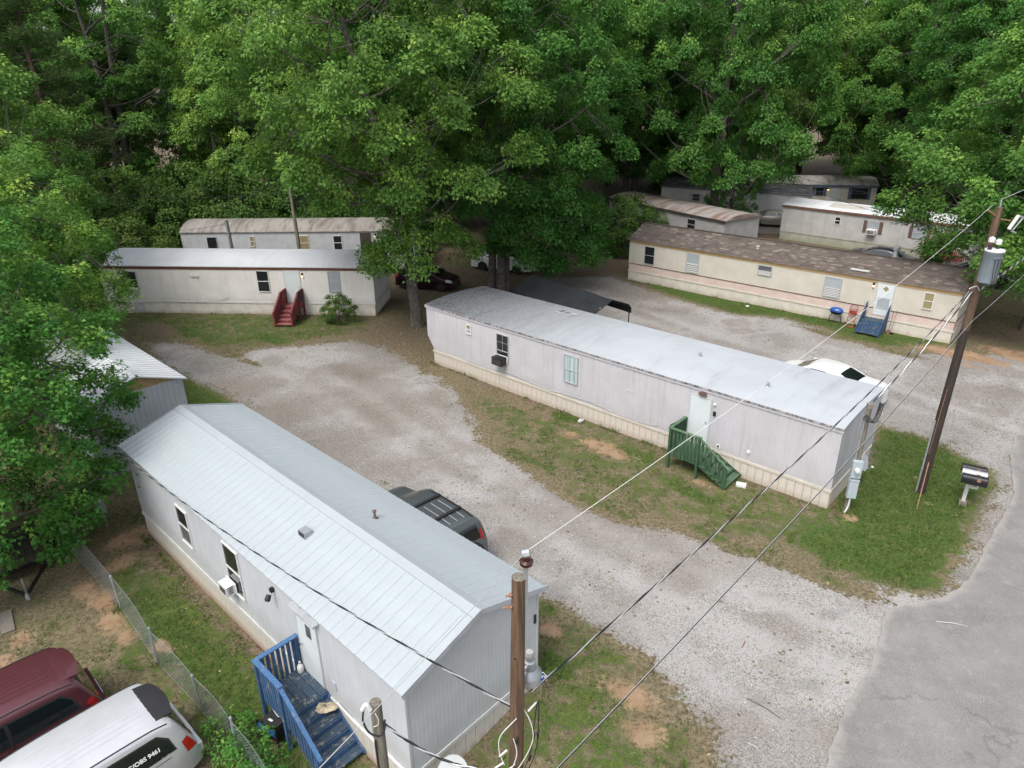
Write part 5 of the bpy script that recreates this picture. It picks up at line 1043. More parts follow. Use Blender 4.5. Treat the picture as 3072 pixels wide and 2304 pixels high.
# ================================================================== VEHICLES
def paint(name, col, metal=.35, rough=.28): return mat(name, col, rough, .06, 2, metal=metal, coat=.6, spec=.5)
paint('paint_maroon', (.10, .026, .034), .25, .38); paint('paint_silver', (.60, .61, .63), .35); paint('paint_grey', (.11, .125, .135), .4); paint('paint_white', (.72, .73, .73), 0); paint('paint_purple', (.03, .006, .02)); paint('paint_tan', (.38, .35, .29), .4); paint('paint_black', (.012, .014, .018)); paint('paint_darkgrey', (.03, .033, .04))
mat('car_glass', (.008, .012, .013), .05, 0, spec=.7); mat('car_trim', (.02, .02, .022), .6, .1); mat('tail_red', (.42, .012, .012), .15, .1, spec=.6); mat('lamp_clear', (.6, .6, .6), .1, .1, spec=.7); mat('rim', (.35, .36, .37), .3, .1, metal=.7)
def chaikin(p, n=2):
    for _ in range(n):
        q = [p[0]]
        for a, b in zip(p, p[1:]): q += [(a[0] * .75 + b[0] * .25, a[1] * .75 + b[1] * .25), (a[0] * .25 + b[0] * .75, a[1] * .25 + b[1] * .75)]
        p = q + [p[-1]]
    return p
def make_car(name, label, cat, loc, heading, S_, pm, group='parked vehicles'):
    """S_: L, hw (half width), top outline rear->front, belt, tumble, wheels (xr, xf, R), side windows, rear & front glass z-ranges"""
    t = thing(name, label, cat, loc, heading, group); top = chaikin(S_['top'], 3); Lc = S_['L']; hw = S_['hw']; belt = S_['belt']; tum = S_.get('tum', .28)
    xr, xf, Rw = S_['wheels']; Ra = Rw + .07; xs = sorted(set([round(p[0], 4) for p in top] + [round(xw + Ra * math.sin(a * math.pi / 16), 4) for xw in (xr, xf) for a in range(-8, 9)]))
    tx = [p[0] for p in top]; tz = [p[1] for p in top]
    zt = lambda x: float(np.interp(x, tx, tz))
    def zb(x):
        z = .24
        for xw in (xr, xf):
            if abs(x - xw) < Ra: z = max(z, Rw + math.sqrt(max(0, Ra * Ra - (x - xw) ** 2)) - .02)
        return min(z, zt(x) - .02)
    def plan(x):
        e = S_.get('round', .55); a = .0
        if x < e: a = (1 - x / e) ** 2.2 * .17
        if x > Lc - e * 1.3: a = ((x - Lc + e * 1.3) / (e * 1.3)) ** 2.2 * .22
        return 1 - a
    def yy(x, z):
        k = .94 + .06 * min(1, max(0, (z - .24) / .4)); y = hw * plan(x) * k
        if z > belt: y -= tum * (z - belt)
        if z > .75 * belt: y -= .03 * min(1, (z - .75 * belt) / (.25 * belt))
        dz = zt(x) - z; r = S_.get('edge', .09)
        if dz < r: y -= r * (1 - math.sqrt(max(0, 1 - (1 - dz / r) ** 2)))
        return max(y, .05)
    K = 16; mb = MB(); rows = []
    for x in xs:
        a, b = zb(x), zt(x); h = b - a; zs = [a + h * (i / (K - 5)) * (1 - min(.09, h * .3) / h) for i in range(K - 4)]; r = min(.09, h * .3)
        zs += [b - r * (1 - math.sin(i / 4 * math.pi / 2)) for i in range(1, 5)]; rows.append([(x, yy(x, z), z) for z in zs])
    nk = len(rows[0]); A = S_.get('crown', .035); NS = 8; full = []
    for x, rw in zip(xs, rows):
        yt = rw[-1][1]; b = rw[-1][2]; line = list(rw) + [(x, yt * (1 - 2 * i / NS), b + A * (1 - (1 - 2 * i / NS) ** 2)) for i in range(1, NS)] + [(x, -q[1], q[2]) for q in reversed(rw)]
        full.append(line)
    n = len(full[0]); vs = [p for l in full for p in l]; fs = [(i * n + j, (i + 1) * n + j, (i + 1) * n + j + 1, i * n + j + 1) for i in range(len(full) - 1) for j in range(n - 1)]
    fs += [tuple(range(n)), tuple((len(full) - 1) * n + j for j in range(n - 1, -1, -1))]; mb.add(vs, fs); body = mb.build('body', pm, t, True)
    MB().box(.3, Lc - .3, -hw * .82, hw * .82, .2, .5).build('underbody', 'black', t)
    def side_patch(poly, m, nm, parent, off=.006, sides=(1, -1), rings=4):
        cx = sum(p[0] for p in poly) / len(poly); cz = sum(p[1] for p in poly) / len(poly); P = []
        for a, b in zip(poly, poly[1:] + poly[:1]):
            for k in range(5): P.append((a[0] + (b[0] - a[0]) * k / 5, a[1] + (b[1] - a[1]) * k / 5))
        o_ = None
        for sd in sides:
            m_ = MB(); vv = []; np_ = len(P)
            for r in range(rings): f = 1 - r / rings; vv += [(cx + (x - cx) * f, sd * (yy(cx + (x - cx) * f, cz + (z - cz) * f) + off), cz + (z - cz) * f) for x, z in P]
            vv.append((cx, sd * (yy(cx, cz) + off), cz)); ff = [(r * np_ + i, r * np_ + (i + 1) % np_, (r + 1) * np_ + (i + 1) % np_, (r + 1) * np_ + i) for r in range(rings - 1) for i in range(np_)] + [((rings - 1) * np_ + i, (rings - 1) * np_ + (i + 1) % np_, rings * np_) for i in range(np_)]
            m_.add(vv, ff if sd > 0 else [f[::-1] for f in ff]); o_ = m_.build(nm, m, parent, False, fixn=False)
            if sd > 0: o_.data.flip_normals() if o_.data.polygons[0].normal.y < 0 else None
            elif o_.data.polygons[0].normal.y > 0: o_.data.flip_normals()
        return o_
    def end_patch(x0, x1, f0, f1, m, nm, parent, off=.007, s0=-1, s1=1, seg=10, steps=10):
        """strip on the top outline between x0 and x1, spanning fractions of the half width (f0 at x0, f1 at x1)"""
        m_ = MB(); vv = []
        for i in range(steps + 1):
            x = x0 + (x1 - x0) * i / steps; e = .004; nx_ = -(zt(x + e) - zt(x - e)); nz_ = 2 * e; l_ = math.hypot(nx_, nz_); f = f0 + (f1 - f0) * i / steps; z0_ = zt(x); yt = yy(x, z0_ - .0001) 
            for j in range(seg + 1):
                s = (s0 + (s1 - s0) * j / seg) * f; vv.append((x + nx_ / l_ * off, yt * s, z0_ + A * (1 - s * s) + nz_ / l_ * off))
        m_.add(vv, [(i * (seg + 1) + j, (i + 1) * (seg + 1) + j, (i + 1) * (seg + 1) + j + 1, i * (seg + 1) + j + 1) for i in range(steps) for j in range(seg)]); o_ = m_.build(nm, m, parent, True, fixn=False)
        if sum(p.normal.z for p in o_.data.polygons) < 0: o_.data.flip_normals()
        return o_
    for poly in S_.get('band', []): side_patch(poly, 'car_trim', 'pillar_band', t, .003)
    for poly in S_['side']: side_patch(poly, 'car_glass', 'window_pane', t)
    for a in S_.get('ends', []): end_patch(*a[:4], a[4] if len(a) > 4 else 'car_glass', a[5] if len(a) > 5 else 'windscreen', t)
    for poly in S_.get('tail', []): side_patch(poly, 'tail_red', 'tail_light', t, .008)
    for x0, x1, a, b in S_.get('tail_end', []):
        for s in (1, -1): end_patch(x0, x1, 1, 1, 'tail_red', 'tail_light', t, .009, a * s, b * s, 3, 5)
    for poly in S_.get('head', []): side_patch(poly, 'lamp_clear', 'headlight', t, .006)
    for poly, m_ in S_.get('trims', []): side_patch(poly, m_, 'trim_strip', t, .01)
    for xw in (xr, xf):
        for s in (1, -1):
            yc = s * (hw - .12); mw = MB().lathe([(Rw - .09, -.1), (Rw - .02, -.1), (Rw, -.06), (Rw, .06), (Rw - .02, .1), (Rw - .09, .1)], 22, (xw, yc, Rw), axis=(0, s, 0)).build('wheel', 'rubber', t, True)
            rm = MB(); rm.lathe([(Rw - .1, .02), (Rw - .1, .085), (Rw - .12, .085), (Rw - .13, .05), (.07, .06), (.05, .09), (.0, .09)], 18, (xw, yc, Rw), axis=(0, s, 0)); rm.build('rim', 'rim', mw, True)
            sp_ = MB()
            for k in range(5): a = k * 2 * math.pi / 5; sp_.beam((xw, yc + s * .088, Rw), (xw + math.cos(a) * (Rw - .11), yc + s * .082, Rw + math.sin(a) * (Rw - .11)), .05, .02, up=(0, 1, 0))
            sp_.build('spokes', 'chrome', mw)
            MB().lathe([(Ra - .02, -.25), (Ra - .02, -.02)], 18, (xw, yc, Rw), axis=(0, s, 0)).build('wheel_well', 'black', t)
    for s in (1, -1):
        mx = S_.get('mirror')
        if mx: MB().box(mx[0] - .1, mx[0] + .1, s * (hw + .02) if s > 0 else -hw - .2, s * (hw + .02) + .18 if s > 0 else -hw - .02, mx[1] - .07, mx[1] + .09).build('mirror', pm, t)
    return t, yy, zt, body
VAN = dict(L=5.0, hw=.99, belt=1.08, tum=.24, edge=.10, round=.6, crown=.05, wheels=(1.05, 4.1, .33),
    top=[(0, .34), (.01, .55), (.05, .72), (.06, .95), (.14, 1.1), (.36, 1.62), (.52, 1.74), (1.0, 1.78), (2.4, 1.80), (3.2, 1.72), (3.5, 1.62), (4.15, 1.12), (4.35, 1.03), (4.75, .9), (4.95, .68), (5.0, .34)],
    side=[[(.52, 1.12), (1.75, 1.10), (1.75, 1.58), (.78, 1.56), (.6, 1.4)], [(1.82, 1.10), (2.85, 1.10), (2.85, 1.58), (1.82, 1.58)], [(2.95, 1.10), (3.85, 1.12), (3.5, 1.42), (3.2, 1.56), (2.95, 1.57)]],
    band=[[(.48, 1.09), (3.9, 1.08), (3.5, 1.46), (3.2, 1.6), (1.8, 1.62), (.76, 1.6), (.56, 1.42)]],
    ends=[(.13, .40, .9, .82), (3.42, 4.12, .8, .86)], trims=[([(1.775, .3), (1.79, .3), (1.79, 1.62), (1.775, 1.62)], 'black'), ([(2.885, .35), (2.9, .35), (2.9, 1.6), (2.885, 1.6)], 'black'), ([(.62, .985), (1.78, .985), (1.78, 1.0), (.62, 1.0)], 'car_trim'), ([(3.78, .6), (3.79, .6), (3.79, 1.05), (3.78, 1.05)], 'black'), ([(1.5, .42), (3.7, .42), (3.7, .5), (1.5, .5)], 'car_trim')],
    tail=[[(.07, .82), (.30, .84), (.36, 1.16), (.22, 1.2)]], tail_end=[(.062, .14, .8, .99)], head=[[(4.6, .68), (4.88, .66), (4.8, .82), (4.5, .88)]], mirror=(3.65, 1.15))
fw = Vector((-.69, -.73)); hd = math.atan2(fw.y, fw.x)
def at_rear(c, h, z): return (c[0], c[1], z)
zv = gz(-8.5, 10)
van1, yv, ztv, vb = make_car('minivan', 'silver minivan with white lettering on its dark side window', 'minivan', (-7.42, 11.15, zv), math.atan2(-.74, -.67), VAN, 'paint_silver')
van2, _, _, vb2 = make_car('minivan', 'maroon minivan parked beside the silver one', 'minivan', (-9.98, 12.22, gz(-11, 11.5)), math.atan2(-.72, -.69), VAN, 'paint_maroon')
for vn, m_, mspoil in ((van1, 'paint_silver', 'car_trim'), (van2, 'paint_maroon', 'paint_maroon')):
    for i in range(7):
        y = -.42 + .14 * i; pts = [(.78 + .28 * k, y, ztv(.78 + .28 * k) + .05 * (1 - (y / .68) ** 2) - .001) for k in range(9)]; mb = MB()
        for a, b in zip(pts, pts[1:]): mb.beam(a, b, .018, .012)
        mb.build('roof_bead', m_, vn)
    for s in (1, -1):
        mb = MB(); mb.tube([(.5 + .3 * k, s * (yv(.5 + .3 * k, ztv(.5 + .3 * k) - .03) - .005), ztv(.5 + .3 * k) - .015) for k in range(10)], .014, 5); mb.build('roof_gutter', 'car_trim', vn)
    sp_ = MB(); vv = []; zr0 = ztv(.62)
    for i in range(6):
        f_ = i / 5
        for j in range(11):
            s = -1 + j / 5; x = .66 - .46 * f_ * (1 - .22 * s * s); vv.append((x, s * (.62 - .05 * f_), zr0 + .05 * (1 - (s * .9) ** 2) + .004 - .05 * f_ * f_))
    k = len(vv); vv += [(x, y, z - .045) for x, y, z in vv]; ff = []
    for i in range(5):
        for j in range(10): a = i * 11 + j; ff += [(a, a + 1, a + 12, a + 11), (k + a, k + a + 11, k + a + 12, k + a + 1)]
    ff += [(55 + j, 56 + j, k + 56 + j, k + 55 + j) for j in range(10)] + [(i * 11, i * 11 + 11, k + i * 11 + 11, k + i * 11) for i in range(5)] + [(i * 11 + 10, k + i * 11 + 10, k + i * 11 + 21, i * 11 + 21) for i in range(5)]
    sp_.add(vv, ff); sp_.build('spoiler', mspoil, vn, True)
    MB().box(-.06, .1, -.78, .78, .42, .66).build('bumper', m_, vn); MB().box(-.075, -.06, -.28, .28, .52, .64).build('number_plate', 'white_plastic', vn)
    for s in (1, -1): MB().box(1.9, 2.08, s * .985 - .012, s * .985 + .012, .98, 1.02).build('door_handle', m_, vn)
    MB().beam((.16, 0, 1.17), (.3, .34, 1.35), .02, .02).build('wiper', 'black', vn)
def on_side(x, z, tilt=0, off=.012): 
    y = yv(x, z) + off; return Matrix.Translation((x, y, z)) @ Matrix.Rotation(R_(180), 4, 'Z') @ Matrix.Rotation(R_(90 - 17), 4, 'X')
mat('lettering_white', (.75, .75, .75), .5, 0)
text_part('PSC/OBS 9461', .125, 'lettering_white', van1, on_side(1.14, 1.31), bold=.004); text_part('ation', .125, 'lettering_white', van1, on_side(2.1, 1.33), bold=.004)
mb = MB(); rr = random.Random(2)
for i in range(26): y = -.02 + .4 * rr.random(); x = .22 + .12 * rr.random(); z = ztv(x) + .035; mb.box(x - .008, x + .012, -y - .02, -y + .012, z, z + .004)
mb.build('window_sticker', 'lettering_white', van1)
SUV = dict(L=4.6, hw=.91, belt=1.08, tum=.27, edge=.09, round=.45, crown=.035, wheels=(.95, 3.6, .36),
    top=[(0, .4), (.01, .75), (.06, 1.02), (.1, 1.1), (.28, 1.58), (.4, 1.66), (1.2, 1.70), (2.4, 1.69), (2.75, 1.6), (3.4, 1.14), (3.6, 1.06), (4.35, .94), (4.55, .75), (4.6, .4)],
    side=[[(.5, 1.14), (1.2, 1.12), (1.2, 1.54), (.62, 1.5)], [(1.28, 1.12), (2.1, 1.11), (2.1, 1.55), (1.28, 1.54)], [(2.18, 1.11), (3.1, 1.13), (2.75, 1.42), (2.5, 1.54), (2.18, 1.55)]],
    ends=[(.11, .3, .84, .8), (2.72, 3.36, .82, .88)], tail=[[(.05, .85), (.24, .85), (.42, 1.42), (.3, 1.5)]], tail_end=[(.08, .2, .86, .99)], head=[[(4.1, .78), (4.5, .72), (4.4, .88), (4.05, .96)]], mirror=(3.0, 1.14))
suv, ys_, zs_, sb = make_car('suv', 'dark grey sport utility car with roof bars beside the near home', 'car', (-1.28, 16.15, gz(-1.3, 16)), math.atan2(.71, -.70), SUV, 'paint_grey')
for s in (1, -1):
    mb = MB(); mb.tube([(.45 + .25 * k, s * .60, zs_(.45 + .25 * k) + (.045 if 0 < k < 8 else .0)) for k in range(9)], .022, 6); mb.build('roof_rail', 'black', suv)
for x in (1.0, 1.95): MB().beam((x, -.6, 1.775), (x, .6, 1.775), .09, .035).build('roof_bar', 'car_trim', suv)
for y in (-.4, -.13, .13, .4):
    mb = MB(); pts = [(.6 + .2 * k, y, zs_(.6 + .2 * k) + .035 * (1 - (y / .64) ** 2)) for k in range(7)]
    for a, b in zip(pts, pts[1:]): mb.beam(a, b, .018, .012)
    mb.build('roof_bead', 'paint_silver', suv)
MB().box(.16, .42, -.6, .6, 1.655, 1.69).build('spoiler', 'paint_grey', suv)
sw = MB().lathe([(.24, -.1), (.32, -.1), (.34, -.05), (.34, .05), (.32, .1), (.24, .1)], 20, (-.1, -.12, .92), axis=(-1, 0, 0)).build('spare_wheel', 'rubber', suv, True); rm = MB().lathe([(.25, .05), (.22, .09), (.06, .06), (.04, .1), (0, .1)], 16, (-.1, -.12, .92), axis=(-1, 0, 0)).build('rim', 'rim', sw, True)
SED = dict(L=4.85, hw=.91, belt=.98, tum=.36, edge=.09, round=.6, crown=.04, wheels=(1.05, 3.85, .33),
    top=[(0, .34), (.01, .6), (.05, .85), (.1, .98), (.25, 1.04), (.85, 1.06), (1.0, 1.08), (1.75, 1.40), (2.2, 1.45), (2.8, 1.44), (3.1, 1.38), (3.75, 1.02), (4.0, .96), (4.6, .82), (4.8, .65), (4.85, .34)],
    side=[[(1.3, 1.06), (2.15, 1.03), (2.15, 1.35), (1.8, 1.32)], [(2.22, 1.03), (3.55, 1.02), (3.1, 1.27), (2.85, 1.35), (2.22, 1.36)]],
    ends=[(1.03, 1.68, .88, .8), (3.12, 3.74, .8, .88)], tail=[[(.04, .74), (.4, .78), (.38, .92), (.08, .92)]], head=[[(4.35, .66), (4.75, .62), (4.6, .76), (4.3, .82)]], mirror=(3.45, 1.05))
car1 = make_car('sedan', 'white sedan parked behind the right end of the long white home', 'car', (15.85, 26.95, 0), math.atan2(.74, -.68), SED, 'paint_white')
HATCH = dict(L=4.3, hw=.87, belt=.98, tum=.3, edge=.08, round=.5, crown=.04, wheels=(.75, 3.35, .32),
    top=[(0, .35), (.01, .7), (.08, 1.0), (.35, 1.4), (.6, 1.5), (1.6, 1.54), (2.2, 1.5), (2.5, 1.42), (3.2, 1.05), (3.4, .98), (4.05, .84), (4.25, .66), (4.3, .35)],
    side=[[(.45, 1.06), (1.35, 1.03), (1.35, 1.42), (.6, 1.36)], [(1.42, 1.03), (2.9, 1.03), (2.45, 1.32), (2.2, 1.42), (1.42, 1.43)]],
    ends=[(.1, .34, .84, .8), (2.52, 3.16, .8, .88)], tail=[[(.04, .8), (.22, .8), (.36, 1.1), (.2, 1.1)]], head=[[(3.75, .7), (4.2, .66), (4.1, .82), (3.75, .9)]], mirror=(2.85, 1.06), trims=[([(.6, 1.0), (2.9, .99), (2.9, 1.02), (.6, 1.03)], 'chrome')])
make_car('hatchback', 'dark purple hatchback parked under the big tree', 'car', (-7.75, 47.15, 0), math.atan2(-.28, .96), HATCH, 'paint_purple')
wc = make_car('sedan', 'white car with raised hood under the tree with three trunks', 'car', (-2.7, 52.2, 0), math.atan2(-.42, .9), dict(SED, L=4.85), 'paint_white')[0]
MB().beam((4.0, 0, 1.0), (4.45, 0, 1.75), 1.3, .04, up=(1, 0, 0)).build('hood', 'paint_white', wc)
make_car('sedan', 'tan sedan parked behind the lattice gate', 'car', (27.2, 65.9, 0), math.atan2(.32, -.95), SED, 'paint_tan')
make_car('sedan', 'dark grey sedan between the shingled home and the grey home', 'car', (25.9, 52.6, 0), math.atan2(-.66, .75), SED, 'paint_darkgrey')
make_car('sedan', 'black sedan near the transformer pole behind the shingled home', 'car', (30.2, 48.2, 0), math.atan2(-.66, .75), SED, 'paint_black')
make_car('suv', 'black sport utility car far back beside the cream home with blue trim', 'car', (38.9, 78.2, 0), math.atan2(-.2, .98), SUV, 'paint_black')

# ================================================================== UTILITY POLES, SERVICE POSTS, WIRES
def bez(pts, n=10):
    """smooth curve through points (Catmull-Rom)"""
    P = [Vector(p) for p in pts]; P = [P[0] * 2 - P[1]] + P + [P[-1] * 2 - P[-2]]; out = []
    for i in range(1, len(P) - 2):
        for k in range(n):
            t = k / n; a, b, c, d = P[i - 1], P[i], P[i + 1], P[i + 2]
            out.append(.5 * ((2 * b) + (c - a) * t + (2 * a - 5 * b + 4 * c - d) * t * t + (3 * b - a - 3 * c + d) * t ** 3))
    return out + [P[-2]]
def wire_pts(a, b, sag, n=40):
    a, b = Vector(a), Vector(b); return [a.lerp(b, i / n) - Vector((0, 0, sag * 4 * (i / n) * (1 - i / n))) for i in range(n + 1)]
mat('wire_black', (.02, .02, .022), .6, .1); mat('wire_alu', (.55, .55, .54), .4, .1, metal=.4); mat('wire_white', (.66, .66, .64), .6, .05); mat('glaze_brown', (.055, .014, .011), .15, .2, spec=.6)
def single_wire(name, label, pts, r, m, cat='wire', group='overhead wires'):
    mb = MB(); mb.tube(pts, r, 5); return tag(mb.build(name, m, None, True), label, cat, group)
def triplex(label, pts, r=.011, pitch=.9, group='overhead wires'):
    t = thing('service_cable', label, 'cable', tuple(pts[0]), 0, group); o = Vector(pts[0]); L = 0; dist = [0]
    for a, b in zip(pts, pts[1:]): L += (b - a).length; dist.append(L)
    n = max(20, int(L / .11)); P = []
    for i in range(n + 1):
        d = L * i / n; j = min(max(int(np.searchsorted(dist, d)), 1), len(pts) - 1); f = (d - dist[j - 1]) / (dist[j] - dist[j - 1] + 1e-9); P.append((pts[j - 1].lerp(pts[j], f), d, (pts[j] - pts[j - 1]).normalized()))
    for k, m in enumerate(('wire_alu', 'wire_black', 'wire_black')):
        q = []
        for p, d, tn in P:
            s = tn.cross(Vector((0, 0, 1))).normalized(); u = s.cross(tn); a = 2 * math.pi * (d / pitch + k / 3); q.append(p - o + (s * math.cos(a) + u * math.sin(a)) * r * 1.15)
        mb = MB(); mb.tube(q, r * (1.1 if k == 0 else .95), 5); mb.build('strand', m, t, True)
    return t
# --- near pole
np_ = thing('utility_pole', 'brown wooden utility pole in front with yard lamp and tangle of white cables', 'utility pole', (.0, 6.2, 0), 0, 'utility poles')
mb = MB(); mb.tube([(-.06, 0, -.3), (-.03, 0, 2), (0, 0, 4.5), (.03, 0, 6.5), (.055, 0, 8.33)], [.125, .115, .1, .09, .08], 14); mb.build('pole', 'pole_wood', np_, True)
mb = MB(); mb.lathe([(.078, 0), (.05, .006), (0, .004)], 12, (.055, 0, 8.33)); mb.build('pole_top', 'post_weathered', np_)
mb = MB(); mb.box(.105, .16, -.03, .03, 7.95, 8.52); mb.build('pin_bracket', 'galv', np_)
mb = MB(); mb.lathe([(.03, 0), (.075, .01), (.08, .05), (.05, .07), (.055, .09), (.045, .12), (.03, .12), (.04, .15), (.03, .17), (0, .17)], 14, (.14, 0, 8.5)); ins = mb.build('insulator', 'glaze_brown', np_, True)
mb = MB(); mb.tube([(.10, 0, 8.64), (.18, 0, 8.66)], .05, 8); mb.build('cap', 'galv', ins, True)
for z, x in ((8.12, -.09), (7.95, -.13)): MB().tube([(.05, -.02, z), (x, -.06, z - .01)], .012, 6).build('bolt', 'rust_metal', np_); MB().lathe([(.028, 0), (.028, .02)], 6, (-.03, -.045, z - .005), axis=(-1, -.3, 0)).build('washer', 'rust_metal', np_)
for z, a in ((7.2, -.3), (6.7, .4), (7.5, .6), (5.9, .1)): MB().lathe([(.016, 0), (.012, .004)], 8, (.03 + .085 * math.sin(a), -.085 * math.cos(a), z), axis=(math.sin(a), -math.cos(a), 0)).build('knot_hole', 'black', np_)
# yard lamp on the far side
mb = MB(); mb.tube(bez([(.03, .08, 6.45), (.12, .2, 6.72), (.19, .26, 6.76)]), .02, 6); mb.build('lamp_arm', 'galv', np_, True)
lamp = MB().lathe([(.04, .30), (.055, .30), (.055, .24), (.075, .22), (.08, .1), (.1, .08), (.155, .03), (.16, 0), (.15, -.01)][::-1], 18, (.19, .3, 6.56)).build('yard_lamp', 'galv', np_, True)
MB().lathe([(.045, -.005), (.045, .06), (.0, .065)], 10, (.19, .3, 6.87)).build('photocell', 'ac_beige', lamp, True)
mat('lamp_glass', (.55, .57, .57), .25, .1, spec=.6); MB().lathe([(.0, -.22), (.07, -.21), (.13, -.12), (.145, 0)], 16, (.19, .3, 6.56)).build('lens', 'lamp_glass', lamp, True)
# tangle of service connections
for i, pts in enumerate([[(.02, -.1, 6.25), (-.18, -.1, 5.95), (-.2, -.12, 5.7), (-.14, -.15, 5.5)], [(.1, .02, 6.3), (.2, -.05, 6.1), (.22, -.08, 5.85), (.12, -.1, 5.55), (-.02, -.12, 5.3), (-.2, -.12, 5.12), (-.32, -.1, 5.0)], [(-.02, -.1, 5.9), (.02, -.13, 5.7), (-.02, -.15, 5.5), (-.1, -.15, 5.35)], [(.0, -.11, 5.45), (-.15, -.14, 5.35), (-.25, -.12, 5.25), (-.18, -.1, 5.2), (.0, -.12, 5.3)]]):
    MB().tube(bez(pts), .0065, 5).build('white_cable', 'wire_white', np_, True)
for pts in ([(.28, .1, 6.3), (.24, .05, 5.95), (.22, .02, 5.7), (.18, 0, 5.45), (.12, -.05, 5.3)], [(.3, .12, 6.3), (.3, .1, 5.9), (.28, .05, 5.6), (.2, 0, 5.3), (.05, -.1, 5.1), (-.08, -.11, 5.2)], [(-.12, -.1, 5.6), (-.2, -.12, 5.4), (-.05, -.14, 5.2), (.08, -.1, 5.35)]):
    MB().tube(bez(pts), .007, 5).build('black_cable', 'wire_black', np_, True)
for p, d in (((.24, .03, 5.85), (-.1, 0, -1)), ((.29, .08, 5.8), (0, -.1, -1)), ((.2, 0, 5.48), (-.2, 0, -1)), ((-.15, -.12, 5.5), (-.6, -.1, -.6)), ((.02, -.12, 5.95), (0, -.1, -1))):
    MB().lathe([(.006, 0), (.016, .01), (.016, .1), (.006, .11)], 8, p, axis=d).build('splice', 'wire_black', np_, True)
for p, d in (((-.14, -.13, 5.52), (-.8, -.2, -.5)), ((-.2, -.13, 5.2), (-.8, 0, -.5)), ((-.1, -.14, 5.75), (-.6, 0, -.7)), ((.16, 0, 6.25), (.6, .5, .3))):
    MB().lathe([(.004, 0), (.014, .01), (.012, .14), (.004, .16)], 8, p, axis=d).build('dead_end_clamp', 'wire_white', np_, True)
MB().tube([(-.04, -.115, 1.0), (-.03, -.115, 3), (0, -.1, 5.3)], .014, 6).build('conduit', 'galv', np_, True)
mat('tank_grey', (.20, .245, .275), .5, .12, 3, streak=.4, scol=(.13, .15, .165))
# --- right pole with transformer
rp_ = thing('utility_pole', 'dark wooden utility pole with grey transformer at the right', 'utility pole', (14.22, 20.6, 0), 0, 'utility poles')
mb = MB(); mb.tube([(0, 0, -.3), (.01, 0, 3), (.03, 0, 6)], [.155, .14, .125], 14, caps=False); mb.build('pole', 'pole_dark', rp_, True)
mb = MB(); mb.tube([(.03, 0, 6), (.05, 0, 7.8), (.07, 0, 9.77)], [.125, .112, .1], 14); mb.build('pole_upper', 'pole_wood', rp_, True)
tr = MB().lathe([(.0, 0), (.2, .0), (.245, .04), (.25, .1), (.25, .9), (.265, .92), (.265, .96), (.1, 1.0), (0, 1.0)], 22, (-.02, -.42, 7.62)).build('transformer', 'tank_grey', rp_, True)
MB().lathe([(.265, 0), (.27, .01), (.26, .05), (.08, .08), (0, .08)], 20, (-.02, -.42, 8.58)).build('lid', 'roof_white', tr, True)
for dx in (-.1, .0, .1): MB().tube([(-.02 + dx, -.66, 8.42), (-.02 + dx, -.7, 8.42)], .024, 8).build('stud', 'galv', tr); MB().tube(bez([(-.02 + dx, -.7, 8.42), (-.03 + dx * .8, -.72, 8.0), (-.02 + dx * .3, -.7, 7.6), (.03, -.3, 7.35)]), .009, 5).build('lead', 'wire_black', tr)
text_part('101', .1, 'rust_metal', tr, Matrix.Translation((-.02, -.685, 7.72)) @ Matrix.Rotation(R_(90), 4, 'X'))
for dx, dz in ((-.2, .12), (.02, .05)):
    b_ = MB().lathe([(.05, 0), (.06, .03), (.045, .05), (.06, .07), (.045, .1), (.06, .12), (.04, .14)], 12, (-.02 + dx, -.46, 8.62 + dz - .1)).build('bushing', 'car_trim', tr, True); MB().lathe([(.085, 0), (.085, .1), (.05, .14), (0, .16)], 12, (-.02 + dx, -.46, 8.74 + dz)).build('wildlife_guard', 'white_plastic', b_, True)
MB().beam((.05, -.02, 9.5), (-.35, -.12, 9.72), .05, .03).build('bracket', 'rust_metal', rp_); MB().beam((.07, 0, 9.45), (.42, -.1, 9.4), .04, .03).build('bracket', 'rust_metal', rp_)
MB().tube([(.07, 0, 9.77), (.06, 0, 10.0)], .02, 6).build('top_pin', 'galv', rp_)
fc = MB().tube([(.42, -.12, 9.15), (.6, -.12, 9.55)], .055, 10).build('fuse_cutout', 'white_plastic', rp_, True); MB().tube([(.55, -.12, 9.12), (.76, -.12, 9.5)], .02, 6).build('fuse_tube', 'trim_grey', fc); MB().beam((.5, -.12, 9.1), (.66, -.12, 9.05), .05, .04).build('hinge', 'galv', fc); MB().beam((.6, -.12, 9.56), (.82, -.12, 9.46), .05, .04).build('contact', 'galv', fc)
MB().tube(bez([(.03, -.15, 7.3), (-.12, -.2, 7.45), (-.3, -.15, 7.36)]), .014, 5).build('white_cable', 'wire_white', rp_); MB().tube(bez([(-.12, -.14, 4.0), (-.13, -.13, 3.0), (-.15, -.13, 1.6)]), .01, 5).build('ground_wire', 'rust_metal', rp_); MB().tube([(-.165, -.02, 0), (-.155, -.02, 2.8)], .03, 8).build('conduit', 'galv', rp_)
gs = MB().tube([(-.06, -.12, 1.25), (-.75, -1.15, -.1)], .016, 6).build('guy_rod', 'rust_metal', rp_)
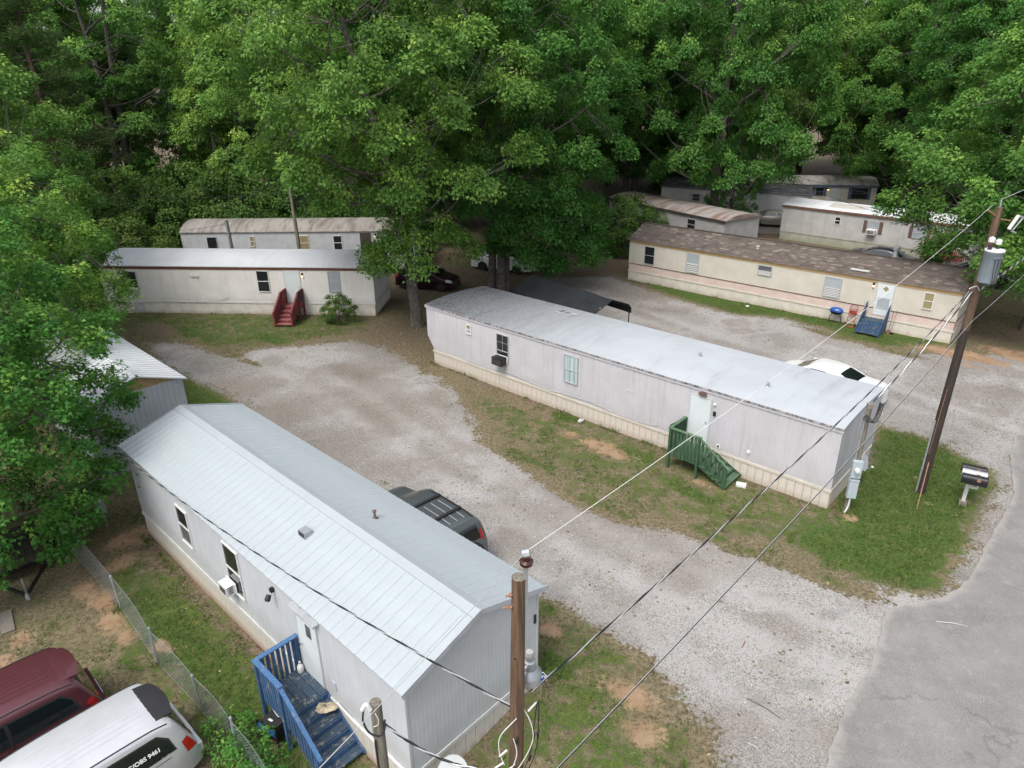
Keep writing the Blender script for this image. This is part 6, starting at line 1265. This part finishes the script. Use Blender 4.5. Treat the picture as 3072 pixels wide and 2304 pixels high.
# --- meter post at the right end of the long white home
mp = thing('meter_post', 'weathered service post with electric meter boxes at the long white home', 'meter post', (11.15, 19.45, 0), -.2)
mb = MB(); mb.tube([(0, .1, -.2), (.01, .1, 3.9)], [.1, .085], 10); mb.build('post', 'post_weathered', mp, True); MB().box(-.07, .09, .0, .16, 3.8, 3.95).build('cap', 'wood_grey', mp)
b1 = MB().box(-.17, .13, -.16, .0, 1.38, 1.98).build('meter_box', 'grey_box', mp); MB().lathe([(.09, 0), (.1, .02), (.085, .05), (.08, .13), (.04, .15), (0, .15)], 16, (-.02, -.16, 1.68), axis=(0, -1, 0)).build('meter', 'lamp_glass', b1, True)
b2 = MB().box(-.16, .12, -.17, .0, .62, 1.27).build('disconnect_box', 'grey_box', mp); MB().box(-.17, .13, -.19, .0, 1.27, 1.31).build('rain_hood', 'grey_box', b2); MB().lathe([(.03, 0), (.03, .12)], 8, (-.02, -.08, 1.29)).build('nipple', 'galv', mp)
MB().tube(bez([(-.02, -.08, .65), (-.03, -.08, .25), (-.1, -.1, .02), (-.18, -.1, -.1)]), .03, 8).build('conduit', 'white_plastic', mp, True); MB().tube([(-.1, -.0, 1.98), (-.09, .0, 2.6), (-.07, .0, 3.55)], .03, 8).build('riser', 'galv', mp, True)
for k in range(4): MB().tube(bez([(-.06, 0, 3.6), (-.16 + .05 * k, -.1, 3.5 + .03 * k), (.05 + .05 * k, -.15, 3.42), (.22 + .05 * k, .02, 3.6 + .1 * k), (.3, .15, 4.0)]), .013, 5).build('drip_loop', 'wire_black', mp, True)
for p in ((.24, .0, 3.62), (.3, .08, 3.75)): MB().lathe([(.01, 0), (.03, .02), (.03, .2), (.01, .22)], 8, p, axis=(.1, .2, 1)).build('splice', 'wire_black', mp, True)
# --- near service post beside the blue steps
sp = thing('service_post', 'short weathered service post with weatherhead loop beside the near pole', 'service post', (-1.79, 6.5, 0), 0)
mb = MB(); mb.tube([(.0, 0, -.4), (0, 0, 3), (.0, 0, 6.1)], [.09, .085, .075], 10); mb.build('post', 'post_weathered', sp, True)
MB().tube(bez([(-.05, -.08, 6.05), (-.1, -.08, 6.14), (-.16, -.08, 6.05)]), .03, 8).build('weatherhead', 'white_plastic', sp, True); MB().tube(bez([(-.14, -.08, 6.05), (-.16, -.1, 5.88), (-.1, -.12, 5.7), (.02, -.12, 5.62), (.09, -.08, 5.66), (.1, -.02, 5.8)]), .013, 6).build('drip_loop', 'wire_black', sp, True); MB().tube(bez([(.0, -.09, 6.0), (.04, -.11, 5.92), (.03, -.11, 5.82), (-.03, -.11, 5.78)]), .005, 5).build('white_cable', 'wire_white', sp, True); MB().tube([(-.04, -.085, 5.5), (-.03, -.09, .5)], .012, 5).build('conduit', 'wire_black', sp)
# --- post at the left home
s5p = thing('service_post', 'grey service post with meter at the left home under the tree', 'service post', (-14.75, 21.6, -.4), .5); MB().tube([(0, 0, -.1), (0, 0, 2.9)], .07, 8).build('post', 'post_weathered', s5p, True); MB().box(-.12, .12, -.18, -.07, 1.2, 1.7).build('meter_box', 'grey_box', s5p)
mp2 = thing('meter_post', 'small grey meter stand beside the tree at the left of the near home', 'meter post', (-13.75, 19.6, -.42), .3); MB().tube([(0, 0, -.1), (.02, 0, 1.1)], .035, 8).build('post', 'galv', mp2, True); MB().box(-.1, .12, -.12, .0, .55, 1.0).build('meter_box', 'grey_box', mp2); MB().lathe([(.06, 0), (.06, .06), (0, .07)], 10, (.01, -.06, 1.0)).build('cap', 'white_plastic', mp2)
# --- poles between the rear homes
for x, y, h, lab in ((-14.5, 47.0, 9.0, 'thin grey wooden pole rising between the two rear white homes'), (-18.6, 46.0, 4.85, 'short grey service pole with weatherhead behind the brown-fascia home')):
    p = thing('utility_pole', lab, 'utility pole', (x, y, 0), 0, 'utility poles'); mb = MB(); mb.tube([(.15, 0, -.2), (0, 0, h)], [.13, .1], 10); mb.build('pole', 'post_weathered', p, True)
    if h < 6: MB().tube(bez([(0, -.1, h - .3), (-.1, -.12, h - .1), (-.16, -.1, h - .35)]), .04, 8).build('weatherhead', 'galv', p); MB().tube([(.12, -.12, 0), (0, -.12, h - .3)], .03, 6).build('riser', 'galv', p)
p = thing('utility_pole', 'pale wooden pole with street lamp behind the forked trunk at the lattice gate', 'utility pole', (18.9, 66.8, 0), 0, 'utility poles'); mb = MB(); mb.tube([(0, 0, -.2), (0, 0, 8.5)], [.15, .11], 10); mb.build('pole', 'post_weathered', p, True); MB().tube(bez([(0, 0, 5.6), (-.4, -.1, 5.8), (-.8, -.15, 5.7)]), .03, 6).build('lamp_arm', 'galv', p); MB().lathe([(0, -.3), (.12, -.25), (.2, 0), (.12, .1), (.05, .2)], 12, (-.8, -.15, 5.5)).build('lamp_head', 'lamp_glass', p, True)

# --- wires
near_top = Vector((.14, 6.2, 8.68)); rt_top = Vector((14.0, 20.5, 9.86)); rt_pin = Vector((14.28, 20.6, 10.0))
single_wire('power_line', 'bare white primary wire strung from the near pole to the transformer pole', wire_pts(near_top, rt_top, .25), .0046, 'wire_white')
single_wire('power_line', 'bare primary wire running from the near pole towards the lower left corner', wire_pts(near_top, (-9.5, -7.4, 7.9), .2), .0045, 'wire_alu')
single_wire('power_line', 'bare primary wire leaving the transformer pole to the upper right', wire_pts(rt_pin, (34, 40, 11.5), .5), .011, 'wire_alu')
triplex('thick twisted cable strung from the near pole to below the transformer', wire_pts((.2, 6.35, 6.42), (14.05, 20.45, 7.42), .35), .0085)
triplex('twisted service cable dropping from the transformer to the meter post', wire_pts((14.1, 20.5, 7.25), (11.3, 19.6, 4.0), .12, 16), .012)
triplex('twisted service cable from the near pole over the blue steps to the left home', wire_pts((-.02, 6.3, 6.2), (-14.7, 21.6, 2.3), .5), .009)
triplex('short sagging twisted cable between the near pole and the service post', wire_pts((-.05, 6.12, 5.3), (-1.72, 6.5, 5.72), .28, 16), .01, .5)
triplex('twisted cable leaving the transformer pole to the right', wire_pts((14.4, 20.6, 7.3), (36, 42, 9.0), .6), .014)
tc = thing('telephone_cable', 'thin lower telephone cable passing the transformer pole towards the camera', 'cable', (-.05, 6.2, 4.3), 0, 'overhead wires')
for dz, m_, r in ((0, 'wire_black', .009), (.03, 'wire_alu', .006)):
    mb = MB(); q = wire_pts((-.05, 6.2, 4.3 + dz), (14.28, 20.45, 6.28 + dz), .22) + wire_pts((14.28, 20.45, 6.28 + dz), (34, 40, 8.2), .4)[1:]; mb.tube([p - Vector((-.05, 6.2, 4.3)) for p in q], r, 5); mb.build('strand', m_, tc, True)
single_wire('telephone_cable', 'thin telephone cable running from the near pole base to the bottom edge', wire_pts((-.05, 6.2, 4.3), (-9.6, -7.4, 3.9), .2), .013, 'wire_black')
for i, (a, b) in enumerate([((-18.6, 46, 4.7), (-9, 60, 7.5)), ((-18.6, 46, 4.6), (-30, 50, 3.9)), ((-14.5, 47, 6.5), (-32, 55, 5.5)), ((18.9, 66.8, 7), (30, 48, 3.2)), ((18.9, 66.8, 6.4), (36, 44, 4.2)), ((18.9, 66.8, 6.8), (8, 60, 6.2)), ((23.7, 63.2, 3.6), (18.9, 66.8, 6))]):
    single_wire('thin_wire', ('thin dark wire running from the short service pole into the trees', 'thin dark wire running left from the short service pole', 'thin wire from the grey pole towards the left bushes', 'thin wire sagging across the front of the grey home', 'second thin wire sagging low across the grey home', 'thin wire running left from the lamp pole into the trees', 'thin wire from the lamp pole to the silver roof')[i], wire_pts(a, b, .5), .012, 'wire_black')

# ================================================================== CHAIN-LINK FENCE
fp = [(-14.6, 18.6), (-11.2, 15.55), (-9.25, 13.55), (-7.45, 12.0), (-6.2, 10.85), (-4.9, 9.5), (-3.4, 7.9)]
fn = thing('chain_link_fence', 'sagging galvanized chain-link fence between the minivans and the near home', 'fence', (fp[0][0], fp[0][1], 0), 0); fo = Vector((fp[0][0], fp[0][1], 0)); fh = 1.1
mb = MB()
for i, (x, y) in enumerate(fp):
    z = gz(x, y); MB().tube([(x - fo.x, y - fo.y, z - .2), (x - fo.x + .03 * (-1) ** i, y - fo.y, z + fh + .04)], .03, 8).build('post', 'galv', fn, True); MB().lathe([(.036, 0), (.036, .04), (.015, .07)], 8, (x - fo.x + .03 * (-1) ** i, y - fo.y, z + fh + .03)).build('post_cap', 'galv', fn, True)
for (x0, y0), (x1, y1) in zip(fp, fp[1:]):
    Lf = math.hypot(x1 - x0, y1 - y0); n = int(Lf / .085)
    def fpt(s, h): 
        s = min(max(s, 0), Lf); f = s / Lf; x = x0 + (x1 - x0) * f; y = y0 + (y1 - y0) * f; b = .05 * math.sin(math.pi * f) * h; sg = 1 - .06 * math.sin(math.pi * f)
        return (x - fo.x + b, y - fo.y + b, gz(x, y) + h * fh * sg)
    for d in (1, -1):
        for i in range(-20, n + 20):
            s0 = i * .085; s1 = s0 + d * fh; pts = []
            for k in range(5):
                s = s0 + (s1 - s0) * k / 4
                if -.001 <= s <= Lf + .001: pts.append(fpt(s, k / 4))
            if len(pts) >= 2: mb.tube(pts, .0017, 3, caps=False)
    for h in (.02, .99): mb.tube([fpt(Lf * k / 6, h) for k in range(7)], .004, 4, caps=False)
mb.build('wire_mesh', 'galv', fn, fixn=False)

# ================================================================== SMALL THINGS
# black canopy tent behind the long white home
R0, R1 = Vector((5.3, 35.2)), Vector((1.3, 40.2)); dr = (R1 - R0).normalized(); ang = math.atan2(dr.y, dr.x); Lc = (R1 - R0).length
cn = thing('canopy', 'black fabric carport canopy behind the long white home', 'canopy', (R0.x, R0.y, 0), ang); hw = 1.45
for x in (.05, Lc / 2, Lc - .05):
    for s in (1, -1): MB().tube([(x, s * hw, 0), (x, s * hw, 1.75), (x, s * (hw - .25), 2.02), (x, 0, 2.5)], .03, 6).build('frame_pole', 'black_metal', cn)
    if x < .1: MB().tube([(x, hw * .55, 2.27), (x, hw, 1.45)], .012, 5).build('brace', 'galv', cn)
mb = MB(); prof = [(-hw - .04, 1.5), (-hw - .03, 1.82), (-hw + .22, 2.07), (-.7, 2.27), (0, 2.55), (.7, 2.27), (hw - .22, 2.07), (hw + .03, 1.82), (hw + .04, 1.5)]; nx_ = 12; vs = []
for i in range(nx_ + 1):
    x = -.08 + (Lc + .16) * i / nx_; sg = -.035 * (math.sin(math.pi * 2 * i / nx_) ** 2); vs += [(x, y, z + (sg if 1 < j < 7 else 0)) for j, (y, z) in enumerate(prof)]
mb.add(vs, [(i * 9 + j, (i + 1) * 9 + j, (i + 1) * 9 + j + 1, i * 9 + j + 1) for i in range(nx_) for j in range(8)]); mb.build('cover', 'tarp_black', cn, True)
# far green tent
tn = thing('canopy', 'dark green collapsed tent far back beside the black car', 'canopy', (43.5, 76, 0), -.2); mb = MB(); mb.add([(0, 0, 0), (5, 0, 0), (5, 4, 0), (0, 4, 0), (1.0, 2, 1.9), (4, 2, 1.7)], [(0, 1, 5, 4), (1, 2, 5), (2, 3, 4, 5), (3, 0, 4)]); mb.build('cover', 'tarp_green', tn)
# barbecue grill
x, y = w2(T3F, 14.35, -.45); gl = thing('grill', 'small blue-lidded barbecue grill in front of the shingled home', 'grill', (x, y, 0), T3F[2]); mat('lid_blue', (.012, .075, .32), .25, .1, coat=.4)
mb = MB(); mb.lathe([(0, .56), (.24, .58), (.33, .66), (.36, .74)], 20, (0, 0, 0)); b_ = mb.build('bowl', 'black_metal', gl, True); mb = MB(); mb.lathe([(.37, .74), (.36, .82), (.30, .9), (.18, .95), (0, .96)], 20); mb.build('lid', 'lid_blue', gl, True); gl.scale = (1.05, .75, 1)
for sx in (-1, 1):
    for sy in (-1, 1): MB().tube([(sx * .2, sy * .16, .6), (sx * .3, sy * .02, .32), (sx * .32, sy * .2, 0)], .014, 5).build('leg', 'black_metal', gl)
MB().tube([(-.12, -.37, .82), (-.1, -.42, .82), (.1, -.42, .82), (.12, -.37, .82)], .012, 5).build('handle', 'black_metal', gl)
# hand truck leaning on the wall
x, y = w2(T3F, 15.2, -.38); ht = thing('hand_truck', 'rusty red hand truck leaning beside the dark blue steps', 'hand truck', (x, y, 0), T3F[2]); mat('truck_red', (.30, .045, .03), .6, .3, 6)
for s in (-1, 1): MB().tube([(s * .2, -.05, .08), (s * .19, .2, 1.05)], .017, 6).build('side_rail', 'truck_red', ht)
MB().tube(bez([(-.19, .2, 1.05), (-.17, .23, 1.17), (0, .24, 1.2), (.17, .23, 1.17), (.19, .2, 1.05)]), .017, 6).build('handle', 'truck_red', ht)
for z in (.3, .55, .95): MB().beam((-.2, -.05 + .25 * z, z), (.2, -.05 + .25 * z, z), .02, .03).build('cross_bar', 'truck_red', ht)
MB().beam((-.2, .15, .78), (.2, .15, .78), .012, .22).build('back_plate', 'truck_red', ht); MB().box(-.22, .22, -.3, -.04, .02, .035).build('toe_plate', 'truck_red', ht)
for s in (-1, 1): MB().lathe([(.04, -.025), (.1, -.025), (.1, .025), (.04, .025)], 14, (s * .26, .0, .1), axis=(1, 0, 0)).build('wheel', 'rubber', ht, True)
x, y = w2(T3F, 17.35, -.1); br = thing('broom', 'broom and shovel handles leaning on the wall right of the dark blue steps', 'broom', (x, y, 0), T3F[2]); MB().tube([(0, -.25, .1), (.03, .05, 1.35)], .012, 6).build('handle', 'wood_grey', br); MB().box(-.15, .15, -.3, -.2, 0, .1).build('brush', 'black', br); MB().tube([(-.12, -.25, .2), (-.14, .05, 1.2)], .013, 6).build('handle', 'rust', br); MB().beam((-.12, -.27, .22), (-.12, -.33, .0), .18, .012).build('blade', 'rust', br)
# mailboxes
mx = thing('mailbox_stand', 'three mailboxes on one white post at the roadside', 'mailbox', (15.2, 19.8, 0), -.52)
MB().box(-.055, .055, -.055, .055, -.1, 1.0).build('post', 'trim_white', mx); MB().box(-.11, .11, -.11, .11, -.05, .16).build('post_base', 'wood_grey', mx); MB().box(-.12, .12, -.46, .5, .98, 1.05).build('mounting_board', 'wood_grey', mx); MB().beam((.05, 0, .72), (.3, 0, .74), .09, .07).build('arm', 'trim_white', mx); MB().beam((.28, -.0, .7), (.28, .12, .84), .06, .06).build('arm_brace', 'trim_white', mx)
mat('mailbox_silver', (.45, .48, .50), .4, .1, 6, metal=.3)
for y_, m_ in ((-.34, 'black_metal'), (.02, 'mailbox_silver'), (.38, 'black_metal')):
    pf = [(-.135, 0), (-.135, .16)] + [(-.135 * math.cos(a * math.pi / 8), .16 + .135 * math.sin(a * math.pi / 8)) for a in range(1, 8)] + [(.135, .16), (.135, 0)]; mb = MB(); mb.prism(pf, lambda p, tt: (tt, y_ + p[0], 1.05 + p[1]), -.26, .44); b_ = mb.build('mailbox', m_, mx, True); MB().box(.44, .455, y_ - .13, y_ + .13, 1.06, 1.32).build('door', m_, b_); MB().box(.15, .25, y_ - .145, y_ - .136, 1.2, 1.3).build('flag', 'rust_metal', b_)
# satellite dishes
def dish(label, loc, face, d=.5, m='trim_grey', stand=.5, rustm=None):
    t = thing('satellite_dish', label, 'satellite dish', loc, 0, 'satellite dishes'); f_ = Vector(face).normalized(); c = Vector((0, 0, stand)); n = 10
    mb = MB(); mb.lathe([(0, 0)] + [(d / 2 * k / 5, .09 * (k / 5) ** 2) for k in range(1, 6)] + [(d / 2 + .01, .085)], 22, c, axis=f_); mb.build('reflector', m, t, True)
    MB().tube([(0, 0, 0), (0, 0, stand - .05), tuple(c - f_ * .03)], .022, 6).build('mast', 'galv', t); MB().tube([tuple(c - Vector((0, 0, d * .45))), tuple(c + f_ * .42 - Vector((0, 0, d * .3)))], .014, 5).build('feed_arm', 'galv', t); MB().lathe([(.03, 0), (.035, .08)], 8, c + f_ * .42 - Vector((0, 0, d * .3)), axis=tuple(-f_ + Vector((0, 0, .5)))).build('feed_horn', 'white_plastic', t); return t
mat('dish_rusty', (.50, .53, .53), .5, .08, 2, patch=((.50, .34, .20), 3.0, .58, .66))
dish('rust-stained satellite dish at the front end of the near home', (-1.3, 9.75, -.15), (.35, -.75, .75), .62, 'dish_rusty', .6); dish('grey satellite dish behind the meter post', (12.3, 21.2, 0), (.75, -.75, .35), .6, 'trim_grey', .85)
# security sign
sg = thing('yard_sign', 'small blue octagonal security sign at the corner of the near home', 'sign', (.62, 12.05, gz(.6, 12)), -.35); mat('sign_blue', (.01, .07, .30), .4, .05); MB().tube([(0, .012, -.1), (0, .012, .72)], .009, 6).build('stake', 'galv', sg)
oc = lambda r: [(r * math.cos(math.pi / 8 + i * math.pi / 4), .62 + r * math.sin(math.pi / 8 + i * math.pi / 4)) for i in range(8)]; b_ = MB().prism(oc(.16), lambda p, tt: (p[0], tt, p[1]), -.004, .004).build('panel', 'lettering_white', sg); MB().prism(oc(.145), lambda p, tt: (p[0], tt, p[1]), -.007, -.0045).build('face', 'sign_blue', b_); text_part('ADT', .13, 'lettering_white', b_, Matrix.Translation((0, -.0095, .63)) @ Matrix.Rotation(R_(90), 4, 'X'), bold=.003)
# generator under the blue steps
x, y = w2(T1F, 10.3, -.95); ge = thing('generator', 'black and blue portable generator at the foot of the bright blue steps', 'generator', (x, y, gz(x, y)), T1F[2] + .25); mat('gen_blue', (.02, .13, .42), .4, .1)
MB().box(-.26, .26, -.2, .2, .1, .42).build('body', 'black', ge); MB().box(-.28, .26, -.24, -.2, .3, .44).build('panel', 'gen_blue', ge); MB().box(-.24, .24, -.16, .18, .42, .5).build('tank', 'car_trim', ge)
for s in (-1, 1): MB().tube(bez([(-.3, s * .22, 0), (-.3, s * .22, .5), (-.26, s * .22, .54), (.26, s * .22, .54), (.3, s * .22, .5), (.3, s * .22, 0)], 5), .016, 6).build('frame_tube', 'black_metal', ge)
MB().tube([(-.25, .18, .56), (.1, .05, .58), (.3, .2, .56)], .01, 5).build('strap', 'white_plastic', ge); MB().box(-.1, .02, -.08, -.03, .5, .505).build('label', 'white_plastic', ge)
# jug and rag on the blue steps
x, y = w2(T1F, 9.98, .02); jg = thing('jug', 'white plastic jug on the blue landing', 'jug', (x, y, .56), 0); MB().lathe([(.07, 0), (.08, .02), (.08, .15), (.06, .2), (.025, .24), (.025, .27)], 12).build('body', 'white_plastic', jg, True); MB().lathe([(.03, 0), (.03, .03)], 8, (0, 0, .27)).build('cap', 'ac_beige', jg)
x, y = w2(T1F, 11.2, -.12); rg_ = random.Random(8); mat('rag', (.42, .36, .26), .9, .4, 9); mb = MB(); vs = []
for r in range(5):
    for k in range(14): a = k * 2 * math.pi / 14; q = .045 * r * (1 + .25 * rg_.uniform(-1, 1)); vs.append((q * math.cos(a) * 1.3, q * math.sin(a) * .9, (.075 - .016 * r) * (1 + .7 * rg_.uniform(-1, 1)) if r < 4 else .005))
mb.add(vs, [(r * 14 + k, r * 14 + (k + 1) % 14, (r + 1) * 14 + (k + 1) % 14, (r + 1) * 14 + k) for r in range(4) for k in range(14)]); o = mb.build('rag', 'rag', None, True); o.location = (x, y, .43); tag(o, 'crumpled tan rag lying on the top blue step', 'rag')
# litter near the long white home
def lump(name, label, cat, loc, size, m, seed=1, rz=0):
    r = random.Random(seed); mb = MB(); vs = []
    for i in range(5):
        ph = math.pi * i / 4
        for k in range(8): a = k * math.pi / 4; q = 1 + r.uniform(-.2, .2); vs.append((size[0] * math.sin(ph) * math.cos(a) * q, size[1] * math.sin(ph) * math.sin(a) * q, size[2] * (1 - math.cos(ph)) * .5 * q))
    mb.add(vs, [(i * 8 + k, i * 8 + (k + 1) % 8, (i + 1) * 8 + (k + 1) % 8, (i + 1) * 8 + k) for i in range(4) for k in range(8)]); o = mb.build(name, m, None, True); o.location = loc; o.rotation_euler = (0, 0, rz); return tag(o, label, cat)
x, y = w2(T2F, 9.95, -.35); lump('plastic_bag', 'white crumpled bag at the skirting of the long white home', 'litter', (x, y, 0), (.16, .09, .16), 'white_plastic', 3, .6)
x, y = w2(T2F, 17.2, -.55); o = MB().box(-.17, .17, -.11, .11, 0, .1).build('foam_box', 'white_plastic'); o.location = (x, y, 0); o.rotation_euler = (0, 0, -.4); tag(o, 'white foam box on the ground at the foot of the green steps', 'box')
x, y = w2(T3F, 9.2, -.7); lump('paper', 'pale crumpled paper on the grass before the shingled home', 'litter', (x, y, 0), (.12, .1, .1), 'white_plastic', 5)
for i, (x, y, a, l_, lab) in enumerate(((5.75, 11.6, -.75, .85, 'thin dead stick lying on the gravel near the road edge'), (11.6, 14.2, -.25, .75, 'pale stick lying on the asphalt at the drive mouth'), (5.9, 13.6, 1.0, .3, 'short dark twig on the gravel drive'), (5.2, 10.6, -.8, .28, 'pale bluish splinter on the gravel near the front edge'))):
    mb = MB(); z = gz(x, y) + (.045 if i == 1 else .015); mb.tube([(x - math.cos(a) * l_ / 2, y - math.sin(a) * l_ / 2, z), (x + .02, y + .015, z + .015), (x + math.cos(a) * l_ / 2, y + math.sin(a) * l_ / 2, z)], [.012, .011, .006], 5); tag(mb.build('stick', ('pole_wood', 'ac_beige', 'rust', 'trim_grey')[i]), lab, 'stick')
# utility trailer with A-frame tongue at the left edge
ut = thing('utility_trailer', 'dark planked utility trailer with A-frame tongue at the left edge', 'trailer', (-14.9, 16.9, gz(-14.9, 16.9)), math.atan2(-1.7, 1.45))
for i in range(9): MB().box(-2.6, .0, -.85 + i * .19, -.85 + i * .19 + .178, .42, .46).build('deck_plank', 'plank_dark', ut)
for s in (-1, 1): MB().beam((-2.6, s * .88, .38), (0.02, s * .88, .38), .06, .12).build('frame_rail', 'black_metal', ut); MB().beam((0, s * .8, .38), (1.5, s * .03, .38), .06, .1).build('tongue_arm', 'black_metal', ut)
MB().beam((.02, -.9, .38), (.02, .9, .38), .06, .12).build('front_rail', 'black_metal', ut); MB().tube([(1.4, 0, .38), (1.75, 0, .38)], .05, 8).build('coupler', 'galv', ut, True); MB().tube([(1.2, .0, .0), (1.2, 0, .75)], .03, 8).build('jack', 'galv', ut)
for s in (-1, 1): MB().lathe([(.15, -.09), (.31, -.09), (.33, 0), (.31, .09), (.15, .09)], 18, (-1.4, s * 1.05, .33), axis=(0, 1, 0)).build('wheel', 'rubber', ut, True)
MB().box(-2.6, -.3, .8, .84, .46, 1.15).build('side_board', 'ply', ut); MB().box(-2.6, -.3, -.84, -.8, .46, .8).build('side_board', 'ply', ut)
o = MB().box(-.5, .5, -.16, .16, 0, .04).build('plank', 'wood_grey'); o.location = (-14.15, 15.05, gz(-14.1, 15) + .01); o.rotation_euler = (0, 0, -.9); tag(o, 'weathered board lying on the soil beside the trailer tongue', 'plank')
o = MB().box(-1.1, 1.1, -.5, .5, 0, .03).build('plywood_sheet', 'ply'); o.location = (-16.2, 17.6, 1.1); o.rotation_euler = (.5, .05, .75); tag(o, 'tan plywood sheet leaning over the dark trailer', 'plywood')
# lattice gate and trunk-side things near the rusty-roof home
lg = thing('lattice_fence', 'grey lattice fence panel beside the tree with the forked trunk', 'fence', (19.6, 63.4, 0), math.atan2(-1.4, 2.3))
for x in (0, 1.35, 2.7): MB().box(x - .06, x + .06, -.06, .06, 0, 2.0).build('post', 'post_weathered', lg)
for k in range(-12, 16):
    for d in (1, -1):
        a = k * .18; p0 = (max(0, min(2.7, a)), 0, .1); x1 = a + d * 1.7; z0, z1 = .1, 1.8
        xa, xb = a, x1
        pts = [(xa + (xb - xa) * q, z0 + (z1 - z0) * q) for q in np.linspace(0, 1, 18)]; pts = [p for p in pts if 0 <= p[0] <= 2.7]
        if len(pts) > 1: MB().beam((pts[0][0], .012 * d, pts[0][1]), (pts[-1][0], .012 * d, pts[-1][1]), .012, .035, up=(0, 1, 0)).build('slat', 'trim_grey', lg)
MB().beam((-.1, 0, 1.86), (2.8, 0, 1.98), .1, .08).build('top_rail', 'trim_white', lg)
tb = thing('table', 'black table edge showing behind the shingled roof', 'table', (15.6, 63.0, 0), -.5); MB().box(-.9, .9, -.4, .4, .78, .82).build('table_top', 'black', tb)
for sx in (-.8, .8):
    for sy in (-.3, .3): MB().box(sx - .03, sx + .03, sy - .03, sy + .03, 0, .78).build('leg', 'black', tb)
rp2 = thing('porch_post', 'red painted post under the tree with three trunks', 'post', (5.3, 57.2, 0), 0); MB().box(-.12, .12, -.12, .12, 0, 2.4).build('post', 'wood_red', rp2); MB().box(-.18, .18, -.18, .18, 0, .18).build('foot', 'wood_red', rp2); MB().box(.2, 1.6, -.05, .05, .6, 2.3).build('panel', 'trim_white', rp2)
